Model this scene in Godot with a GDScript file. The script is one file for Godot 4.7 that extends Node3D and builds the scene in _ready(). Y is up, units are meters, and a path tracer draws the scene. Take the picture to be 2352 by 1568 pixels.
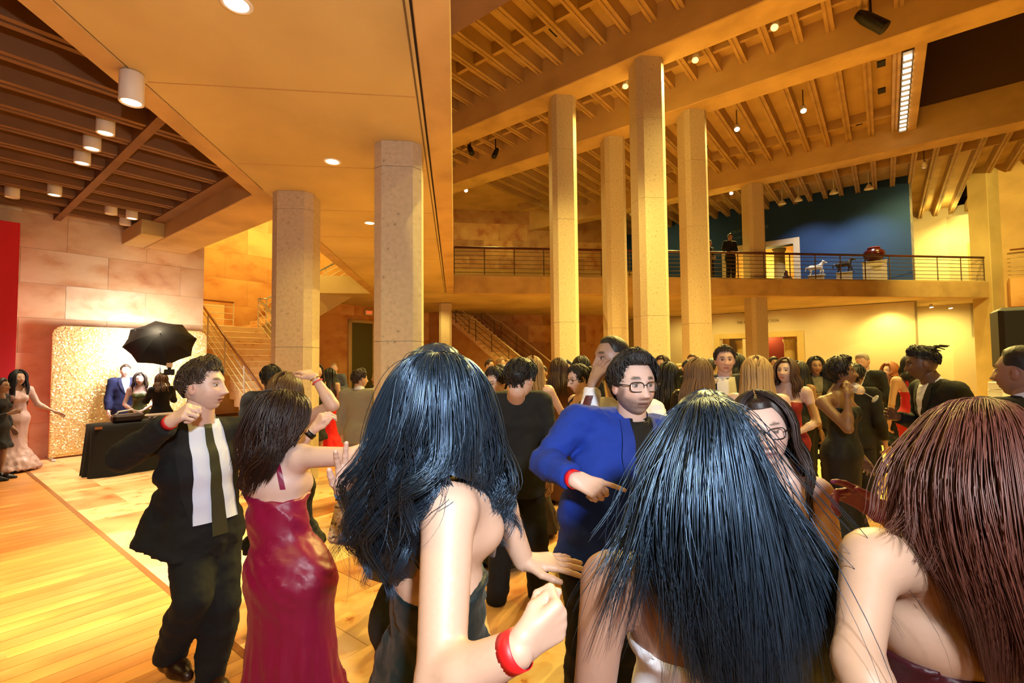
extends Node3D
# A gala in a museum atrium. Metres, y up. The building grid is turned 45 degrees to the atrium axis (-z):
# u runs towards the viewer's right-front, v along the other diagonal; ab(u, v, y) gives the point.

const S2 := 0.70710678
const WARM := Color(1.0, 0.47, 0.10)
const LK := 0.47
const LAMP := Color(1.0, 0.75, 0.19)
var taken := {}
var M := {}
var rng := RandomNumberGenerator.new()
var noise := FastNoiseLite.new()

func _ready():
	rng.seed = 7
	noise.seed = 3
	noise.frequency = 1.0
	set_camera()
	set_light()
	make_materials()
	build_shell()
	build_ceiling()
	build_columns()
	build_balcony()
	build_stairs()
	build_lamps()
	build_booth()
	build_gallery()
	build_speaker()
	build_people()

func set_camera():
	var c := Camera3D.new()
	c.name = "camera"
	add_child(c)
	c.fov = rad_to_deg(2.0 * atan(784.0 / 1094.27))
	c.near = 0.05
	c.far = 200.0
	var fw := Vector3(sin(0.120245553) * cos(0.0431294), sin(0.0431294), -cos(0.120245553) * cos(0.0431294))
	var r0 := Vector3(cos(0.120245553), 0, sin(0.120245553))
	var u0 := r0.cross(fw)
	var roll := -0.00936637
	var r := r0 * cos(roll) + u0 * sin(roll)
	var u := -r0 * sin(roll) + u0 * cos(roll)
	c.transform = Transform3D(Basis(r, u, -fw), Vector3(0, 1.62, 0))
	c.current = true

func set_light():
	var we := WorldEnvironment.new()
	var e := Environment.new()
	e.background_mode = Environment.BG_COLOR
	e.background_color = Color(0.0, 0.0, 0.0)
	e.tonemap_mode = Environment.TONE_MAPPER_LINEAR
	e.tonemap_exposure = 1.0
	e.sdfgi_enabled = true
	e.ssao_enabled = true
	e.ssil_enabled = true
	we.environment = e
	add_child(we)
	# the photographer's hand-held flash, just above and behind the camera
	spot(Vector3(0.26, 2.18, 0.58), Vector3(-0.15, 2.15, -3.0), Color(0.90, 0.95, 1.0), FLASH, 68.0, 1.0, 0.07)

const FLASH := 9.5

func spot(p: Vector3, to: Vector3, color: Color, energy: float, angle: float, blend := 0.6, size := 0.05) -> SpotLight3D:
	var l := SpotLight3D.new()
	l.name = "spot_lamp"
	l.light_color = color.linear_to_srgb()
	l.light_energy = energy * (LK if color == LAMP else 1.0)
	l.spot_angle = angle
	l.spot_angle_attenuation = blend
	l.spot_attenuation = 2.0
	l.spot_range = 60.0
	l.light_size = size
	l.shadow_enabled = true
	add_child(l, true)
	var up := Vector3.UP if absf((to - p).normalized().y) < 0.99 else Vector3.RIGHT
	l.look_at_from_position(p, to, up)
	return l

func omni(p: Vector3, color: Color, energy: float, size := 0.1) -> OmniLight3D:
	var l := OmniLight3D.new()
	l.name = "omni_lamp"
	l.light_color = color.linear_to_srgb()
	l.light_energy = energy * (LK if color == LAMP else 1.0)
	l.omni_range = 60.0
	l.omni_attenuation = 2.0
	l.light_size = size
	l.shadow_enabled = true
	add_child(l, true)
	l.position = p
	return l

func area(p: Vector3, to: Vector3, size: Vector2, color: Color, energy: float):
	var l := AreaLight3D.new()
	l.name = "area_lamp"
	l.light_color = color.linear_to_srgb()
	l.light_energy = energy
	l.area_size = size
	l.area_range = 60.0
	l.shadow_enabled = true
	add_child(l, true)
	var up := Vector3.UP if absf((to - p).normalized().y) < 0.99 else Vector3.RIGHT
	l.look_at_from_position(p, to, up)

# ---------------------------------------------------------------- materials
func tex(size: int, fr: float, ramp: Array, sd: int, warp := 0.0, oct := 5, type := FastNoiseLite.FRACTAL_FBM, sx := 1.0) -> ImageTexture:
	var n := FastNoiseLite.new()
	n.seed = sd
	n.noise_type = FastNoiseLite.TYPE_SIMPLEX_SMOOTH
	n.frequency = fr
	n.fractal_type = type
	n.fractal_octaves = oct
	if warp > 0:
		n.domain_warp_enabled = true
		n.domain_warp_amplitude = warp
		n.domain_warp_frequency = fr * 0.8
	var im: Image = n.get_seamless_image(int(size * sx), size, false, false, 0.2)
	if sx != 1.0:
		im.resize(size, size)
	im.convert(Image.FORMAT_RGB8)
	var lut := []
	var g := Gradient.new()
	g.offsets = PackedFloat32Array(ramp.map(func(r): return r[0]))
	g.colors = PackedColorArray(ramp.map(func(r): return r[1]))
	for i in 256:
		lut.append(g.sample(i / 255.0))
	var by := im.get_data()
	var lo := 255
	var hi := 0
	for i in range(0, by.size(), 3):
		lo = mini(lo, by[i]); hi = maxi(hi, by[i])
	var sc := 255.0 / maxf(1.0, hi - lo)
	for i in range(0, by.size(), 3):
		var c: Color = lut[clampi(int((by[i] - lo) * sc), 0, 255)]
		by[i] = int(c.r * 255); by[i + 1] = int(c.g * 255); by[i + 2] = int(c.b * 255)
	return ImageTexture.create_from_image(Image.create_from_data(size, size, false, Image.FORMAT_RGB8, by))

func mat(c: Color, rough := 0.7, metal := 0.0) -> StandardMaterial3D:
	var m := StandardMaterial3D.new()
	m.albedo_color = c
	m.roughness = rough
	m.metallic = metal
	m.cull_mode = BaseMaterial3D.CULL_DISABLED
	return m

func tri(m: StandardMaterial3D, t: Texture2D, scale: float, off := Vector3.ZERO, world := true) -> StandardMaterial3D:
	m.albedo_texture = t
	m.uv1_triplanar = true
	m.uv1_world_triplanar = world
	m.uv1_scale = Vector3.ONE * scale
	m.uv1_offset = off
	return m

func glow(c: Color, e: float) -> StandardMaterial3D:
	var m := mat(Color(0.9, 0.9, 0.85), 0.5)
	m.emission_enabled = true
	m.emission = c
	m.emission_energy_multiplier = e
	return m

func make_materials():
	var gr := func(a): return Color(a, a, a)
	var pit := tex(512, 0.035, [[0.0, Color(0.58, 0.53, 0.47)], [0.12, Color(0.70, 0.65, 0.59)], [0.22, Color(0.81, 0.78, 0.72)], [1.0, Color(0.88, 0.85, 0.79)]], 11, 0, 6)
	var conc := tex(512, 0.008, [[0.0, Color(0.74, 0.70, 0.63)], [0.5, Color(0.82, 0.78, 0.71)], [1.0, Color(0.88, 0.85, 0.78)]], 12, 20, 6)
	var marb := tex(512, 0.006, [[0.0, Color(0.72, 0.50, 0.36)], [0.18, Color(0.82, 0.65, 0.51)], [0.38, Color(0.89, 0.79, 0.67)], [0.7, Color(0.93, 0.86, 0.76)], [1.0, Color(0.96, 0.91, 0.83)]], 13, 60, 6, FastNoiseLite.FRACTAL_FBM, 1.0)
	var vein := tex(512, 0.005, [[0.0, Color(0.90, 0.80, 0.66)], [0.55, Color(0.93, 0.85, 0.73)], [0.78, Color(0.90, 0.76, 0.58)], [0.9, Color(0.72, 0.47, 0.30)], [1.0, Color(0.60, 0.36, 0.22)]], 14, 50, 5, FastNoiseLite.FRACTAL_RIDGED)
	var wood := tex(512, 0.012, [[0.0, Color(0.72, 0.50, 0.26)], [0.5, Color(0.83, 0.61, 0.35)], [1.0, Color(0.90, 0.70, 0.44)]], 15, 8, 5, FastNoiseLite.FRACTAL_FBM, 0.12)
	M.column = tri(mat(Color(0.93, 0.88, 0.80), 0.75), pit, 0.8)
	M.concrete = tri(mat(Color(0.95, 0.83, 0.60), 0.8), conc, 0.22)
	M.plaster = tri(mat(Color(0.96, 0.89, 0.66), 0.85), conc, 0.1)
	M.panel = tri(mat(Color(0.98, 0.86, 0.60), 0.85), conc, 0.15)
	M.joist = tri(mat(Color(0.86, 0.73, 0.52), 0.8), conc, 0.3)
	M.white = tri(mat(Color(0.99, 0.97, 0.92), 0.85), conc, 0.05)
	M.marble = []
	for i in 5:
		var tint: Color = [Color(1, 0.98, 0.90), Color(0.98, 0.92, 0.82), Color(1, 0.96, 0.86), Color(0.96, 0.88, 0.77), Color(1, 1, 0.95)][i]
		M.marble.append(tri(mat(tint, 0.5), marb, 0.42 + 0.07 * i, Vector3(i * 0.37, i * 0.21, i * 0.53)))
	M.gold_marble = tri(mat(Color(0.97, 0.83, 0.58), 0.5), marb, 0.3)
	M.brown_marble = tri(mat(Color(0.82, 0.68, 0.46), 0.55), marb, 0.35, Vector3(0.3, 0.1, 0.6))
	M.step = tri(mat(Color(0.98, 0.93, 0.82), 0.5), vein, 0.5, Vector3(0.2, 0.4, 0.1))
	M.tile = []
	for i in 6:
		var tint2: Color = [Color(1, 0.92, 0.80), Color(0.95, 0.80, 0.64), Color(1, 0.90, 0.74), Color(0.90, 0.73, 0.56), Color(1, 0.95, 0.86), Color(0.97, 0.85, 0.70)][i]
		var m2 := tri(mat(tint2, 0.32), vein if i % 2 == 0 else marb, 0.40 + 0.06 * i, Vector3(i * 0.31, 0, i * 0.47))
		M.tile.append(m2)
	M.grout = mat(Color(0.45, 0.36, 0.26), 0.9)
	M.wood = tri(mat(Color(0.94, 0.87, 0.77), 0.38), wood, 0.5)
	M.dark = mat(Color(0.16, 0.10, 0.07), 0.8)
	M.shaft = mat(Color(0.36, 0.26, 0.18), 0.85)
	M.handrail = mat(Color(0.34, 0.13, 0.07), 0.35)
	M.oak = mat(Color(0.55, 0.33, 0.15), 0.35)
	M.rod = mat(Color(0.80, 0.74, 0.62), 0.35)
	M.bronze = mat(Color(0.40, 0.32, 0.22), 0.4, 0.3)
	M.blue = tri(mat(Color(0.10, 0.30, 0.60), 0.8), conc, 0.1)
	M.red = mat(Color(0.92, 0.15, 0.19), 0.75)
	M.black = mat(Color(0.025, 0.025, 0.028), 0.55)
	M.cloth_black = mat(Color(0.02, 0.02, 0.024), 0.9)
	M.lamp_body = mat(Color(0.93, 0.90, 0.84), 0.5)
	M.lens = glow(Color(1.0, 0.93, 0.78), 6.0)
	M.lens_soft = glow(Color(1.0, 0.82, 0.5), 2.0)
	M.steel = mat(Color(0.75, 0.75, 0.75), 0.3, 0.9)
	M.white_card = mat(Color(0.92, 0.91, 0.88), 0.7)
	M.green_door = mat(Color(0.33, 0.33, 0.16), 0.6)

# ---------------------------------------------------------------- nodes and shapes
func numbered(n: String) -> String:
	if not taken.has(n):
		taken[n] = 0
		return n
	taken[n] += 1
	return "%s_%03d" % [n, taken[n]]

func thing(called: String, label: String, category: String, group := "", at := Vector3.ZERO, turn := 0.0) -> Node3D:
	var o := Node3D.new()
	o.name = numbered(called)
	add_child(o)
	o.position = at
	o.rotation.y = turn
	tag(o, label, category, group)
	return o

func tag(o: Node, label: String, category: String, group := ""):
	o.set_meta("label", label)
	o.set_meta("category", category)
	if group != "":
		o.set_meta("group", group)

func structure(called: String, at := Vector3.ZERO, turn := 0.0, label := "") -> Node3D:
	var o := Node3D.new()
	o.name = numbered(called)
	add_child(o)
	o.position = at
	o.rotation.y = turn
	o.set_meta("kind", "structure")
	if label != "":
		o.set_meta("label", label)
	return o

func part(parent: Node, called: String, mesh: Mesh, m: Material, at := Vector3.ZERO) -> MeshInstance3D:
	var o := MeshInstance3D.new()
	o.name = called
	o.mesh = mesh
	o.material_override = m
	parent.add_child(o, true)
	o.position = at
	return o

func mesh_of(st: SurfaceTool) -> ArrayMesh:
	st.generate_normals()
	return st.commit()

func begin() -> SurfaceTool:
	var st := SurfaceTool.new()
	st.begin(Mesh.PRIMITIVE_TRIANGLES)
	st.set_smooth_group(-1)
	return st

func quad(st: SurfaceTool, a: Vector3, b: Vector3, c: Vector3, d: Vector3):
	for p in [a, b, c, a, c, d]:
		st.add_vertex(p)

func add_box(st: SurfaceTool, lo: Vector3, hi: Vector3):
	var x0 := minf(lo.x, hi.x); var x1 := maxf(lo.x, hi.x)
	var y0 := minf(lo.y, hi.y); var y1 := maxf(lo.y, hi.y)
	var z0 := minf(lo.z, hi.z); var z1 := maxf(lo.z, hi.z)
	var p := [Vector3(x0, y0, z0), Vector3(x1, y0, z0), Vector3(x1, y1, z0), Vector3(x0, y1, z0), Vector3(x0, y0, z1), Vector3(x1, y0, z1), Vector3(x1, y1, z1), Vector3(x0, y1, z1)]
	quad(st, p[0], p[1], p[2], p[3]); quad(st, p[5], p[4], p[7], p[6])
	quad(st, p[4], p[0], p[3], p[7]); quad(st, p[1], p[5], p[6], p[2])
	quad(st, p[3], p[2], p[6], p[7]); quad(st, p[4], p[5], p[1], p[0])

# a box with chamfered edges (width of the chamfer b)
func soft_box(lo: Vector3, hi: Vector3, b := 0.01) -> ArrayMesh:
	var st := begin()
	var c := (lo + hi) / 2.0
	var h := (hi - lo).abs() / 2.0
	var pts := {}
	for sx in [-1, 1]:
		for sy in [-1, 1]:
			for sz in [-1, 1]:
				var s := Vector3(sx, sy, sz)
				pts[[sx, sy, sz, 0]] = c + s * (h - Vector3(0, b, b))
				pts[[sx, sy, sz, 1]] = c + s * (h - Vector3(b, 0, b))
				pts[[sx, sy, sz, 2]] = c + s * (h - Vector3(b, b, 0))
	for s in [-1, 1]:
		var q := func(k): return [pts[[s, -1, -1, k]], pts[[s, 1, -1, k]], pts[[s, 1, 1, k]], pts[[s, -1, 1, k]]]
		face(st, [pts[[s, -1, -1, 0]], pts[[s, 1, -1, 0]], pts[[s, 1, 1, 0]], pts[[s, -1, 1, 0]]], Vector3(s, 0, 0))
		face(st, [pts[[-1, s, -1, 1]], pts[[1, s, -1, 1]], pts[[1, s, 1, 1]], pts[[-1, s, 1, 1]]], Vector3(0, s, 0))
		face(st, [pts[[-1, -1, s, 2]], pts[[1, -1, s, 2]], pts[[1, 1, s, 2]], pts[[-1, 1, s, 2]]], Vector3(0, 0, s))
		for t in [-1, 1]:
			face(st, [pts[[s, t, -1, 0]], pts[[s, t, 1, 0]], pts[[s, t, 1, 1]], pts[[s, t, -1, 1]]], Vector3(s, t, 0))
			face(st, [pts[[s, -1, t, 0]], pts[[s, 1, t, 0]], pts[[s, 1, t, 2]], pts[[s, -1, t, 2]]], Vector3(s, 0, t))
			face(st, [pts[[-1, s, t, 1]], pts[[1, s, t, 1]], pts[[1, s, t, 2]], pts[[-1, s, t, 2]]], Vector3(0, s, t))
			for w in [-1, 1]:
				face(st, [pts[[s, t, w, 0]], pts[[s, t, w, 1]], pts[[s, t, w, 2]]], Vector3(s, t, w))
	return mesh_of(st)

# a flat polygon whose front looks along n
func face(st: SurfaceTool, p: Array, n: Vector3):
	var k: Vector3 = (p[1] - p[0]).cross(p[2] - p[0])
	for i in range(1, p.size() - 1):
		var t := [p[0], p[i], p[i + 1]] if k.dot(n) < 0 else [p[0], p[i + 1], p[i]]
		for q in t:
			st.add_vertex(q)

func box(parent: Node, called: String, lo: Vector3, hi: Vector3, m: Material, bevel := 0.0) -> MeshInstance3D:
	if bevel > 0:
		return part(parent, called, soft_box(lo, hi, bevel), m)
	var st := begin()
	add_box(st, lo, hi)
	return part(parent, called, mesh_of(st), m)

# a tube of n sides through the points p, radius r (or radii), with round caps flattened
func add_tube(st: SurfaceTool, p: Array, r, n := 8):
	var rings := []
	var side := Vector3.ZERO
	for i in p.size():
		var d: Vector3 = (p[mini(i + 1, p.size() - 1)] - p[maxi(i - 1, 0)]).normalized()
		if i == 0:
			side = d.cross(Vector3.UP if absf(d.y) < 0.9 else Vector3.RIGHT).normalized()
		side = (side - d * side.dot(d)).normalized()
		var up := d.cross(side)
		var rr: float = r[i] if r is Array else r
		var ring := []
		for k in n:
			var a := TAU * k / n
			ring.append(p[i] + side * cos(a) * rr + up * sin(a) * rr)
		rings.append(ring)
	for i in p.size() - 1:
		for k in n:
			var k2 := (k + 1) % n
			quad(st, rings[i][k], rings[i][k2], rings[i + 1][k2], rings[i + 1][k])
	for k in range(1, n - 1):
		for t in [rings[0][0], rings[0][k + 1], rings[0][k], rings[-1][0], rings[-1][k], rings[-1][k + 1]]:
			st.add_vertex(t)

func tube(parent: Node, called: String, p: Array, r, m: Material, n := 8) -> MeshInstance3D:
	var st := begin()
	st.set_smooth_group(0 if n > 6 else -1)
	add_tube(st, p, r, n)
	return part(parent, called, mesh_of(st), m)

# a body of revolution about y: prof is a list of Vector2(radius, height)
func lathe(prof: Array, n := 24, a0 := 0.0, a1 := TAU) -> ArrayMesh:
	var st := begin()
	st.set_smooth_group(0)
	for i in prof.size() - 1:
		for k in n:
			var a := a0 + (a1 - a0) * k / n
			var b := a0 + (a1 - a0) * (k + 1) / n
			var q := [Vector3(prof[i].x * cos(a), prof[i].y, prof[i].x * sin(a)), Vector3(prof[i].x * cos(b), prof[i].y, prof[i].x * sin(b)), Vector3(prof[i + 1].x * cos(b), prof[i + 1].y, prof[i + 1].x * sin(b)), Vector3(prof[i + 1].x * cos(a), prof[i + 1].y, prof[i + 1].x * sin(a))]
			quad(st, q[0], q[1], q[2], q[3])
	return mesh_of(st)

func ab(u: float, v: float, y := 0.0) -> Vector3:
	return Vector3((u - v) * S2, y, (u + v) * S2)

# ---------------------------------------------------------------- the setting
# Nodes turned by PI/4 have local x = -v, local z = u.
func build_shell():
	var t := PI / 4
	# floors
	var f := structure("floor", Vector3.ZERO, t, "veined marble floor of large cream and rust tiles")
	box(f, "slab", Vector3(-14, -0.4, -30), Vector3(34, -0.012, 18), M.grout)
	# wooden dance floor beyond the edge v > -1.21, boards along B (x)
	var w := structure("floor_wood", Vector3.ZERO, t, "honey coloured wooden floor")
	var r := RandomNumberGenerator.new()
	r.seed = 5
	var wood_mats := []
	for i in 4:
		var wm: StandardMaterial3D = M.wood.duplicate()
		wm.albedo_color = Color(0.94, 0.87, 0.77) * (0.92 + 0.04 * i)
		wm.uv1_world_triplanar = false
		wm.uv1_offset = Vector3(0.3 * i, 0.1 * i, 0.23 * i)
		wood_mats.append(wm)
	var bst := begin()
	add_box(bst, Vector3(-1.6, -0.012, 0.002), Vector3(0.0, 0.0, 0.128))
	var board := mesh_of(bst)
	var cnt := 0
	for i in range(-92, 10):
		var z := i * 0.13
		var x := 1.2 + (0.8 if i % 2 else 0.0) * 1.0
		# first board of the row is cut by the edge strip, drawn from -infinity side
		var k := 0
		while x > -4.2:
			var left := x - 1.6
			if cnt < 295 and z > -9.5 and z < -1.0:
				cnt += 1
				var o := part(w, "plank", board, wood_mats[r.randi() % 4], Vector3(minf(x, 1.2), 0, z))
				if x > 1.2:
					o.scale.x = (1.2 - left) / 1.6
			x -= 1.6
			k += 1
	box(w, "underlay", Vector3(-14, -0.05, -16), Vector3(1.2, -0.006, 8), M.wood)
	box(w, "edge_strip", Vector3(1.2, -0.02, -16), Vector3(1.24, 0.003, 8), M.oak)
	# marble tiles .6 (z, i.e. u) by .9 (x, i.e. -v): the nearest as pieces, the rest as one
	var meshes := []
	for dims in [Vector2(0.9, 0.6)]:
		meshes.append(soft_box(Vector3(0.0015, -0.02, 0.0015), Vector3(dims.x - 0.0015, 0, dims.y - 0.0015), 0.002))
	var rest := begin()
	var tiles := []
	for i in range(-27, 16):
		for j in range(0, 34):
			var u := i * 0.6
			var x := 1.24 + j * 0.9 - (0.45 if i % 2 else 0.0)
			var c := ab(u + 0.3, -(x + 0.45))
			if x < 1.2 and i % 2 == 0: continue
			if c.z > 3.5: continue
			tiles.append([Vector2(c.x, c.z).length() + (40.0 if c.z > -1.0 else 0.0), x, u])
	tiles.sort_custom(func(a, b): return a[0] < b[0])
	for i in tiles.size():
		var x: float = tiles[i][1]
		var u: float = tiles[i][2]
		if i < 298:
			var o := part(f, "tile", meshes[0], M.tile[r.randi() % 6], Vector3(x, 0, u))
			if x < 1.24:
				o.position.x = 1.24
				o.scale.x = (x + 0.9 - 1.24) / 0.9
		else:
			add_box(rest, Vector3(maxf(x, 1.24) + 0.002, -0.02, u + 0.002), Vector3(x + 0.898, 0, u + 0.598))
	var ro := part(f, "far_tiles", mesh_of(rest), M.tile[2])
	ro.set_meta("kind", "stuff")
	# left wall of pink marble panels, plane u = -11.85, from v=1 to the corner at v=-4.05
	var lw := structure("wall_left", Vector3.ZERO, t, "pink and cream marble panel wall")
	box(lw, "core", Vector3(-3.0, 0, -12.3), Vector3(4.02, 4.9, -11.87), M.marble[0])
	var row := 0
	var y := 0.0
	while y < 4.6:
		var x0 := -3.0 - (0.6 if row % 2 else 0.0)
		while x0 < 4.05:
			var a := maxf(x0, -3.0)
			var b := minf(x0 + 1.2, 4.05)
			if b - a > 0.05:
				box(lw, "panel", Vector3(a + 0.002, y + 0.002, -11.87), Vector3(b - 0.002, minf(y + 0.62, 4.6) - 0.002, -11.85 + 0.004 * ((row * 3 + int(x0 * 2)) % 2)), M.marble[r.randi() % 5])
			x0 += 1.2
		y += 0.62
		row += 1
	# return face of that wall at the stair side
	box(lw, "return_panel", Vector3(4.02, 0, -12.3), Vector3(4.05, 4.6, -11.87), M.marble[2])
	# red exhibition wall at the far left
	var rw := structure("wall_red", Vector3.ZERO, t, "red painted exhibition wall")
	box(rw, "panel", Vector3(-3.0, 0, -11.3), Vector3(1.05, 3.95, -11.0), M.red)
	box(rw, "end_panel", Vector3(1.05, 0, -11.80), Vector3(1.10, 3.95, -11.0), M.red)
	# stair hall: golden marble at the back, plane u = -17.2
	var sw := structure("wall_stair", Vector3.ZERO, t, "golden veined marble wall behind the stairs")
	box(sw, "core", Vector3(1.0, 0, -17.6), Vector3(22.0, 9.4, -17.22), M.gold_marble)
	var yy := 0.0
	var rr := 0
	var gm := []
	for i in 4:
		var g: StandardMaterial3D = M.gold_marble.duplicate()
		g.albedo_color = [Color(0.99, 0.86, 0.62), Color(0.93, 0.76, 0.50), Color(0.99, 0.90, 0.70), Color(0.90, 0.72, 0.46)][i]
		g.uv1_offset = Vector3(i * 0.4, i * 0.15, i * 0.7)
		g.uv1_scale = Vector3.ONE * (0.26 + 0.05 * i)
		gm.append(g)
	while yy < 9.0:
		var x1 := 3.0 - (0.7 if rr % 2 else 0.0)
		while x1 < 15.0:
			box(sw, "panel", Vector3(x1 + 0.002, yy + 0.002, -17.22), Vector3(x1 + 1.398, yy + 0.898, -17.2), gm[r.randi() % 4])
			x1 += 1.4
		yy += 0.9
		rr += 1
	# left side of the stair hall
	box(sw, "side_wall", Vector3(3.6, 0, -17.6), Vector3(4.0, 9.4, -12.2), M.gold_marble)
	# brown marble wall behind the balcony, z = -24
	var bw := structure("wall_back", Vector3.ZERO, 0.0, "brown marble wall behind the balcony")
	var bm := []
	for i in 3:
		var g2: StandardMaterial3D = M.brown_marble.duplicate()
		g2.albedo_color = [Color(0.82, 0.68, 0.46), Color(0.74, 0.60, 0.40), Color(0.88, 0.75, 0.52)][i]
		g2.uv1_offset = Vector3(i * 0.3, i * 0.2, 0)
		bm.append(g2)
	box(bw, "core", Vector3(-6.0, 0, -24.5), Vector3(7.7, 9.6, -24.02), bm[1])
	for j in 11:
		for i in 10:
			var xa := -6.0 + i * 1.5 - (0.75 if j % 2 else 0.0)
			var xb := minf(xa + 1.5, 7.7)
			if xb > xa + 0.1:
				box(bw, "panel", Vector3(maxf(xa, -6.0) + 0.002, j * 0.87 + 0.002, -24.02), Vector3(xb - 0.002, j * 0.87 + 0.868, -24.0), bm[r.randi() % 3])
	# gallery walls: white below, blue above, plane v = -26
	var gw := structure("wall_gallery", Vector3.ZERO, t, "long gallery wall, cream below and deep blue above the balcony")
	# lower: portal from u -7.0 to -3.14 with a pier between two openings
	box(gw, "lower_panel", Vector3(26.0, 0, -24), Vector3(26.4, 4.0, -6.69), M.white)
	box(gw, "lower_panel", Vector3(26.0, 0, -5.66), Vector3(26.4, 2.72, -4.81), M.white)
	box(gw, "lower_panel", Vector3(26.0, 0, -3.29), Vector3(26.4, 4.0, 1.08), M.white)
	box(gw, "lintel", Vector3(26.0, 2.72, -6.69), Vector3(26.4, 4.0, -3.29), M.white)
	box(gw, "portal_trim", Vector3(25.93, 0, -7.0), Vector3(26.0, 2.96, -6.72), M.plaster, 0.01)
	box(gw, "portal_trim", Vector3(25.93, 0, -3.27), Vector3(26.0, 2.96, -3.0), M.plaster, 0.01)
	box(gw, "portal_trim", Vector3(25.93, 2.70, -6.72), Vector3(26.0, 2.96, -3.27), M.plaster, 0.01)
	# upper
	box(gw, "upper_panel", Vector3(26.0, 4.0, -24), Vector3(26.4, 9.4, -6.2), M.blue)
	box(gw, "upper_panel", Vector3(26.0, 4.0, -3.3), Vector3(26.4, 9.4, 1.08), M.blue)
	box(gw, "upper_lintel", Vector3(26.0, 7.12, -6.2), Vector3(26.4, 9.4, -3.3), M.blue)
	box(gw, "upper_trim", Vector3(25.9, 4.63, -6.5), Vector3(26.0, 7.4, -6.2), M.white, 0.01)
	box(gw, "upper_trim", Vector3(25.9, 4.63, -3.3), Vector3(26.0, 7.4, -3.03), M.white, 0.01)
	box(gw, "upper_trim", Vector3(25.9, 7.12, -6.2), Vector3(26.0, 7.4, -3.3), M.white, 0.01)
	# rooms beyond the portals
	box(gw, "room_back", Vector3(29.6, 0, -10), Vector3(29.8, 9.4, 1.2), M.gold_marble)
	box(gw, "room_side", Vector3(26.4, 0, -10.2), Vector3(29.8, 9.4, -10), M.plaster)
	box(gw, "room_red_panel", Vector3(28.6, 0, -5.4), Vector3(28.7, 3.4, -4.2), mat(Color(0.42, 0.06, 0.05), 0.7))
	box(gw, "room_dark_panel", Vector3(28.6, 0, -6.9), Vector3(28.7, 3.4, -6.0), M.shaft)
	# second gallery wall further back, plane v = -29
	var g3 := structure("wall_gallery_right", Vector3.ZERO, t, "cream gallery wall at the right with a dark doorway")
	box(g3, "panel", Vector3(29.0, 0, 1.0), Vector3(29.4, 8.0, 3.2), M.white)
	box(g3, "panel", Vector3(29.0, 6.45, 3.2), Vector3(29.4, 8.0, 3.75), M.white)
	box(g3, "panel", Vector3(29.0, 2.5, 3.0), Vector3(29.4, 4.6, 3.75), M.white)
	box(g3, "panel", Vector3(29.0, 0, 3.75), Vector3(29.4, 8.0, 12), M.white)
	box(g3, "side", Vector3(26.0, 0, 1.0), Vector3(29.4, 4.0, 1.08), M.white)
	box(g3, "side", Vector3(26.0, 4.0, 1.0), Vector3(29.4, 9.4, 1.08), M.white)
	box(g3, "back_panel", Vector3(33.0, 4.6, -2.0), Vector3(33.3, 9.4, 12), M.white)
	box(g3, "doorway_back", Vector3(30.2, 4.63, 2.8), Vector3(30.3, 6.6, 4.2), M.dark)
	box(g3, "doorway_back", Vector3(30.2, 0, 2.6), Vector3(30.3, 2.6, 4.2), mat(Color(0.45, 0.14, 0.06), 0.7))
	box(g3, "door_trim", Vector3(28.95, 4.63, 3.0), Vector3(29.0, 6.7, 3.2), M.plaster)
	# pier and right wall, plane v=-26.7 from u=3.6
	var pr := structure("wall_right", Vector3.ZERO, t, "tall golden stone wall at the right edge")
	box(pr, "panel", Vector3(26.9, 0, 3.78), Vector3(27.3, 13, 16), M.concrete)
	box(pr, "slab_edge", Vector3(26.55, 3.6, 3.9), Vector3(26.9, 4.7, 16), M.gold_marble)
	for i in 6:
		tube(pr, "rail_rod", [Vector3(26.6, 4.85 + i * 0.155, 3.95), Vector3(26.6, 4.85 + i * 0.155, 16)], 0.014, M.rod, 6)
	tube(pr, "handrail", [Vector3(26.6, 5.82, 3.95), Vector3(26.6, 5.82, 16)], 0.035, M.oak, 8)
	# closing walls, out of the picture
	var cw := structure("wall_front", Vector3.ZERO, 0.0)
	box(cw, "panel", Vector3(-16, 0, 5.0), Vector3(34, 9.6, 5.4), M.shaft)
	var cl := structure("wall_side", Vector3.ZERO, t)
	box(cl, "panel", Vector3(-10.4, 0, -30), Vector3(-10, 9.6, 18), M.shaft)
	box(cl, "panel", Vector3(-10, 0, -17.6), Vector3(4.0, 9.6, -17.3), M.shaft)
	box(cl, "panel", Vector3(-10, 0, 16), Vector3(40, 13.4, 16.4), M.shaft)
	box(cl, "panel", Vector3(34, 0, -30), Vector3(34.4, 13.4, 18), M.shaft)
	box(cl, "panel", Vector3(-10, 0, -30), Vector3(40, 9.6, -29.6), M.shaft)

func joist_mesh(x0: float, x1: float, y0: float, y1: float) -> ArrayMesh:
	var st := begin()
	add_box(st, Vector3(x0, y0, -0.085), Vector3(x1, y1, -0.02))
	add_box(st, Vector3(x0, y0, 0.02), Vector3(x1, y1, 0.085))
	add_box(st, Vector3(x0, y0 + 0.03, -0.02), Vector3(x1, y1, 0.02))
	return mesh_of(st)

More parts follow.
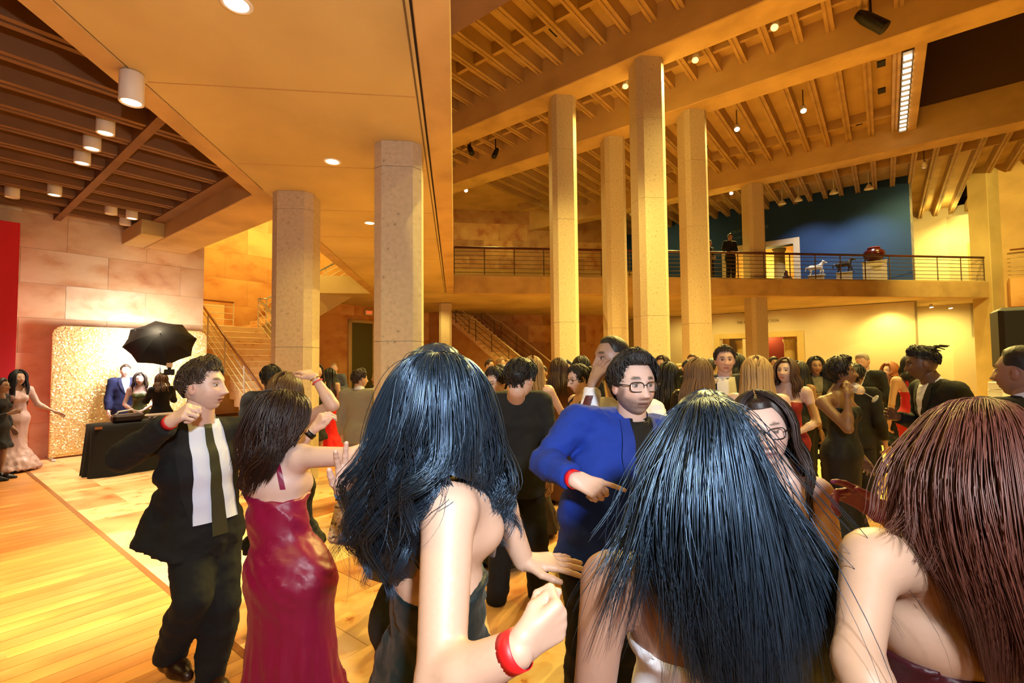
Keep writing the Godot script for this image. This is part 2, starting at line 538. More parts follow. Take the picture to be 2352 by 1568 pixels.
func build_ceiling():
	var t := PI / 4
	var c := structure("ceiling", Vector3.ZERO, t, "coffered concrete ceiling of deep beams and paired ribs")
	for b in [[9.86, 10.6], [12.7, 13.44], [19.70, 20.40]]:
		box(c, "beam", Vector3(b[0], 8.4, -22), Vector3(b[1], 9.6, 16), M.concrete, 0.02)
	for bay in [[-2.0, 9.86, 9.36], [10.6, 12.7, 9.36], [13.44, 19.7, 9.36], [20.4, 34.0, 9.36]]:
		var jm := joist_mesh(bay[0], bay[1], 9.0, 9.4)
		var hi := 9 if bay[0] != 13.44 else 1
		for k in range(-22, hi):
			var u := 0.46 + 0.6 * k
			part(c, "joist", jm, M.joist, Vector3(0, 0, u))
	# the slab above the ribs: open over the shaft between beams two and three, u > 1
	box(c, "panel", Vector3(-14, 9.36, -30), Vector3(13.2, 9.6, 18), M.panel)
	box(c, "panel", Vector3(13.2, 9.36, -30), Vector3(19.9, 9.6, 0.95), M.panel)
	box(c, "panel", Vector3(19.9, 9.36, -30), Vector3(40, 9.6, 3.0), M.panel)
	box(c, "panel", Vector3(19.9, 9.36, 3.0), Vector3(26.9, 9.6, 18), M.panel)
	for x in [8.62, 6.0, 11.9, 14.1, 18.45, 21.3, 23.4]:
		box(c, "cross_rib", Vector3(x - 0.05, 9.06, -14), Vector3(x + 0.05, 9.36, 0.5 if x > 13 and x < 19 else 6.0), M.joist)
	# lamp strip at the edge of the shaft, and the dark shaft
	box(c, "edge_panel", Vector3(13.44, 8.92, 0.78), Vector3(19.7, 9.36, 1.0), M.concrete)
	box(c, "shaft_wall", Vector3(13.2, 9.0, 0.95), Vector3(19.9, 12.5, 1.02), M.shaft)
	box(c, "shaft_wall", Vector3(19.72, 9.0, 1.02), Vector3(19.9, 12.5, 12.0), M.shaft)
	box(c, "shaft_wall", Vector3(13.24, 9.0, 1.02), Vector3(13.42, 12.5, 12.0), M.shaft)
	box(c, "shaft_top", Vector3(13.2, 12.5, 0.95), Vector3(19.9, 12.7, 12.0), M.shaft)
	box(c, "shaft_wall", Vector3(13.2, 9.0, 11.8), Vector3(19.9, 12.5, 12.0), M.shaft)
	for i in 6:
		box(c, "shaft_louver", Vector3(14.0 + i * 0.55, 9.3 + 0.32 * i, 1.1), Vector3(14.06 + i * 0.55, 9.34 + 0.32 * i, 11.5), M.joist)
	# air vents set in the coffers
	for vnt in [[9.2, -5.83], [15.6, 0.16], [17.2, 0.16], [19.1, -0.44], [11.2, -6.4], [16.4, -3.2], [16.4, -1.4], [12.0, -3.3], [12.0, -1.6], [17.6, -4.9]]:
		box(c, "air_vent", Vector3(vnt[0] - 0.16, 9.33, vnt[1] - 0.09), Vector3(vnt[0] + 0.16, 9.36, vnt[1] + 0.09), M.black)
	# low soffit over the entrance strip (axis aligned)
	var s := structure("ceiling_soffit", Vector3.ZERO, 0.0, "smooth plaster soffit with recessed downlights")
	box(s, "panel", Vector3(-2.58, 4.0, -16.45), Vector3(-0.29, 4.63, 5.0), M.plaster)
	box(s, "border", Vector3(-0.27, 4.0, -16.45), Vector3(-0.02, 4.68, 5.0), M.concrete, 0.008)
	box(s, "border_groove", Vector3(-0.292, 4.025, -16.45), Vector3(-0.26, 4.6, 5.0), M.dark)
	box(s, "shadow_gap", Vector3(-0.33, 3.996, -16.45), Vector3(-0.315, 4.01, 5.0), M.bronze)
	for z in [-4.25, -5.9, -7.6, -9.2, -11.0]:
		box(s, "panel_joint", Vector3(-2.55, 3.9975, z), Vector3(-0.34, 4.01, z + 0.012), M.joist)
	# left border beam, down to the corner with the diagonal beam
	box(s, "border", Vector3(-2.82, 4.0, -7.0), Vector3(-2.60, 4.68, 5.0), M.concrete, 0.008)
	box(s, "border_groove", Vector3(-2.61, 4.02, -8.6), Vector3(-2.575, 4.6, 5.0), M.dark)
	# beyond the diagonal beam the soffit goes on with a thin edge
	box(s, "border", Vector3(-2.82, 3.98, -20.0), Vector3(-2.585, 4.68, -8.3), M.concrete, 0.008)
	# diagonal beam (v -2.95 .. -3.69)
	var d := structure("ceiling_left", Vector3.ZERO, t, "low coffered ceiling of brown ribs over the photo corner")
	box(d, "beam", Vector3(2.95, 4.0, -12.0), Vector3(3.69, 4.68, -6.0), M.concrete, 0.01)
	var lj: StandardMaterial3D = M.joist.duplicate()
	lj.albedo_color = Color(0.62, 0.47, 0.34)
	box(d, "beam", Vector3(1.60, 4.28, -12.0), Vector3(1.70, 4.62, 0.0), lj)
	box(d, "beam", Vector3(2.75, 4.28, -12.0), Vector3(2.95, 4.62, -6.8), lj)
	var jl := joist_mesh(-6.0, 2.95, 4.3, 4.62)
	for k in 12:
		part(d, "joist", jl, lj, Vector3(0, 0, -5.3 - 0.6 * k + 0.6))
	box(d, "panel", Vector3(-10, 4.6, -12.2), Vector3(3.0, 4.8, 4.0), lj)
	box(d, "bulkhead", Vector3(2.6, 4.02, -11.85), Vector3(3.70, 4.3, -10.6), M.plaster, 0.01)
	# the floor of the level above, closing the low rooms from the atrium
	box(d, "slab_edge", Vector3(-10, 4.8, -12.2), Vector3(3.0, 4.9, 4.0), M.concrete)

func octagon(w: float, ch: float, y0: float, y1: float) -> ArrayMesh:
	var h := w / 2
	var p := [Vector2(-h + ch, h), Vector2(h - ch, h), Vector2(h, h - ch), Vector2(h, -h + ch), Vector2(h - ch, -h), Vector2(-h + ch, -h), Vector2(-h, -h + ch), Vector2(-h, h - ch)]
	var st := begin()
	for i in 8:
		var a: Vector2 = p[i]
		var b: Vector2 = p[(i + 1) % 8]
		var m := (a + b) / 2
		face(st, [Vector3(a.x, y0, a.y), Vector3(b.x, y0, b.y), Vector3(b.x, y1, b.y), Vector3(a.x, y1, a.y)], Vector3(m.x, 0, m.y))
	face(st, p.map(func(q): return Vector3(q.x, y1, q.y)), Vector3.UP)
	face(st, p.map(func(q): return Vector3(q.x, y0, q.y)), Vector3.DOWN)
	return mesh_of(st)

func build_columns():
	var list := [
		[-0.60, -5.36, 0.50, 4.0, 3.72, "pitted stone column nearest the camera, under the soffit's right edge"],
		[-2.22, -7.03, 0.54, 4.0, 3.75, "pitted stone column under the soffit's left corner, in front of the stairs"],
		[2.80, -11.90, 0.64, 8.4, 5.2, "tall golden stone column left of the tall bearded man"],
		[4.38, -10.20, 0.66, 8.4, 5.2, "tall golden stone column, nearest and tallest of the atrium group"],
		[4.85, -13.92, 0.64, 8.4, 5.2, "shaded tall stone column behind the tall bearded man"],
		[6.52, -12.20, 0.64, 8.4, 5.2, "shaded tall stone column right of the tallest golden one"],
		[11.55, -17.05, 0.66, 8.4, 5.2, "far stone column running up behind the balcony edge"],
		[-0.36, -19.4, 0.50, 4.0, 3.7, "short far column under the balcony beside the second stairs"],
	]
	for c in list:
		var o := thing("column", c[5], "column", "chamfered stone columns", Vector3(c[0], 0, c[1]))
		var y := 0.0
		var cuts := [0.0, 1.85, c[4], c[3]] if c[3] < 5 else [0.0, 2.6, 5.2, 7.0, c[3]]
		for i in cuts.size() - 1:
			part(o, "drum", octagon(c[2], c[2] * 0.17, cuts[i] + (0.003 if i else 0.0), cuts[i + 1] - 0.003), M.column)
		part(o, "core", octagon(c[2] - 0.02, c[2] * 0.17, 0.0, c[3]), M.column)

func railing(o: Node, pts: Array, h: float, n_rods: int, post_gap: float, m_rail: Material, m_rod: Material, rail_r := 0.035):
	tube(o, "handrail", pts.map(func(p): return p + Vector3(0, h, 0)), rail_r, m_rail, 8)
	for i in n_rods:
		var y := h * (i + 0.75) / (n_rods + 0.6)
		tube(o, "rod", pts.map(func(p): return p + Vector3(0, y, 0)), 0.012, m_rod, 5)
	for i in pts.size() - 1:
		var L: float = pts[i].distance_to(pts[i + 1])
		var k := maxi(1, int(round(L / post_gap)))
		for j in k + (1 if i == pts.size() - 2 else 0):
			var q: Vector3 = pts[i].lerp(pts[i + 1], float(j) / k)
			tube(o, "post", [q, q + Vector3(0, h - 0.01, 0)], 0.02, m_rod, 6)

func build_balcony():
	var b := structure("balcony", Vector3.ZERO, 0.0, "concrete balcony slab across the back of the atrium")
	box(b, "fascia", Vector3(-0.02, 4.0, -16.75), Vector3(21.2, 4.63, -16.45), M.concrete, 0.012)
	box(b, "deck", Vector3(-6, 4.02, -29), Vector3(33, 4.62, -16.75), M.plaster)
	box(b, "deck_edge", Vector3(-0.02, 4.63, -16.75), Vector3(21.2, 4.68, -16.5), M.plaster, 0.008)
	box(b, "pier", Vector3(21.15, 0, -17.1), Vector3(21.75, 9.4, -16.35), M.plaster, 0.02)
	var r := thing("balcony_railing", "balcony railing with a dark red wooden handrail and thin metal rods", "railing")
	railing(r, [Vector3(0.0, 4.66, -16.6), Vector3(21.15, 4.66, -16.6)], 0.98, 6, 1.045, M.handrail, M.bronze, 0.045)
	box(r, "name_plate", Vector3(7.7, 4.75, -16.58), Vector3(7.78, 5.5, -16.56), M.white_card)
	# left part: a low solid curb with shelves seen behind the rods
	box(b, "curb", Vector3(0, 4.66, -18.2), Vector3(7.0, 5.15, -18.0), M.plaster)

func build_stairs():
	# flight one: rises along A (towards -u) between v=-4.9 and -6.7, from u=-10.8
	var s := structure("staircase", Vector3.ZERO, PI / 4, "marble staircase rising behind the photo corner to a landing")
	var n := 16
	var tr := 0.272
	var ri := 2.73 / n
	for i in n:
		box(s, "step", Vector3(4.95, maxf(0.0, i * ri - 0.25), -10.8 - (i + 1) * tr - 0.02), Vector3(6.75, (i + 1) * ri, -10.8 - i * tr), M.step, 0.008)
	var u1 := -10.8 - n * tr
	box(s, "landing", Vector3(4.3, 2.45, -17.2), Vector3(6.9, 2.73, u1), M.gold_marble)
	# flight two: rises along B from v=-6.9
	var n2 := 11
	var r2 := (4.63 - 2.73) / n2
	for i in n2:
		box(s, "step", Vector3(6.9 + i * tr, 2.73 + i * r2 - 0.2, -16.9), Vector3(6.9 + (i + 1) * tr + 0.02, 2.73 + (i + 1) * r2, u1), M.step, 0.008)
	var st := begin()
	var a := Vector3(6.7, 2.75, u1 + 0.02); var bb := Vector3(9.9, 4.75, u1 + 0.02)
	face(st, [a, bb, bb - Vector3(0, 0.75, 0), a - Vector3(0, 0.75, 0)], Vector3(0, 0, 1))
	var dz := Vector3(0, 0, -0.12)
	face(st, [a - Vector3(0, 0.75, 0), bb - Vector3(0, 0.75, 0), bb - Vector3(0, 0.75, 0) + dz * 12, a - Vector3(0, 0.75, 0) + dz * 12], Vector3(0, -1, 0))
	part(s, "stringer", mesh_of(st), M.plaster)
	box(s, "upper_floor", Vector3(9.8, 4.35, -17.2), Vector3(14, 4.63, u1), M.plaster)
	var hr := thing("stair_railing", "brass toned handrail and white rods down the near side of the marble stairs", "railing", "stair railings")
	hr.rotation.y = PI / 4
	railing(hr, [Vector3(4.92, 0.05, -10.75), Vector3(4.92, 2.73, u1), Vector3(4.92, 2.73, -16.6), Vector3(6.6, 2.73, -16.75)], 0.92, 4, 1.25, M.oak, M.rod, 0.03)
	var hr2 := thing("stair_railing", "bright metal handrail on the inner side of the marble stairs, behind the left column", "railing", "stair railings")
	hr2.rotation.y = PI / 4
	railing(hr2, [Vector3(6.7, 0.05, -10.75), Vector3(6.7, 2.73, u1 - 0.05), Vector3(6.9, 2.73, u1 + 0.04), Vector3(9.9, 4.66, u1 + 0.04)], 0.92, 4, 1.25, M.steel, M.rod, 0.03)
	# second stairs under the balcony, descending along -A at v = -15.6
	var s3 := structure("staircase", Vector3.ZERO, PI / 4, "dim marble staircase descending from under the balcony")
	var n3 := 27
	var base := Vector3(0, 0, -10.55)
	for i in n3:
		var y1 := 4.63 * (i + 1) / n3
		box(s3, "step", Vector3(15.5, maxf(0, y1 - 0.32), base.z - (i + 1) * 0.245), Vector3(17.3, y1, base.z - i * 0.245), M.step, 0.006)
	var w3 := begin()
	face(w3, [Vector3(15.48, 0, -10.6), Vector3(15.48, 0, -17.2), Vector3(15.48, 4.45, -17.2)], Vector3(-1, 0, 0))
	part(s3, "side_wall", mesh_of(w3), M.brown_marble)
	var h3 := thing("stair_railing", "thin metal railing down the near side of the stairs under the balcony", "railing", "stair railings")
	h3.rotation.y = PI / 4
	railing(h3, [Vector3(15.52, 0.1, -10.5), Vector3(15.52, 2.6, -14.2), Vector3(15.52, 2.75, -14.6), Vector3(15.52, 4.6, -17.1)], 0.9, 3, 1.2, M.rod, M.bronze, 0.025)
	var h4 := thing("stair_railing", "thin metal railing on the far side of the stairs under the balcony", "railing", "stair railings")
	h4.rotation.y = PI / 4
	railing(h4, [Vector3(17.28, 0.1, -10.5), Vector3(17.28, 2.6, -14.2), Vector3(17.28, 2.75, -14.6), Vector3(17.28, 4.6, -17.1)], 0.9, 3, 1.2, M.rod, M.bronze, 0.025)
	# door in the golden wall under flight two
	var dr := structure("door_1", Vector3.ZERO, PI / 4, "olive green door in the marble wall under the stairs")
	box(dr, "leaf", Vector3(11.25, 0, -17.2), Vector3(12.25, 3.3, -17.14), M.green_door, 0.01)
	box(dr, "frame", Vector3(11.1, 0, -17.2), Vector3(11.25, 3.42, -17.12), M.plaster)
	box(dr, "frame", Vector3(12.25, 0, -17.2), Vector3(12.4, 3.42, -17.12), M.plaster)
	box(dr, "frame", Vector3(11.1, 3.3, -17.2), Vector3(12.4, 3.42, -17.12), M.plaster)
	exit_sign(ab(-17.05, -12.0, 3.75), PI / 4, "small red exit sign above the olive green door")

func exit_sign(p: Vector3, turn: float, label: String):
	var e := thing("exit_sign", label, "sign", "exit signs", p, turn)
	box(e, "box", Vector3(-0.17, -0.1, -0.03), Vector3(0.17, 0.1, 0.03), M.white_card, 0.008)
	var tm := TextMesh.new()
	tm.text = "EXIT"
	tm.font_size = 32
	tm.pixel_size = 0.0042
	tm.depth = 0.006
	var sf := SystemFont.new()
	sf.font_names = PackedStringArray(["Droid Sans"])
	sf.font_weight = 700
	tm.font = sf
	part(e, "lettering", tm, glow(Color(1.0, 0.06, 0.04), 1.2), Vector3(0, 0, 0.034))

# ---------------------------------------------------------------- lamps
func build_lamps():
	# recessed downlights in the soffit
	var dl := ["recessed downlight at the top of the picture in the soffit", "recessed downlight in the soffit between the two left columns", "small far recessed downlight in the soffit"]
	for i in 3:
		var p := Vector3(-1.42, 4.0, -3.24 - 2.49 * i)
		var o := thing("downlight", dl[i], "light", "soffit downlights", p)
		part(o, "trim_ring", lathe([Vector2(0.075, 0.0), Vector2(0.075, -0.006), Vector2(0.10, -0.006), Vector2(0.10, 0.0)]), M.lamp_body)
		part(o, "lamp_disc", lathe([Vector2(0.0, -0.003), Vector2(0.076, -0.003)]), M.lens)
		spot(p - Vector3(0, 0.03, 0), p - Vector3(0, 3, 0), LAMP, 7.0, 62.0, 0.8, 0.06)
	# more of the same row, behind the camera and far down
	for z in [-0.75, 1.74, -10.7, -13.2]:
		spot(Vector3(-1.42, 3.96, z), Vector3(-1.42, 0, z), LAMP, 7.0, 62.0, 0.8, 0.06)
	# cylinder lamps hanging under the low coffers, along v = -1.09
	var cyl := [
		[-4.76, -1.08, 3.75, "white cylinder ceiling lamp on the soffit border, largest of the row"],
		[-6.81, -1.32, 4.22, "lit cylinder lamp second from the soffit, set between the brown ribs"],
		[-7.43, -1.32, 4.22, "lit cylinder lamp third from the soffit, set between the brown ribs"],
		[-8.06, -1.34, 4.22, "lit cylinder lamp fourth from the soffit, set between the brown ribs"],
		[-9.89, -1.34, 4.22, "lit cylinder lamp over the left of the gold backdrop"],
		[-10.45, -2.42, 4.22, "lit cylinder lamp by the plaster bulkhead"],
		[-10.5, -0.95, 4.22, "unlit cylinder lamp near the red wall"],
		[-10.4, -2.12, 4.22, "unlit cylinder lamp left of the lit one by the bulkhead"],
		[-11.0, -2.45, 4.22, "unlit cylinder lamp right before the bulkhead"]]
	for i in cyl.size():
		var c: Array = cyl[i]
		var p2 := ab(c[0], c[1], c[2])
		var o2 := thing("cylinder_lamp", c[3], "lamp", "cylinder lamps under the low coffers", p2)
		part(o2, "housing", lathe([Vector2(0.066, 0.012), Vector2(0.078, 0.0), Vector2(0.085, 0.004), Vector2(0.085, 0.24), Vector2(0.08, 0.245), Vector2(0.0, 0.245)]), M.lamp_body)
		tube(o2, "stem", [Vector3(0, 0.24, 0), Vector3(0, 0.37 if i else 0.25, 0)], 0.03, M.bronze, 8)
		var lit: bool = i < 6
		part(o2, "lamp_face", lathe([Vector2(0.0, 0.02), Vector2(0.07, 0.012)]), M.lens if lit else M.lamp_body)
		if lit:
			spot(p2 - Vector3(0, 0.03, 0), p2 - Vector3(0, 3, 0), Color(1.0, 0.80, 0.50), 50.0 if i == 0 else 12.0, 24.0 if i == 0 else 27.0, 0.7, 0.05)
	# atrium spotlights: u, v, aim point, energy
	var sp := [
		[-3.39, -15.70, Vector3(6.0, 1.0, -9.0), 60.0, "bright round spotlight between the middle ceiling ribs, left of a pair"],
		[-1.63, -15.73, Vector3(7.5, 0.5, -8.0), 60.0, "bright round spotlight between the middle ceiling ribs, right of a pair"],
		[-4.97, -21.64, Vector3(8.0, 0.5, -14.0), 35.0, "small bright spotlight under the ceiling left of the far column"],
		[1.36, -23.23, ab(1.0, -26.0, 6.0), 14.0, "angled spotlight under the ceiling above the cream gallery wall"],
		[3.08, -27.90, ab(3.0, -29.0, 6.0), 6.0, "small spotlight over the far right doorway"],
		[-9.55, -21.69, ab(-9.0, -26.0, 6.0), 8.0, "small spotlight over the left end of the blue wall"],
		[-7.91, -21.76, Vector3(6.0, 0.5, -15.0), 30.0, "small spotlight behind the tallest golden column"],
		[-13.49, -14.19, Vector3(1.5, 0.5, -13.0), 30.0, "glowing spotlight under the second beam by the soffit edge"],
		[-1.64, -11.35, Vector3(3.0, 1.5, -6.0), 50.0, "dim spotlight in the ribs right of the tallest column"],
		[-3.32, -11.40, Vector3(3.2, 1.5, -8.0), 50.0, "dim spotlight in the ribs beside the tallest column"],
		[-5.08, -11.36, Vector3(2.0, 1.0, -9.0), 50.0, "dim spotlight left of the tallest column's top"]]
	for i in sp.size():
		var q: Array = sp[i]
		var p3 := ab(q[0], q[1], 8.78)
		var o3 := thing("ceiling_spotlight", q[4], "spotlight", "ceiling spotlights", p3)
		var dirn: Vector3 = ((q[2] as Vector3) - p3).normalized()
		tube(o3, "arm", [Vector3(0, 0.6, 0), Vector3(0, 0.12, 0)], 0.018, M.bronze, 6)
		tube(o3, "housing", [-dirn * 0.16, -dirn * 0.13, dirn * 0.06], [0.05, 0.075, 0.085], M.lamp_body, 12)
		tube(o3, "lens", [dirn * 0.055, dirn * 0.068], [0.075, 0.074], M.lens if i != 8 and i != 9 and i != 10 else M.lens_soft, 12)
		spot(p3 + dirn * 0.08, q[2], LAMP, q[3] * 2.6, 48.0, 0.8, 0.05)
	# white bell pendants in front of the blue wall
	var bells := [[-1.51, -24.10], [-0.33, -24.42], [-2.82, -24.21], [-3.46, -24.26]]
	var bl := ["second white bell lamp from the right above the blue wall", "rightmost white bell lamp above the blue wall", "third white bell lamp from the right above the blue wall", "leftmost of the four white bell lamps above the blue wall"]
	for i in 4:
		var o4 := thing("bell_lamp", bl[i], "lamp", "white bell lamps above the blue wall", ab(bells[i][0], bells[i][1], 8.62))
		part(o4, "shade", lathe([Vector2(0.17, 0.0), Vector2(0.16, 0.03), Vector2(0.09, 0.13), Vector2(0.05, 0.2), Vector2(0.0, 0.21)], 16), M.lamp_body)
		tube(o4, "stem", [Vector3(0, 0.2, 0), Vector3(0, 0.72, 0)], 0.015, M.lamp_body, 6)
	# black stage heads
	var bk := [[-10.54, -11.31, 0.2, "black spotlight head under the ribs next to the soffit edge"], [-10.05, -12.02, -0.3, "black spotlight head aimed down, right of its twin by the soffit edge"], [-0.01, -12.19, 0.5, "large black stage lamp hanging at the top right between two beams"], [-4.66, -11.4, 0.1, "black lamp hanging behind the tallest golden column"]]
	for i in 4:
		var o5 := thing("stage_lamp", bk[i][3], "spotlight", "black stage lamps", ab(bk[i][0], bk[i][1], 8.62))
		var dd := Vector3(bk[i][2], -0.8, 0.5).normalized()
		var sc := 1.5 if i == 2 else 1.0
		tube(o5, "housing", [-dd * 0.22 * sc, -dd * 0.1 * sc, dd * 0.22 * sc], [0.06 * sc, 0.085 * sc, 0.09 * sc], M.black, 12)
		tube(o5, "bracket", [Vector3(0, 0.0, 0), Vector3(0, 0.2, 0), Vector3(0, 0.7, 0)], 0.022, M.black, 6)
	# the row of bright lamps along the shaft edge
	var ls := thing("lamp_strip", "row of small bright louvre lamps along the ceiling shaft", "light", "", Vector3.ZERO, PI / 4)
	for i in 15:
		var x := 14.75 + i * 0.325
		box(ls, "lamp", Vector3(x, 8.88, 0.58), Vector3(x + 0.14, 8.94, 0.74), M.lens, 0.006)
		box(ls, "louvre", Vector3(x + 0.17, 8.84, 0.56), Vector3(x + 0.19, 8.95, 0.76), M.bronze)
	box(ls, "tray", Vector3(14.6, 8.95, 0.56), Vector3(19.66, 8.99, 0.77), M.bronze)
	spot(ab(0.9, -19.0, 9.2), ab(1.6, -19.75, 8.5), Color(1.0, 0.80, 0.45), 14.0, 55.0, 0.8, 0.1)
	spot(ab(0.9, -14.4, 9.2), ab(1.6, -13.4, 8.6), Color(1.0, 0.80, 0.45), 8.0, 55.0, 0.8, 0.1)
	# washers of the gallery walls (lamps under the balcony and in the upper ceiling)
	for i in 5:
		spot(ab(-8.5 + i * 2.2, -24.0, 3.9), ab(-8.5 + i * 2.2, -26.0, 0.9), LAMP, 12.0, 60.0, 0.9, 0.08)
	var lw := [[1.6, -27.4, 3.8, "left of two small bright lamps under the balcony at the right"], [2.2, -27.2, 3.7, "right of two small bright lamps under the balcony at the right"]]
	for q2 in lw:
		var p6 := ab(q2[0], q2[1], q2[2])
		var o6 := thing("track_lamp", q2[3], "spotlight", "lamps under the balcony", p6)
		tube(o6, "housing", [Vector3(0, 0.16, 0), Vector3(0, 0.02, 0.02)], [0.05, 0.08], M.lamp_body, 10)
		tube(o6, "lens", [Vector3(0, 0.018, 0.02), Vector3(0, 0.008, 0.022)], 0.07, M.lens, 10)
		spot(p6 - Vector3(0, 0.02, 0), ab(q2[0], -29.0, 1.5), LAMP, 20.0, 60.0, 0.9, 0.06)
	spot(ab(-0.5, -23.8, 8.3), ab(-0.5, -26.0, 5.4), Color(0.95, 0.9, 0.85), 9.0, 48.0, 0.9, 0.06)
	spot(ab(-2.5, -23.8, 8.3), ab(-2.5, -26.0, 5.4), Color(0.95, 0.9, 0.85), 9.0, 48.0, 0.9, 0.06)
	spot(ab(2.6, -27.4, 7.6), ab(2.4, -29.0, 5.6), LAMP, 24.0, 60.0, 0.9, 0.06)
	omni(ab(-5.0, -28.2, 6.6), LAMP, 14.0)
	omni(ab(2.5, -31.2, 8.2), LAMP, 8.0)
	omni(ab(-5.0, -28.0, 3.0), LAMP, 8.0)
	# stair hall lamps
	spot(ab(-14.3, -5.6, 8.6), ab(-16.0, -6.0, 3.0), LAMP, 62.0, 60.0, 0.8, 0.08)
	spot(ab(-14.0, -9.0, 8.6), ab(-16.0, -9.0, 3.0), LAMP, 52.0, 60.0, 0.8, 0.08)
	spot(ab(-13.0, -12.5, 3.9), ab(-14.5, -12.5, 0.0), LAMP, 8.0, 65.0, 0.8, 0.08)
	# under the balcony
	for x in [3.0, 8.0, 13.0, 18.0]:
		spot(Vector3(x, 3.95, -17.8), Vector3(x, 0, -17.8), LAMP, 22.0, 65.0, 0.8, 0.08)
	# lamps of the atrium ceiling over and behind the camera
	for q3 in [[2.5, -1.0], [5.5, 0.5], [8.5, -3.0], [3.5, 2.5], [11.0, -7.0], [6.5, -5.0]]:
		spot(Vector3(q3[0], 8.6, q3[1]), Vector3(q3[0] * 0.95, 0.0, q3[1] - 2.5), LAMP, 62.0, 60.0, 0.8, 0.08)
	spot(Vector3(2.6, 8.55, -5.0), Vector3(2.8, 3.2, -11.9), LAMP, 112.0, 16.0, 0.9, 0.08)
	spot(Vector3(4.0, 8.55, -3.6), Vector3(4.4, 3.2, -10.2), LAMP, 112.0, 16.0, 0.9, 0.08)
	# the brown wall and the ribs behind the balcony
	for x2 in [1.0, 4.5]:
		spot(Vector3(x2, 8.3, -20.0), Vector3(x2, 5.5, -24.0), LAMP, 9.0, 65.0, 0.9, 0.08)
	spot(Vector3(17.0, 8.2, -10.0), Vector3(21.8, 5.0, -16.0), LAMP, 130.0, 45.0, 0.8, 0.08)
	spot(ab(-3.0, 2.5, 4.1), ab(-3.5, 1.5, 0.0), LAMP, 4.0, 65.0, 0.8, 0.08)
	spot(ab(-6.5, 1.5, 4.1), ab(-6.5, 1.0, 0.0), LAMP, 5.0, 65.0, 0.8, 0.08)

# ---------------------------------------------------------------- photo corner
func rounded_rect(w: float, h: float, r: float) -> Array:
	var p := []
	for c in [[w - r, h - r, 0.0], [r, h - r, PI / 2]]:
		for i in 9:
			var a: float = c[2] + PI / 2 * i / 8
			p.append(Vector2(c[0] + r * cos(a), c[1] + r * sin(a)))
	p.append(Vector2(0, 0.0)); p.append(Vector2(w, 0.0))
	return p

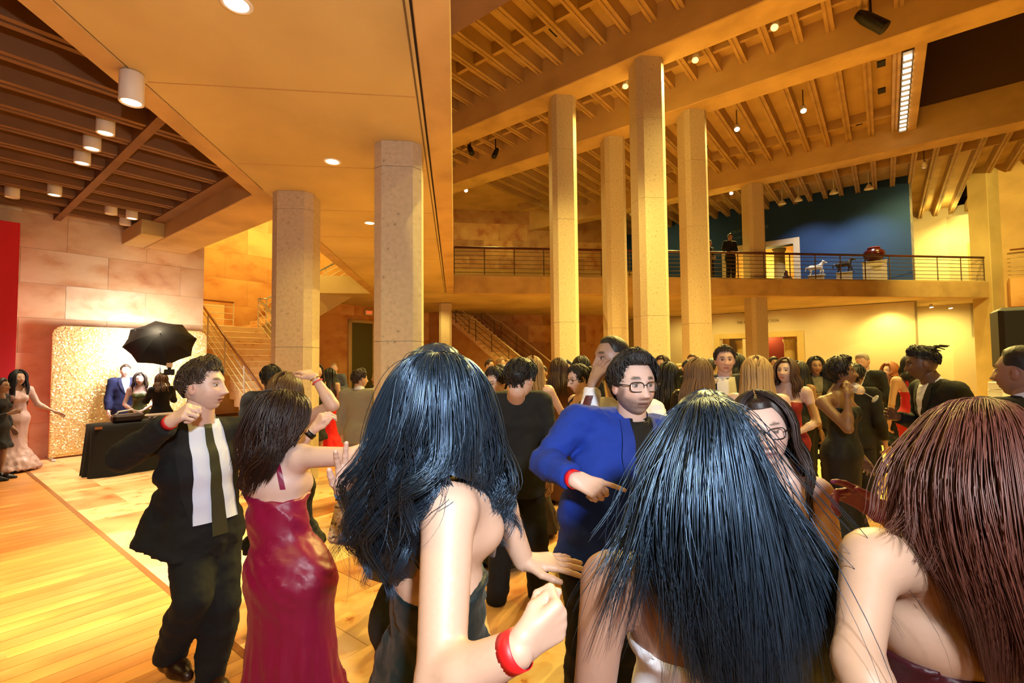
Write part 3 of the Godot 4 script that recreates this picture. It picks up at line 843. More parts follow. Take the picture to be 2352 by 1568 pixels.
func build_booth():
	# the sequin backdrop: plane u=-11.55, from v=-1.59 along B for 2.4 m
	var o := thing("photo_backdrop", "tall gold sequin photo backdrop with rounded top corners", "backdrop", "", ab(-11.50, -1.59), PI / 4)
	var w := 2.42
	var h := 2.31
	var p := rounded_rect(w, h, 0.16)
	var gold := mat(Color(0.86, 0.66, 0.30), 0.42, 0.35)
	var seq := tex(512, 0.09, [[0.0, Color(0.62, 0.44, 0.16)], [0.45, Color(0.88, 0.72, 0.40)], [0.7, Color(0.97, 0.87, 0.60)], [1.0, Color(1.0, 0.96, 0.80)]], 31, 0, 4)
	tri(gold, seq, 0.8, Vector3.ZERO, false)
	gold.albedo_color = Color(1, 1, 1)
	var st := begin()
	face(st, p.map(func(q): return Vector3(q.x, q.y + 0.03, 0)), Vector3(0, 0, 1))
	face(st, p.map(func(q): return Vector3(q.x, q.y + 0.03, -0.09)), Vector3(0, 0, -1))
	for i in p.size():
		var a: Vector2 = p[i]; var b: Vector2 = p[(i + 1) % p.size()]
		face(st, [Vector3(a.x, a.y + 0.03, 0), Vector3(b.x, b.y + 0.03, 0), Vector3(b.x, b.y + 0.03, -0.09), Vector3(a.x, a.y + 0.03, -0.09)], Vector3(b.y - a.y, a.x - b.x, 0))
	part(o, "fabric", mesh_of(st), gold)
	# sequins: small tilted discs over the cloth
	var mm := MultiMesh.new()
	mm.transform_format = MultiMesh.TRANSFORM_3D
	var sm := begin()
	for k in 6:
		for q in [Vector3.ZERO, Vector3(cos(TAU * (k + 1) / 6), sin(TAU * (k + 1) / 6), 0) * 0.012, Vector3(cos(TAU * k / 6), sin(TAU * k / 6), 0) * 0.012]:
			sm.add_vertex(q)
	mm.mesh = mesh_of(sm)
	var r := RandomNumberGenerator.new()
	r.seed = 9
	var tr := []
	var y := 0.06
	var row := 0
	while y < h - 0.01:
		var x := 0.02 + (0.011 if row % 2 else 0.0)
		while x < w - 0.02:
			var bad := false
			if y > h - 0.16 and (x < 0.16 or x > w - 0.16):
				var cx := 0.16 if x < 0.16 else w - 0.16
				bad = Vector2(x - cx, y - (h - 0.16)).length() > 0.15
			if not bad:
				tr.append(Transform3D(Basis.from_euler(Vector3(r.randfn(-0.15, 0.3), r.randfn(0, 0.3), 0)), Vector3(x, y + 0.03, 0.008)))
			x += 0.022
		y += 0.022
		row += 1
	mm.instance_count = tr.size()
	for i in tr.size():
		mm.set_instance_transform(i, tr[i])
	var mi := MultiMeshInstance3D.new()
	mi.name = "sequins"
	mi.multimesh = mm
	mi.material_override = mat(Color(0.99, 0.88, 0.62), 0.34, 0.35)
	mi.set_meta("kind", "stuff")
	o.add_child(mi)
	box(o, "foot", Vector3(0.0, 0, -0.3), Vector3(0.05, 0.03, 0.3), M.steel, 0.005)
	box(o, "foot", Vector3(w - 0.05, 0, -0.3), Vector3(w, 0.03, 0.3), M.steel, 0.005)
	# black clothed table
	var tb := thing("clothed_table", "table under a floor length black cloth in front of the gold backdrop", "table", "", Vector3(-4.93, 0, -8.22), PI / 4)
	part(tb, "cloth", cloth_box(1.25, 0.62, 0.74), M.cloth_black)
	box(tb, "table_top", Vector3(-0.60, 0.70, -0.29), Vector3(0.60, 0.735, 0.29), M.oak)
	for sx in [-1, 1]:
		for sz in [-1, 1]:
			tube(tb, "leg", [Vector3(sx * 0.5, 0, sz * 0.22), Vector3(sx * 0.5, 0.70, sz * 0.22)], 0.018, M.steel, 6)
	var bag := thing("handbag", "brown bag lying on the black clothed table", "bag", "", Vector3(-5.06, 0.745, -8.10), PI / 4)
	part(bag, "body", soft_box(Vector3(-0.18, 0, -0.1), Vector3(0.2, 0.13, 0.1), 0.035), mat(Color(0.16, 0.08, 0.05), 0.5))
	tube(bag, "strap", [Vector3(-0.15, 0.1, 0), Vector3(-0.1, 0.17, 0.02), Vector3(0.06, 0.19, 0.02), Vector3(0.15, 0.15, 0), Vector3(0.17, 0.1, 0)], 0.014, M.white_card, 6)
	var coat := thing("folded_coat", "folded pale coat on the black clothed table", "coat", "", Vector3(-4.68, 0.745, -8.45), PI / 4)
	part(coat, "cloth", soft_box(Vector3(-0.2, 0, -0.16), Vector3(0.24, 0.06, 0.16), 0.025), mat(Color(0.72, 0.66, 0.62), 0.9))
	part(coat, "sleeve", soft_box(Vector3(-0.28, 0.055, -0.08), Vector3(0.1, 0.10, 0.06), 0.02), mat(Color(0.78, 0.72, 0.68), 0.9))
	# umbrella on a light stand, black outside towards us
	var c := Vector3(-5.32, 2.07, -9.39)
	var um := thing("photo_umbrella", "black photo umbrella on a thin light stand before the backdrop", "umbrella", "", Vector3(c.x, 0, c.z))
	var axis := ab(1.0, 0.35, 0.85).normalized()      # the closed side, towards us and up
	var e1 := axis.cross(Vector3.UP).normalized()
	var e2 := axis.cross(e1)
	var ctr := Vector3(0, c.y, 0)
	for k in 8:
		var a0 := TAU * k / 8 + 0.2
		var a1 := TAU * (k + 1) / 8 + 0.2
		var g := begin()
		g.set_smooth_group(0)
		var rows := []
		for i in 6:
			var f := i / 5.0
			var rr := 0.56 * f
			var hh := 0.26 * (1.0 - f * f) - 0.06
			var ring := []
			for j in 5:
				var aa := lerpf(a0, a1, j / 4.0)
				var sag := 1.0 - 0.12 * f * f * sin(PI * j / 4.0)
				ring.append(ctr + axis * hh + (e1 * cos(aa) + e2 * sin(aa)) * rr * sag)
			rows.append(ring)
		for i in 5:
			for j in 4:
				quad(g, rows[i][j], rows[i][j + 1], rows[i + 1][j + 1], rows[i + 1][j])
		part(um, "canopy_panel", mesh_of(g), M.black)
		tube(um, "rib", range(6).map(func(i): return ctr + axis * (0.26 * (1.0 - i * i / 25.0) - 0.075) + (e1 * cos(a0) + e2 * sin(a0)) * 0.112 * i), 0.004, M.steel, 4)
	tube(um, "shaft", [ctr + axis * 0.24, ctr - axis * 0.5], 0.006, M.steel, 6)
	tube(um, "stand", [Vector3(0, 0.25, 0), Vector3(0, c.y - 0.05, 0)], 0.013, M.black, 8)
	for k in 3:
		var lg := Vector3(cos(TAU * k / 3), 0, sin(TAU * k / 3)) * 0.45
		tube(um, "leg", [Vector3(0, 0.6, 0), lg + Vector3(0, 0.01, 0)], 0.01, M.black, 6)
	box(um, "flash_head", Vector3(-0.06, c.y - 0.15, -0.12), Vector3(0.06, c.y - 0.02, 0.06), M.lamp_body, 0.01)
	# its strobe, thrown by the umbrella's inside onto the couple and the backdrop
	area(c - axis * 0.12, Vector3(-6.2, 1.3, -10.2), Vector2(0.7, 0.7), Color(1.0, 0.93, 0.88), STROBE)
	spot(c - axis * 0.3 + Vector3(0, 0.1, 0), ab(-11.8, -2.6, 3.0), Color(1.0, 0.92, 0.88), STROBE * 0.2, 70.0, 1.0, 0.15)

const STROBE := 9.0

func cloth_box(w: float, d: float, h: float) -> ArrayMesh:
	var st := begin()
	st.set_smooth_group(0)
	var n := 96
	var ring := []
	for i in n:
		var a := TAU * i / n
		var q := Vector2(cos(a), sin(a))
		var k := pow(pow(absf(q.x), 6) + pow(absf(q.y), 6), -1.0 / 6)
		ring.append(Vector2(q.x * k * w / 2, q.y * k * d / 2))
	var rows := 8
	var at := func(i, j):
		var f := float(j) / rows
		var q: Vector2 = ring[i % n]
		var fold := 1.0 + f * (0.05 * sin(i * 0.85) + 0.035 * sin(i * 0.37 + 2.0)) + f * 0.05
		return Vector3(q.x * fold, h * (1.0 - f) + 0.005, q.y * fold)
	for i in n:
		for j in rows:
			quad(st, at.call(i, j), at.call(i + 1, j), at.call(i + 1, j + 1), at.call(i, j + 1))
		for v in [Vector3(0, h + 0.005, 0), at.call(i + 1, 0), at.call(i, 0)]:
			st.add_vertex(v)
	return mesh_of(st)

# ---------------------------------------------------------------- things on the balcony and the gallery wall
func lettering(parent: Node, text: String, p: Vector3, turn: float, px: float, m: Material):
	var tm := TextMesh.new()
	tm.text = text
	tm.font_size = 32
	tm.pixel_size = px
	tm.depth = 0.01
	var sf := SystemFont.new()
	sf.font_names = PackedStringArray(["Droid Sans"])
	tm.font = sf
	var o := part(parent, "lettering", tm, m, p)
	o.rotation.y = turn
	return o

func build_gallery():
	var sg := thing("wall_lettering", "dark letters naming a collection on the cream wall below the balcony", "sign", "wall lettering")
	# the wall looks along +v; text runs along -u to +u as seen: turned by -45 degrees
	var turn := -PI / 4
	lettering(sg, "THE FAMILY COLLECTION", ab(-4.95, -25.98, 3.5), turn, 0.0052, M.shaft)
	lettering(sg, "GALLERY", ab(-4.95, -25.98, 3.22), turn, 0.0035, M.shaft)
	var s2 := thing("wall_lettering", "pale letters on the blue wall above the balcony door", "sign", "wall lettering")
	lettering(s2, "COLLECTION GALLERIES", ab(-5.2, -25.98, 8.15), turn, 0.005, mat(Color(0.45, 0.55, 0.62), 0.8))
	lettering(s2, "EUROPE AND AMERICA", ab(-5.2, -25.98, 7.82), turn, 0.0042, mat(Color(0.35, 0.48, 0.58), 0.8))
	exit_sign(ab(3.3, -28.9, 3.45), turn, "white exit sign beside the loudspeaker on the far wall")
	# pedestals and sculptures in front of the blue wall
	var ped := [[-2.29, 0.55, 0.62, "left"], [-1.28, 0.55, 0.62, "middle"], [-0.25, 0.8, 0.95, "right"]]
	for i in 3:
		var o := thing("pedestal", ["cream pedestal under the white horse figure", "cream pedestal under the dark horse figure", "wide cream pedestal under the red lacquer vessel"][i], "pedestal", "pedestals by the blue wall", ab(ped[i][0], -24.6, 4.63), turn)
		box(o, "plinth", Vector3(-ped[i][1] / 2, 0, -0.25), Vector3(ped[i][1] / 2, ped[i][2], 0.25), M.white, 0.015)
		box(o, "cap", Vector3(-ped[i][1] / 2 - 0.02, ped[i][2], -0.27), Vector3(ped[i][1] / 2 + 0.02, ped[i][2] + 0.03, 0.27), M.white, 0.008)
	for i in 2:
		var hcol := mat(Color(0.92, 0.90, 0.86), 0.4) if i == 0 else mat(Color(0.16, 0.13, 0.11), 0.4)
		var o2 := thing("horse_figure", ["white prancing horse figure on a pedestal", "dark prancing horse figure on a pedestal"][i], "sculpture", "horse figures on pedestals", ab(ped[i][0], -24.6, 4.63 + 0.65), turn)
		var F := field(Vector3(-0.45, -0.05, -0.2), Vector3(0.5, 0.75, 0.2), 0.022)
		cap(F, Vector3(-0.2, 0.36, 0), Vector3(0.15, 0.37, 0), 0.11, 0.11, 0.05)
		cap(F, Vector3(0.15, 0.4, 0), Vector3(0.27, 0.58, 0), 0.08, 0.055, 0.05)
		cap(F, Vector3(0.27, 0.58, 0), Vector3(0.40, 0.52, 0), 0.05, 0.03, 0.03)
		cap(F, Vector3(0.26, 0.62, 0), Vector3(0.25, 0.67, 0), 0.018, 0.01, 0.02)
		for sz in [-1, 1]:
			cap(F, Vector3(-0.22, 0.34, sz * 0.06), Vector3(-0.18, 0.16, sz * 0.06), 0.06, 0.032, 0.04)
			cap(F, Vector3(-0.18, 0.16, sz * 0.06), Vector3(-0.24, 0.02, sz * 0.06), 0.03, 0.022, 0.02)
			cap(F, Vector3(0.17, 0.34, sz * 0.055), Vector3(0.22 + 0.05 * sz, 0.18, sz * 0.055), 0.05, 0.03, 0.04)
			cap(F, Vector3(0.22 + 0.05 * sz, 0.18, sz * 0.055), Vector3(0.18 + 0.06 * sz, 0.02, sz * 0.055), 0.028, 0.022, 0.02)
		part(o2, "body", nets(F), hcol)
		tube(o2, "tail", [Vector3(-0.3, 0.4, 0), Vector3(-0.38, 0.36, 0), Vector3(-0.4, 0.22, 0)], [0.03, 0.035, 0.015], hcol, 6)
		tube(o2, "saddle", [Vector3(-0.04, 0.46, -0.1), Vector3(-0.04, 0.485, 0), Vector3(-0.04, 0.46, 0.1)], 0.035, mat(Color(0.5, 0.35, 0.15), 0.5), 6)
		box(o2, "base", Vector3(-0.3, 0, -0.1), Vector3(0.34, 0.03, 0.1), hcol, 0.006)
	var ve := thing("lacquer_vessel", "large red brown lacquered vessel on the widest pedestal", "vessel", "", ab(-0.25, -24.6, 4.63 + 0.98))
	part(ve, "body", lathe([Vector2(0.16, 0.0), Vector2(0.30, 0.1), Vector2(0.38, 0.28), Vector2(0.36, 0.42), Vector2(0.22, 0.52), Vector2(0.2, 0.56), Vector2(0.0, 0.56)], 20), mat(Color(0.30, 0.07, 0.03), 0.25))
	part(ve, "rim", lathe([Vector2(0.20, 0.55), Vector2(0.24, 0.57), Vector2(0.20, 0.60), Vector2(0.16, 0.58)], 20), mat(Color(0.55, 0.2, 0.08), 0.25))
	var sc := thing("small_sculpture", "small dark carved figure by the lit doorway on the balcony", "sculpture", "", ab(-3.5, -24.9, 4.63))
	part(sc, "plinth", soft_box(Vector3(-0.2, 0, -0.2), Vector3(0.2, 0.5, 0.2), 0.01), M.bronze)
	var F2 := field(Vector3(-0.3, 0.45, -0.3), Vector3(0.3, 1.2, 0.3), 0.03)
	cap(F2, Vector3(0, 0.5, 0), Vector3(0, 0.85, 0), 0.15, 0.1, 0.05)
	cap(F2, Vector3(0, 0.95, 0), Vector3(0.02, 1.03, 0), 0.08, 0.07, 0.04)
	cap(F2, Vector3(-0.1, 0.8, 0), Vector3(-0.2, 0.65, 0.1), 0.05, 0.04, 0.04)
	cap(F2, Vector3(0.1, 0.8, 0), Vector3(0.2, 0.7, 0.12), 0.05, 0.04, 0.04)
	part(sc, "figure", nets(F2), mat(Color(0.25, 0.12, 0.05), 0.35))
	# white columns inside the two portals
	for q in [[-5.9, -27.0, 0.0, "pale round column inside the left portal opening below the balcony"], [-3.75, -27.2, 0.0, "pale round column inside the right portal opening below the balcony"], [-4.1, -27.3, 4.62, "pale round column inside the upper doorway"]]:
		var cc := thing("round_column", q[3], "column", "pale columns inside the gallery rooms", ab(q[0], q[1], q[2]))
		part(cc, "shaft", lathe([Vector2(0.0, 0.0), Vector2(0.33, 0.0), Vector2(0.33, 0.1), Vector2(0.27, 0.16), Vector2(0.25, 2.4), Vector2(0.30, 2.5), Vector2(0.33, 2.62), Vector2(0.0, 2.62)], 20), M.plaster)
	# three lit lamps in the far upper doorway
	for i in 3:
		var la := thing("doorway_lamp", ["left", "middle", "right"][i] + " of three small lit lamps in the far upper doorway", "lamp", "three lamps in the far doorway", ab(3.32 + i * 0.16, -29.7, 6.15))
		tube(la, "bulb", [Vector3(0, 0.05, 0), Vector3(0, 0, 0)], [0.03, 0.045], M.lens, 8)
		tube(la, "stem", [Vector3(0, 0.05, 0), Vector3(0, 0.3, 0)], 0.008, M.bronze, 5)

func build_speaker():
	var o := thing("loudspeaker", "black loudspeaker box at the right edge above the crowd", "loudspeaker", "", Vector3(5.40, 0, -3.90), -0.75)
	part(o, "cabinet", soft_box(Vector3(-0.22, 1.50, -0.20), Vector3(0.26, 2.09, 0.20), 0.03), M.black)
	part(o, "grille", soft_box(Vector3(-0.19, 1.53, 0.195), Vector3(0.23, 2.06, 0.21), 0.006), mat(Color(0.04, 0.04, 0.045), 0.7))
	var st := thing("speaker_stand", "black tripod stand carrying the loudspeaker", "stand", "", Vector3(5.40, 0, -3.90))
	tube(st, "pole", [Vector3(0, 0.2, 0), Vector3(0, 1.495, 0)], 0.02, M.black, 8)
	for k in 3:
		tube(st, "leg", [Vector3(0, 0.75, 0), Vector3(cos(TAU * k / 3) * 0.5, 0.012, sin(TAU * k / 3) * 0.5)], 0.012, M.black, 6)
	# white boxes stacked on a little bar table at the right
	var tb := thing("bar_table", "small white bar table behind the man at the right edge", "table", "", Vector3(6.1, 0, -4.6))
	part(tb, "top", soft_box(Vector3(-0.35, 1.06, -0.35), Vector3(0.35, 1.10, 0.35), 0.01), M.white_card)
	tube(tb, "pole", [Vector3(0, 0, 0), Vector3(0, 1.06, 0)], 0.03, M.steel, 8)
	part(tb, "foot", lathe([Vector2(0.0, 0.03), Vector2(0.25, 0.02), Vector2(0.26, 0.0)], 16), M.steel)
	for i in 3:
		var bx := thing("white_box", ["lowest", "middle", "top"][i] + " small white box in the stack on the bar table", "box", "white boxes on the bar table", Vector3(6.02, 1.10 + 0.085 * i, -4.62), 0.1 * i)
		part(bx, "carton", soft_box(Vector3(-0.09, 0, -0.07), Vector3(0.09, 0.08, 0.07), 0.006), M.white_card)
		box(bx, "lid_seam", Vector3(-0.091, 0.055, -0.071), Vector3(0.091, 0.058, 0.071), M.plaster)

# ---------------------------------------------------------------- smooth bodies: a distance field on a grid, meshed as surface nets
class Fld:
	var o: Vector3
	var h: float
	var nx: int
	var ny: int
	var nz: int
	var d: PackedFloat32Array

func field(lo: Vector3, hi: Vector3, h: float) -> Fld:
	var F := Fld.new()
	F.o = lo
	F.h = h
	F.nx = int((hi.x - lo.x) / h) + 2
	F.ny = int((hi.y - lo.y) / h) + 2
	F.nz = int((hi.z - lo.z) / h) + 2
	F.d = PackedFloat32Array()
	F.d.resize(F.nx * F.ny * F.nz)
	F.d.fill(1.0)
	return F

# joins a tapered capsule a-b into the field; wide (a vector longer than 1 makes it wider along that axis by that factor)
func cap(F: Fld, a: Vector3, b: Vector3, ra: float, rb: float, k: float, wide := Vector3.ZERO, cut := false):
	var W := wide.length()
	var ax := Vector3.ZERO
	var sh := 0.0
	if W > 1.0:
		ax = wide / W
		sh = 1.0 / W - 1.0
	var rm := maxf(ra, rb) * maxf(W, 1.0) + (0.0 if cut else k * 0.6) + F.h * 1.6
	var lo := Vector3(minf(a.x, b.x), minf(a.y, b.y), minf(a.z, b.z)) - Vector3.ONE * rm - F.o
	var hi := Vector3(maxf(a.x, b.x), maxf(a.y, b.y), maxf(a.z, b.z)) + Vector3.ONE * rm - F.o
	var h := F.h
	var x0 := maxi(0, int(lo.x / h)); var x1 := mini(F.nx - 1, int(hi.x / h) + 1)
	var y0 := maxi(0, int(lo.y / h)); var y1 := mini(F.ny - 1, int(hi.y / h) + 1)
	var z0 := maxi(0, int(lo.z / h)); var z1 := mini(F.nz - 1, int(hi.z / h) + 1)
	var ba := b - a
	if sh != 0.0:
		ba += ax * (ba.dot(ax) * sh)
	var inv := 1.0 / maxf(ba.dot(ba), 1e-9)
	var dr := rb - ra
	var ik := 1.0 / maxf(k, 1e-6)
	var k4 := k * 0.25
	var d := F.d
	var base := F.o - a
	var flat := sh != 0.0
	for z in range(z0, z1 + 1):
		for y in range(y0, y1 + 1):
			var i := (z * F.ny + y) * F.nx + x0
			for x in range(x0, x1 + 1):
				var p := base + Vector3(x * h, y * h, z * h)
				if flat:
					p += ax * (p.dot(ax) * sh)
				var t := clampf(p.dot(ba) * inv, 0.0, 1.0)
				var v := (p - ba * t).length() - ra - dr * t
				var e := d[i]
				if cut:
					if -v > e:
						d[i] = -v
				else:
					var q := k - absf(v - e)
					if q > 0.0:
						q *= ik
						d[i] = minf(v, e) - q * q * k4
					elif v < e:
						d[i] = v
				i += 1
	F.d = d

func nets_arrays(F: Fld) -> Array:
	var nx := F.nx
	var ny := F.ny
	var nz := F.nz
	var d := F.d
	var vid := PackedInt32Array()
	vid.resize(nx * ny * nz)
	vid.fill(-1)
	var vs := PackedVector3Array()
	var ns := PackedVector3Array()
	var idx := PackedInt32Array()
	var sy := nx
	var sz := nx * ny
	var h := F.h
	var far := h * 1.8
	for z in nz - 1:
		for y in ny - 1:
			var i := z * sz + y * sy
			for x in nx - 1:
				var a := d[i]
				if a > far or a < -far:
					i += 1
					continue
				var b := d[i + 1]; var c := d[i + sy]; var e := d[i + sy + 1]
				var f := d[i + sz]; var g := d[i + sz + 1]; var m := d[i + sz + sy]; var n := d[i + sz + sy + 1]
				var inside := int(a < 0) + int(b < 0) + int(c < 0) + int(e < 0) + int(f < 0) + int(g < 0) + int(m < 0) + int(n < 0)
				if inside == 0 or inside == 8:
					i += 1
					continue
				var sum := Vector3.ZERO
				var cnt := 0
				if (a < 0) != (b < 0): sum += Vector3(a / (a - b), 0, 0); cnt += 1
				if (c < 0) != (e < 0): sum += Vector3(c / (c - e), 1, 0); cnt += 1
				if (f < 0) != (g < 0): sum += Vector3(f / (f - g), 0, 1); cnt += 1
				if (m < 0) != (n < 0): sum += Vector3(m / (m - n), 1, 1); cnt += 1
				if (a < 0) != (c < 0): sum += Vector3(0, a / (a - c), 0); cnt += 1
				if (b < 0) != (e < 0): sum += Vector3(1, b / (b - e), 0); cnt += 1
				if (f < 0) != (m < 0): sum += Vector3(0, f / (f - m), 1); cnt += 1
				if (g < 0) != (n < 0): sum += Vector3(1, g / (g - n), 1); cnt += 1
				if (a < 0) != (f < 0): sum += Vector3(0, 0, a / (a - f)); cnt += 1
				if (b < 0) != (g < 0): sum += Vector3(1, 0, b / (b - g)); cnt += 1
				if (c < 0) != (m < 0): sum += Vector3(0, 1, c / (c - m)); cnt += 1
				if (e < 0) != (n < 0): sum += Vector3(1, 1, e / (e - n)); cnt += 1
				sum /= cnt
				vid[i] = vs.size()
				vs.append(F.o + (Vector3(x, y, z) + sum) * h)
				var u := sum.x; var v := sum.y; var w := sum.z
				ns.append(Vector3(
					lerpf(lerpf(b - a, e - c, v), lerpf(g - f, n - m, v), w),
					lerpf(lerpf(c - a, e - b, u), lerpf(m - f, n - g, u), w),
					lerpf(lerpf(f - a, g - b, u), lerpf(m - c, n - e, u), v)).normalized())
				# quads round the three edges from this corner
				if x > 0 and y > 0 and (a < 0) != (f < 0):
					net_quad(idx, vid, i, i - 1, i - 1 - sy, i - sy, a < 0)
				if y > 0 and z > 0 and (a < 0) != (b < 0):
					net_quad(idx, vid, i, i - sy, i - sy - sz, i - sz, a < 0)
				if x > 0 and z > 0 and (a < 0) != (c < 0):
					net_quad(idx, vid, i, i - sz, i - sz - 1, i - 1, a < 0)
				i += 1
	return [vs, ns, idx]

func net_quad(idx: PackedInt32Array, vid: PackedInt32Array, a: int, b: int, c: int, d: int, flip: bool):
	var p := vid[a]; var q := vid[b]; var r := vid[c]; var s := vid[d]
	if p < 0 or q < 0 or r < 0 or s < 0:
		return
	if flip:
		idx.append(p); idx.append(r); idx.append(q)
		idx.append(p); idx.append(s); idx.append(r)
	else:
		idx.append(p); idx.append(q); idx.append(r)
		idx.append(p); idx.append(r); idx.append(s)

func arrays_mesh(vs: PackedVector3Array, ns: PackedVector3Array, idx: PackedInt32Array, cs := PackedColorArray()) -> ArrayMesh:
	var ar := []
	ar.resize(Mesh.ARRAY_MAX)
	ar[Mesh.ARRAY_VERTEX] = vs
	ar[Mesh.ARRAY_NORMAL] = ns
	ar[Mesh.ARRAY_INDEX] = idx
	if cs.size():
		ar[Mesh.ARRAY_COLOR] = cs
	var m := ArrayMesh.new()
	if idx.size():
		m.add_surface_from_arrays(Mesh.PRIMITIVE_TRIANGLES, ar)
	return m

func nets(F: Fld) -> ArrayMesh:
	var a := nets_arrays(F)
	return arrays_mesh(a[0], a[1], a[2])

# ---------------------------------------------------------------- people
# Everything of a person is built in the axes of the person's base point: joints are J[name] - base.
class Acc:
	var v := PackedVector3Array()
	var n := PackedVector3Array()
	var i := PackedInt32Array()
	var c := PackedColorArray()

func acc_mesh(A: Acc) -> ArrayMesh:
	return arrays_mesh(A.v, A.n, A.i, A.c)

func put(A: Acc, vs: PackedVector3Array, ns: PackedVector3Array, idx: PackedInt32Array, col: Color):
	var o := A.v.size()
	A.v.append_array(vs)
	A.n.append_array(ns)
	for k in idx:
		A.i.append(k + o)
	var cs := PackedColorArray()
	cs.resize(vs.size())
	cs.fill(col)
	A.c.append_array(cs)

func smooth_normals(vs: PackedVector3Array, idx: PackedInt32Array) -> PackedVector3Array:
	var ns := PackedVector3Array()
	ns.resize(vs.size())
	for t in range(0, idx.size(), 3):
		var a := idx[t]; var b := idx[t + 1]; var c := idx[t + 2]
		var k := (vs[c] - vs[a]).cross(vs[b] - vs[a])
		ns[a] += k; ns[b] += k; ns[c] += k
	for k in ns.size():
		ns[k] = ns[k].normalized()
	return ns

# a grid of rows x cols points as a surface; closed joins the last column to the first
func grid_idx(rows: int, cols: int, closed: bool) -> PackedInt32Array:
	var idx := PackedInt32Array()
	var cc := cols if closed else cols - 1
	for r in rows - 1:
		for c in cc:
			var c2 := (c + 1) % cols
			var a := r * cols + c; var b := r * cols + c2; var d := (r + 1) * cols + c; var e := (r + 1) * cols + c2
			idx.append_array([a, b, e, a, e, d])
	return idx

func gs(x: float, s: float) -> float:
	return exp(-x * x / (2.0 * s * s))

# point of the head surface for a direction given by th (from the crown) and ph (0 = straight ahead, + = its left); female softens
func head_pt(th: float, ph: float, fem: bool, face := true) -> Vector3:
	var x := sin(th) * sin(ph) * 0.0765
	var y := cos(th) * 0.116
	var zz := sin(th) * cos(ph)
	var z := zz * (0.090 if zz > 0 else 0.102)
	# jaw and neck side
	if y < 0.0:
		var f := clampf(-y / 0.116, 0, 1)
		x *= 1.0 - (0.27 if fem else 0.13) * f * f
		if z < 0:
			z *= 1.0 - 0.35 * f
			z += 0.01 * f
		else:
			z *= 1.0 + 0.10 * f
	else:
		x *= 1.0 + 0.04 * sin(clampf(y / 0.116, 0, 1) * PI)
	if zz > 0.2 and face:
		var ax := absf(x)
		var m := smoothstep(0.2, 0.5, zz)
		var dz := 0.0
		dz -= 0.004 * gs(y - 0.075, 0.03) * gs(x, 0.06)
		dz += (0.003 if fem else 0.006) * gs(y - 0.032, 0.008) * gs(ax - 0.026, 0.022)         # brow
		dz -= 0.0135 * gs(y - 0.008, 0.0125) * gs(ax - 0.031, 0.0145)                            # sockets
		dz += 0.0045 * gs(y + 0.022, 0.018) * gs(ax - 0.040, 0.016)                              # cheeks
		var ny := clampf((0.020 - y) / 0.054, 0.0, 1.0)
		var nose := (0.004 + 0.022 * pow(ny, 1.2)) * smoothstep(-0.046, -0.034, y) * smoothstep(0.032, 0.012, y)
		dz += nose * gs(x, 0.0075 + 0.0065 * ny)
		dz += 0.006 * gs(y + 0.031, 0.006) * gs(ax - 0.013, 0.005)                               # nostrils' wings
		dz -= 0.003 * gs(y + 0.048, 0.005) * gs(x, 0.012)
		dz += (0.0065 if fem else 0.005) * (gs(y + 0.057, 0.0042) + 1.1 * gs(y + 0.069, 0.0048)) * gs(x, 0.017)   # lips
		dz -= 0.0055 * gs(y + 0.063, 0.0022) * gs(x, 0.020)
		dz -= 0.005 * gs(y + 0.082, 0.007) * gs(x, 0.02)
		dz += 0.010 * gs(y + 0.100, 0.013) * gs(x, 0.020)                                        # chin
		z += dz * m
	return Vector3(x, y, z)

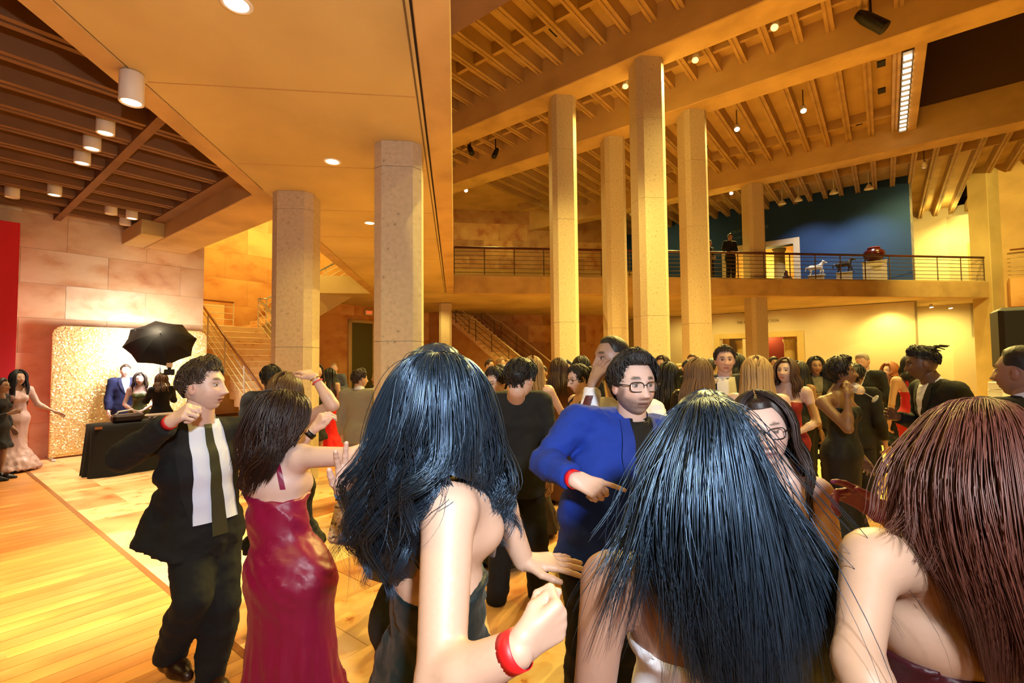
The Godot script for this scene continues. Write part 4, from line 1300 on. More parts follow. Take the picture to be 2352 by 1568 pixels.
# d: c (centre), B (basis: x its left, y up, z ahead), s (scale), fem, skin, lip, brow (Color), beard (0..1), lod 0..2
func add_head(A: Acc, d: Dictionary):
	var lod: int = d.get("lod", 1)
	var rows: int = [58, 38, 22][lod]
	var cols: int = [84, 56, 30][lod]
	var fem: bool = d.get("fem", false)
	var skin: Color = d.skin
	var lip: Color = d.get("lip", skin * Color(0.80, 0.40, 0.38))
	var brow: Color = d.get("brow", Color(0.03, 0.02, 0.015))
	var beard: float = d.get("beard", 0.0)
	var B: Basis = d.B
	var s: float = d.get("s", 1.0)
	var c: Vector3 = d.c
	var vs := PackedVector3Array()
	var cs := PackedColorArray()
	for r in rows:
		var th := PI * (0.004 + 0.992 * r / (rows - 1.0))
		for k in cols:
			var q := 2.0 * k / cols - 1.0
			var ph := PI * (0.5 * q + 0.5 * q * q * q)
			var p := head_pt(th, ph, fem)
			var col := skin
			if p.z > 0.02:
				var ax := absf(p.x)
				col = col.lerp(skin * Color(1.0, 0.72, 0.68), 0.35 * gs(p.y + 0.024, 0.016) * gs(ax - 0.042, 0.016) + 0.25 * gs(p.y + 0.03, 0.01) * gs(p.x, 0.012))
				var lm := maxf(0.0, 1.0 - pow(absf(p.y + 0.063) / 0.0115, 2) - pow(ax / 0.024, 2))
				col = col.lerp(lip, smoothstep(0.0, 0.35, lm))
				col = col.lerp(lip * 0.16, gs(p.y + 0.063, 0.0019 + 0.003 * d.get("mouth", 0.0)) * smoothstep(0.025, 0.018, ax))
				var by := 0.033 + 0.004 * (1.0 - pow((ax - 0.03) / 0.02, 2))
				col = col.lerp(brow, 0.85 * smoothstep(0.0045 if fem else 0.0062, 0.0025 if fem else 0.0038, absf(p.y - by)) * smoothstep(0.019, 0.015, absf(ax - 0.031)))
				col = col.lerp(skin * 0.35, 0.6 * gs(p.y - 0.015, 0.002) * smoothstep(0.016, 0.012, absf(ax - 0.031)))
				if beard > 0:
					var bm := smoothstep(-0.022, -0.050, p.y + 0.25 * (0.075 - ax) * float(p.z > 0.05)) 
					bm = maxf(bm, smoothstep(0.060, 0.067, ax) * smoothstep(0.02, -0.02, p.y))
					bm *= 1.0 - smoothstep(0.0, 0.35, lm)
					bm = maxf(bm, 0.8 * gs(p.y + 0.048, 0.005) * smoothstep(0.03, 0.02, ax))
					col = col.lerp(brow, clampf(beard * bm, 0, 1) * (0.75 + 0.25 * noise.get_noise_3d(p.x * 900, p.y * 900, p.z * 900)))
			elif beard > 0 and p.y < -0.01 and p.z > -0.03:
				col = col.lerp(brow, beard * 0.8 * smoothstep(-0.01, -0.04, p.y))
			vs.append(B * (p * s) + c)
			cs.append(col)
	var idx := grid_idx(rows, cols, true)
	var o := A.v.size()
	A.v.append_array(vs)
	A.n.append_array(smooth_normals(vs, idx))
	A.c.append_array(cs)
	for k in idx:
		A.i.append(k + o)
	# eyes, ears
	for sx in [-1.0, 1.0]:
		if lod < 2:
			add_eye(A, c + B * (Vector3(sx * 0.0305, 0.0085, 0.0685) * s), B, s * 0.0115, d.get("iris", Color(0.05, 0.025, 0.012)), d.get("lids", 0.45), skin)
		var e := c + B * (Vector3(sx * 0.076, -0.004, -0.008) * s)
		blob_ball(A, e, B * Basis(Vector3(0.35, 0, 0.2 * sx), Vector3(0, 1, 0), Vector3(-0.15 * sx, 0.1, 0.62)), 0.031 * s, skin * Color(1, 0.88, 0.86), 10 if lod < 2 else 6)
		if lod == 0:
			blob_ball(A, e + B * (Vector3(sx * 0.006, 0.002, 0.006) * s), B * Basis(Vector3(0.3, 0, 0), Vector3(0, 1, 0), Vector3(0, 0, 0.5)), 0.017 * s, skin * Color(0.62, 0.45, 0.42), 8)

func blob_ball(A: Acc, c: Vector3, B: Basis, r: float, col: Color, n: int):
	var vs := PackedVector3Array()
	for i in n + 1:
		for k in n * 2:
			var th := PI * (0.01 + 0.98 * i / n)
			var ph := TAU * k / (n * 2)
			vs.append(c + B * (Vector3(sin(th) * sin(ph), cos(th), sin(th) * cos(ph)) * r))
	var idx := grid_idx(n + 1, n * 2, true)
	put(A, vs, smooth_normals(vs, idx), idx, col)

func add_eye(A: Acc, c: Vector3, B: Basis, r: float, iris: Color, lids: float, skin: Color):
	var n := 12
	var vs := PackedVector3Array()
	var cs := PackedColorArray()
	for i in n + 1:
		for k in n * 2:
			var th := PI * (0.01 + 0.98 * i / n)
			var ph := TAU * k / (n * 2)
			var u := Vector3(sin(th) * sin(ph), cos(th), sin(th) * cos(ph))
			vs.append(c + B * (u * r))
			var off := Vector2(u.x, u.y).length() if u.z > 0 else 1.0
			var col := Color(0.50, 0.46, 0.44)
			if off < 0.62: col = iris
			if off < 0.22: col = Color(0.005, 0.005, 0.005)
			if u.y > 0.85 - lids * 1.2 or u.y < -0.45: col = skin * Color(0.8, 0.68, 0.66)
			if absf(u.y - (0.85 - lids * 1.2)) < 0.13: col = Color(0.01, 0.008, 0.007)
			cs.append(col)
	var idx := grid_idx(n + 1, n * 2, true)
	var o := A.v.size()
	A.v.append_array(vs)
	A.n.append_array(smooth_normals(vs, idx))
	A.c.append_array(cs)
	for q in idx:
		A.i.append(q + o)

# a loft through rings [centre, radius across, radius deep, across axis]
func loft(A: Acc, rings: Array, n: int, col: Color, folds := 0.0, fold_n := 9.0, sd := 0.0, wr := 0.0):
	var vs := PackedVector3Array()
	for r in rings.size():
		var R: Array = rings[r]
		var ax: Vector3 = R[3]
		var nx: Vector3 = rings[mini(r + 1, rings.size() - 1)][0] - rings[maxi(r - 1, 0)][0]
		var dp := ax.cross(nx.normalized()).normalized()
		var fa: float = R[4] if R.size() > 4 else 0.0
		for k in n:
			var a := TAU * k / n
			var f := 1.0 + fa * (sin(a * fold_n + sd) * 0.6 + sin(a * fold_n * 0.53 + sd * 2.0 + r * 0.12) * 0.4)
			var p: Vector3 = R[0] + ax * (cos(a) * R[1] * f) + dp * (sin(a) * R[2] * f)
			if wr > 0:
				var q := p * 9.0 + Vector3(sd, sd, sd)
				p += (p - R[0]).normalized() * wr * noise.get_noise_3d(q.x, q.y * 2.2, q.z)
			vs.append(p)
	var idx := grid_idx(rings.size(), n, true)
	put(A, vs, smooth_normals(vs, idx), idx, col)

# rings spaced finely between given ones
func fine(rings: Array, per: int) -> Array:
	var out := []
	for i in rings.size() - 1:
		var a: Array = rings[maxi(i - 1, 0)]; var b: Array = rings[i]; var c: Array = rings[i + 1]; var d: Array = rings[mini(i + 2, rings.size() - 1)]
		for k in per + (1 if i == rings.size() - 2 else 0):
			var t := float(k) / per
			out.append([(b[0] as Vector3).cubic_interpolate(c[0], a[0], d[0], t), maxf(cubic_interpolate(b[1], c[1], a[1], d[1], t), 0.001), maxf(cubic_interpolate(b[2], c[2], a[2], d[2], t), 0.001), (b[3] as Vector3).lerp(c[3], t).normalized(), lerpf(b[4] if b.size() > 4 else 0.0, c[4] if c.size() > 4 else 0.0, t)])
	return out

# a hand: W wrist, D towards the knuckles, N out of the palm, side +1 left / -1 right, curl per finger, thumb (0 open .. 1 closed)
func add_hand(A: Acc, W: Vector3, D: Vector3, N: Vector3, side: float, s: float, curl: Array, thumb: float, col: Color, h: float, spread := 0.0, E := Vector3.ZERO):
	D = D.normalized()
	if E == Vector3.ZERO: E = D
	N = (N - D * N.dot(D)).normalized()
	var T := (D.cross(N) if side < 0 else N.cross(D)).normalized()
	var F := field(W - Vector3.ONE * 0.23 * s, W + Vector3.ONE * 0.23 * s, h)
	var k := 0.012
	# wrist and palm
	cap(F, W - E * 0.035 * s, W, 0.0235 * s, 0.0225 * s, 0.02)
	cap(F, W, W + D * 0.02 * s, 0.0215 * s, 0.020 * s, 0.02, T * 1.25)
	var base := [0.030, 0.0105, -0.0095, -0.028]
	var kn := [0.092, 0.096, 0.091, 0.082]
	var ln := [[0.042, 0.026, 0.020], [0.046, 0.030, 0.021], [0.043, 0.028, 0.020], [0.033, 0.020, 0.018]]
	for f in 4:
		var K: Vector3 = W + (D * kn[f] + T * base[f]) * s
		cap(F, W + (D * 0.015 + T * base[f] * 0.55) * s, K, 0.0145 * s, 0.0125 * s, k)
		var dir: Vector3 = (D + T * spread * (base[f] / 0.03)).normalized()
		var nn := N
		var p := K
		var r := 0.0098 * s * (0.86 if f == 3 else 1.0)
		var c: float = curl[f]
		for j in 3:
			var ang: float = [1.35, 1.7, 1.0][j] * c
			var ax: Vector3 = dir.cross(nn).normalized()
			dir = dir.rotated(ax, ang)
			nn = nn.rotated(ax, ang)
			var q: Vector3 = p + dir * ln[f][j] * s
			cap(F, p, q, r, r * 0.90, 0.004)
			p = q
			r *= 0.90
	# thumb
	var b0: Vector3 = W + (D * 0.020 + T * 0.020) * s
	var o1 := (D * 0.75 + T * 0.75 + N * 0.15).normalized()
	var c1 := (D * 0.85 + T * 0.20 + N * 0.55).normalized()
	var d1 := o1.lerp(c1, thumb).normalized()
	var b1: Vector3 = b0 + d1 * 0.046 * s
	var d2 := d1.lerp((D * 0.9 - T * 0.45 * thumb + T * 0.25 * (1.0 - thumb)).normalized(), 0.6).normalized()
	var b2: Vector3 = b1 + d2 * 0.034 * s
	var b3: Vector3 = b2 + d2.lerp((D * 0.6 - T * 0.8).normalized(), 0.35 * thumb).normalized() * 0.027 * s
	cap(F, b0, b1, 0.0165 * s, 0.012 * s, 0.012)
	cap(F, b1, b2, 0.0112 * s, 0.0105 * s, 0.004)
	cap(F, b2, b3, 0.0105 * s, 0.0085 * s, 0.004)
	var m := nets_arrays(F)
	put(A, m[0], m[1], m[2], col)

# strands of hair. paths: list of point lists (already curved); radius at the root r, tapering
func strands(paths: Array, r: float, sides: int, A: Acc, col: Color, rnd: RandomNumberGenerator, vary := 0.25, root := 0.7):
	for path in paths:
		var n: int = path.size()
		var o := A.v.size()
		var side := Vector3.ZERO
		var cc := col * (1.0 + rnd.randf_range(-vary, vary) * 0.7)
		var rr := r * rnd.randf_range(0.6, 1.25)
		for i in n:
			var d: Vector3 = (path[mini(i + 1, n - 1)] - path[maxi(i - 1, 0)]).normalized()
			if i == 0:
				side = d.cross(Vector3.UP if absf(d.y) < 0.9 else Vector3.RIGHT).normalized()
			side = (side - d * side.dot(d)).normalized()
			var up := d.cross(side)
			var t := i / (n - 1.0)
			var q := rr * minf(root + t * 3.0, 1.0) * (1.0 if t < 0.6 else lerpf(1.0, 0.12, (t - 0.6) / 0.4))
			for k in sides:
				var a := TAU * k / sides
				var nn := side * cos(a) + up * sin(a)
				A.v.append(path[i] + nn * q)
				A.n.append(nn)
				A.c.append(cc)
		for i in n - 1:
			for k in sides:
				var k2 := (k + 1) % sides
				var a2 := o + i * sides + k; var b2 := o + i * sides + k2
				A.i.append(a2); A.i.append(a2 + sides); A.i.append(b2 + sides)
				A.i.append(a2); A.i.append(b2 + sides); A.i.append(b2)

# hair between guide curves: guides = list of point lists of equal count; strands are spread over s in 0..1
func guided(guides: Array, count: int, segs: int, jit: float, wave: float, wn: float, rnd: RandomNumberGenerator, grow := 1.0, tip_short := 0.15, clumps := 60, width := 0.010) -> Array:
	var out := []
	var g := guides.size()
	var locks := []
	for k in clumps:
		locks.append([(k + rnd.randf_range(0.1, 0.9)) / clumps * (g - 1), rnd.randf() * TAU, Vector3(rnd.randfn(), rnd.randfn(), rnd.randfn()) * jit, Vector3(rnd.randfn(), rnd.randfn() * 0.5, rnd.randfn()) * jit, 1.0 - rnd.randf() * tip_short, rnd.randf_range(0.75, 1.25)])
	for q in count:
		var L: Array = locks[rnd.randi() % clumps]
		var s := clampf(L[0] + rnd.randfn() * 0.12, 0.0, g - 1.0)
		var gi := mini(int(s), g - 2)
		var f := s - gi
		var G0: Array = guides[gi]; var G1: Array = guides[gi + 1]
		var np := G0.size()
		var j0: Vector3 = L[2] + Vector3(rnd.randfn(), rnd.randfn(), rnd.randfn()) * width * 0.5
		var j1: Vector3 = L[3] * grow * 2.0
		var own := Vector3(rnd.randfn(), rnd.randfn(), rnd.randfn()) * width
		var ph: float = L[1] + rnd.randfn() * 0.25
		var endt: float = L[4] * rnd.randf_range(0.93, 1.0)
		var path := []
		for i in segs + 1:
			var t := endt * i / segs * (np - 1.0)
			var a := mini(int(t), np - 2)
			var w := t - a
			var p0: Vector3 = (G0[a] as Vector3).cubic_interpolate(G0[a + 1], G0[maxi(a - 1, 0)], G0[mini(a + 2, np - 1)], w)
			var p1: Vector3 = (G1[a] as Vector3).cubic_interpolate(G1[a + 1], G1[maxi(a - 1, 0)], G1[mini(a + 2, np - 1)], w)
			var p := p0.lerp(p1, f)
			var tt := t / (np - 1.0)
			p += j0.lerp(j1, tt) * (0.05 + 0.95 * smoothstep(0.0, 0.5, tt)) + own * sin(PI * minf(0.02 + tt * 0.9, 1.0))
			if wave > 0:
				var am: float = wave * smoothstep(0.30, 0.75, tt)
				var an: float = tt * wn * TAU * L[5] + ph
				p += Vector3(cos(an), 0.35 * sin(an * 1.3), sin(an)) * am
			path.append(p)
		out.append(path)
	return out

# short or capped hair: a shell over the skull; line gives the hairline height at the face, side and nape
func hair_shell(A: Acc, d: Dictionary, thick: float, front: float, side: float, nape: float, col: Color, rough := 0.004, lift := 0.0, fine_n := 60.0):
	var B: Basis = d.B
	var s: float = d.get("s", 1.0)
	var c: Vector3 = d.c
	var lod: int = d.get("lod", 1)
	var rows: int = [44, 30, 18][lod]
	var cols: int = [96, 56, 30][lod]
	var vs := PackedVector3Array()
	var cs := PackedColorArray()
	for r in rows + 1:
		for k in cols:
			var ph := TAU * k / cols - PI
			var fr := (1.0 + cos(ph)) / 2.0            # 1 ahead, 0 behind
			var lat := absf(sin(ph))
			# hairline angle from the crown
			var line := lerpf(nape, side, smoothstep(0.0, 0.5, fr))
			line = lerpf(line, front, smoothstep(0.62, 0.86, fr))
			var th := line * (r / float(rows))
			var p := head_pt(th, ph, false, false)
			var e := r / float(rows)
			var t := thick * (1.0 - 0.92 * smoothstep(0.72, 1.0, e)) * (lerpf(1.0, 0.5, smoothstep(0.7, 1.3, th)))
			var strand := noise.get_noise_3d(ph * fine_n * 0.35, th * 3.0, 1.0)
			var nn := Vector3(p.x / 0.0765, p.y / 0.116, p.z / 0.095).normalized()
			var q := p + nn * (t + rough * strand * (1.0 - 0.6 * e)) + Vector3(0, lift * fr * (1.0 - e), lift * 0.6 * fr * (1.0 - e))
			vs.append(c + B * (q * s))
			cs.append(col * (1.0 + 0.25 * strand))
	var idx := grid_idx(rows + 1, cols, true)
	var o := A.v.size()
	A.v.append_array(vs)
	A.n.append_array(smooth_normals(vs, idx))
	A.c.append_array(cs)
	for q in idx:
		A.i.append(q + o)

# long hair falling from the crown round the face: L length below the head's middle, open = half angle left free for the face
func hair_long(A: Acc, d: Dictionary, L: float, count: int, r: float, open: float, col: Color, rnd: RandomNumberGenerator, wave := 0.0, back := 0.10, part_x := 0.0, spread := 1.0, sides := 4, segs := 13):
	var B: Basis = d.B
	var s: float = d.get("s", 1.0)
	var c: Vector3 = d.c
	var up := B.y
	var paths := []
	for q in count:
		var ph := rnd.randf_range(open, TAU - open)
		if ph > PI: ph -= TAU
		var path := []
		var off := rnd.randf_range(0.004, 0.022)
		var len := L * rnd.randf_range(0.82, 1.05)
		var wph := rnd.randf() * 1.5 + ph * 2.0
		var th0 := rnd.randf_range(0.03, 0.5)
		for i in segs + 1:
			var t := i / float(segs)
			var p: Vector3
			if t < 0.4:
				var th := lerpf(th0, 1.75, t / 0.4)
				var ph2 := lerpf(ph * 0.7 + signf(ph) * 0.2, ph, smoothstep(0.0, 0.25, t))
				p = head_pt(th, ph2, false, false) * 1.02
				var nn := Vector3(p.x / 0.0765, p.y / 0.116, p.z / 0.095).normalized()
				p += nn * (off + 0.012)
				p.x += part_x * (1.0 - t / 0.4)
				p = B * (p * s)
			else:
				var p0 := head_pt(1.75, ph, false, false) * 1.02
				p0 += Vector3(p0.x, 0, p0.z).normalized() * (off + 0.012)
				var w0 := B * (p0 * s)
				var f := (t - 0.4) / 0.6
				var outw := Vector3(w0.x, 0, w0.z).normalized()
				var bk := -Vector3(B.z.x, 0, B.z.z).normalized()
				p = w0 + Vector3.DOWN * len * f + outw * 0.025 * spread * sin(minf(f * 2.2, PI)) + bk * back * f * (0.35 + 0.65 * (1.0 - cos(ph)) / 2.0) 
			if wave > 0:
				var am := wave * smoothstep(0.2, 0.6, t)
				p += Vector3(cos(t * 16.0 + wph), 0, sin(t * 16.0 + wph)) * am
			path.append(c + p)
		paths.append(path)
	strands(paths, r, sides, A, col, rnd)

# ---------------------------------------------------------------- the standing skeleton and the clothes
func skeleton(d: Dictionary) -> Dictionary:
	var H: float = d.H
	var yaw: float = d.yaw
	var fem: bool = d.get("fem", false)
	var w: float = d.get("w", 1.0)
	var f := Vector3(sin(yaw), 0, cos(yaw))
	var l := Vector3(cos(yaw), 0, -sin(yaw))
	var lean: float = d.get("lean", 0.0)           # forward tilt of the trunk, metres at the head
	var J := {}
	var at := func(x, y, z): return l * (x * H) + Vector3(0, y * H, 0) + f * (z * H + lean * smoothstep(0.5, 1.0, y))
	J.head = at.call(0.0, 0.925, 0.012)
	J.neck = at.call(0.0, 0.835, -0.012)
	J.chest = at.call(0.0, 0.735, -0.004)
	J.waist = at.call(0.0, 0.62, 0.0)
	J.pelvis = at.call(0.0, 0.53, -0.008)
	var sh := (0.098 if fem else 0.113) * w
	J.sl = at.call(sh, 0.812, -0.012); J.sr = at.call(-sh, 0.812, -0.012)
	J.el = at.call(sh + 0.03, 0.635, -0.02); J.er = at.call(-sh - 0.03, 0.635, -0.02)
	J.wl = at.call(sh + 0.035, 0.49, 0.035); J.wr = at.call(-sh - 0.035, 0.49, 0.035)
	J.hl = at.call(0.052 * w, 0.515, 0.0); J.hr = at.call(-0.052 * w, 0.515, 0.0)
	J.kl = at.call(0.056, 0.285, 0.012); J.kr = at.call(-0.056, 0.285, 0.012)
	J.al = at.call(0.06, 0.045, -0.01); J.ar = at.call(-0.06, 0.045, -0.01)
	J.f = f
	J.l = l
	var arms = d.get("arms", {})
	# arm poses in person axes (x its left, y up, z ahead), metres from the shoulder / elbow
	for k in arms:
		var v: Vector3 = arms[k]
		var vv := l * v.x + Vector3(0, v.y, 0) + f * v.z
		var from: String = {"el": "sl", "er": "sr", "wl": "el", "wr": "er"}[k]
		J[k] = J[from] + vv
	if d.has("J"):
		for k in d.J:
			J[k] = d.J[k] - d.base
	if d.has("l"):
		J.l = d.l
		J.f = (J.l as Vector3).cross(Vector3.UP).normalized()
	return J

func bounds(J: Dictionary, keys: Array, m: float) -> Array:
	var lo := Vector3.ONE * 99.0
	var hi := -lo
	for k in keys:
		lo = lo.min(J[k]); hi = hi.max(J[k])
	return [lo - Vector3.ONE * m, hi + Vector3.ONE * m]

# trunk and arms as a field; g inflates (clothes)
func trunk(F: Fld, J: Dictionary, H: float, w: float, g: float, fem: bool, belly := 0.0):
	var q := H / 1.75
	var l: Vector3 = J.l
	var kk := 0.05 * q
	var ws := 1.30 if fem else 1.42
	cap(F, J.pelvis, J.pelvis + (J.waist - J.pelvis) * 0.3, (0.115 if fem else 0.108) * q * w + g, 0.105 * q * w + g, kk, l * (1.42 if fem else 1.35))
	cap(F, J.waist, (J.waist as Vector3).lerp(J.chest, 0.3), (0.086 if fem else 0.100) * q * w + g + belly * 0.5, (0.088 if fem else 0.104) * q * w + g, kk, l * (1.32 if fem else 1.36))
	cap(F, J.chest, (J.chest as Vector3).lerp(J.neck, 0.25), (0.098 if fem else 0.112) * q * w + g, 0.098 * q * w + g, kk, l * ws)
	if belly > 0:
		cap(F, J.waist + J.f * (0.06 + belly * 0.4) * q, J.waist + J.f * (0.06 + belly * 0.4) * q + Vector3(0, 0.08, 0), 0.10 * q + belly, 0.09 * q + belly, 0.08, l * 1.3)
	if fem:
		for s in [-1, 1]:
			cap(F, J.chest + J.f * 0.075 * q + l * 0.065 * q * s, J.chest + J.f * 0.085 * q + l * 0.065 * q * s - Vector3(0, 0.02, 0), 0.052 * q + g * 0.7, 0.055 * q + g * 0.7, 0.04)
	var mid: Vector3 = (J.sl + J.sr) / 2.0
	cap(F, (J.sl as Vector3).lerp(mid, 0.12), (J.sr as Vector3).lerp(mid, 0.12), 0.056 * q + g, 0.056 * q + g, 0.05 * q)
	cap(F, (J.neck as Vector3).lerp(mid, 0.5), J.neck, 0.062 * q + g * 0.7, 0.055 * q + g * 0.5, 0.05 * q)

func arm(F: Fld, J: Dictionary, s: String, H: float, g: float, fem: bool, to := 1.0):
	var q := H / 1.75 * (0.90 if fem else 1.0)
	var a: Vector3 = J["s" + s]; var b: Vector3 = J["e" + s]; var c: Vector3 = J["w" + s]
	cap(F, a, b, 0.055 * q + g, 0.041 * q + g, 0.03)
	var m := b.lerp(c, 0.3)
	cap(F, b, m, 0.041 * q + g, 0.042 * q + g, 0.02)
	cap(F, m, b.lerp(c, to), 0.042 * q + g, 0.027 * q + g, 0.02)

func leg(F: Fld, J: Dictionary, s: String, H: float, g: float, flare := 0.0):
	var q := H / 1.75
	var a: Vector3 = J["h" + s]; var b: Vector3 = J["k" + s]; var c: Vector3 = J["a" + s]
	cap(F, a, b, 0.088 * q + g, 0.058 * q + g + flare * 0.3, 0.04)
	var m := b.lerp(c, 0.3)
	cap(F, b, m, 0.056 * q + g + flare * 0.3, 0.057 * q + g + flare * 0.5, 0.02)
	cap(F, m, c, 0.057 * q + g + flare * 0.5, 0.036 * q + g + flare, 0.02)

func cut_half(F: Fld, p: Vector3, n: Vector3, rad: float):
	var h := F.h
	var lo := p - Vector3.ONE * rad - F.o
	var hi := p + Vector3.ONE * rad - F.o
	var d := F.d
	for z in range(maxi(0, int(lo.z / h)), mini(F.nz - 1, int(hi.z / h)) + 1):
		for y in range(maxi(0, int(lo.y / h)), mini(F.ny - 1, int(hi.y / h)) + 1):
			for x in range(maxi(0, int(lo.x / h)), mini(F.nx - 1, int(hi.x / h)) + 1):
				var v := (F.o + Vector3(x, y, z) * h - p).dot(n)
				if v > -h * 2.0:
					var i := (z * F.ny + y) * F.nx + x
					if v > d[i]:
						d[i] = v
	F.d = d

func sample(F: Fld, p: Vector3) -> float:
	var q := (p - F.o) / F.h
	var x := int(q.x); var y := int(q.y); var z := int(q.z)
	if x < 0 or y < 0 or z < 0 or x >= F.nx - 1 or y >= F.ny - 1 or z >= F.nz - 1:
		return 1.0
	var u := q.x - x; var v := q.y - y; var w := q.z - z
	var i := (z * F.ny + y) * F.nx + x
	var sy := F.nx; var sz := F.nx * F.ny
	var d := F.d
	return lerpf(lerpf(lerpf(d[i], d[i + 1], u), lerpf(d[i + sy], d[i + sy + 1], u), v), lerpf(lerpf(d[i + sz], d[i + sz + 1], u), lerpf(d[i + sz + sy], d[i + sz + sy + 1], u), v), w)

# a strip of cloth laid on the field's surface, cast along -dir: edges e0, e1 are lists of points in front of the surface
func strip_on(A: Acc, F: Fld, e0: Array, e1: Array, dir: Vector3, nt: int, ns: int, off: float, col: Color):
	var vs := PackedVector3Array()
	for i in nt + 1:
		var t := float(i) / nt
		var a := along(e0, t)
		var b := along(e1, t)
		for k in ns + 1:
			var p := a.lerp(b, float(k) / ns) + dir * 0.35
			var hit := p - dir * 0.35
			for m in 120:
				var v := sample(F, p)
				if v < 0.002:
					hit = p
					break
				p -= dir * clampf(v * 0.7, 0.003, 0.02)
			vs.append(hit + dir * off)
	var idx := grid_idx(nt + 1, ns + 1, false)
	# one side is enough in the path tracer; give it thickness by a second layer
	put(A, vs, smooth_normals(vs, idx), idx, col)

func along(e: Array, t: float) -> Vector3:
	var x := t * (e.size() - 1)
	var i := mini(int(x), e.size() - 2)
	return (e[i] as Vector3).lerp(e[i + 1], x - i)

func wrinkle(a: Array, amp: float, fr: float, sd: float):
	var vs: PackedVector3Array = a[0]
	var ns: PackedVector3Array = a[1]
	for i in vs.size():
		var p := vs[i] * fr
		vs[i] = vs[i] + ns[i] * amp * noise.get_noise_3d(p.x + sd, p.y * 1.6, p.z - sd)
	a[0] = vs
	a[1] = smooth_normals(vs, a[2])

func cloth_mat(c: Color, rough := 0.85, sheen := 0.0) -> StandardMaterial3D:
	var key := "cm%s%s%s" % [c.to_html(), rough, sheen]
	if M.has(key):
		return M[key]
	var m := mat(c, rough)
	if sheen > 0:
		m.rim_enabled = true
		m.rim = sheen
	M[key] = m
	return m

func skin_mat() -> StandardMaterial3D:
	if not M.has("skin"):
		var m := mat(Color.WHITE, 0.48)
		m.vertex_color_use_as_albedo = true
		M.skin = m
	return M.skin

func hair_mat(metal := 0.0, rough := 0.55) -> StandardMaterial3D:
	var key := "hair%s%s" % [metal, rough]
	if not M.has(key):
		var m := mat(Color.WHITE, rough, metal)
		m.vertex_color_use_as_albedo = true
		M[key] = m
	return M[key]

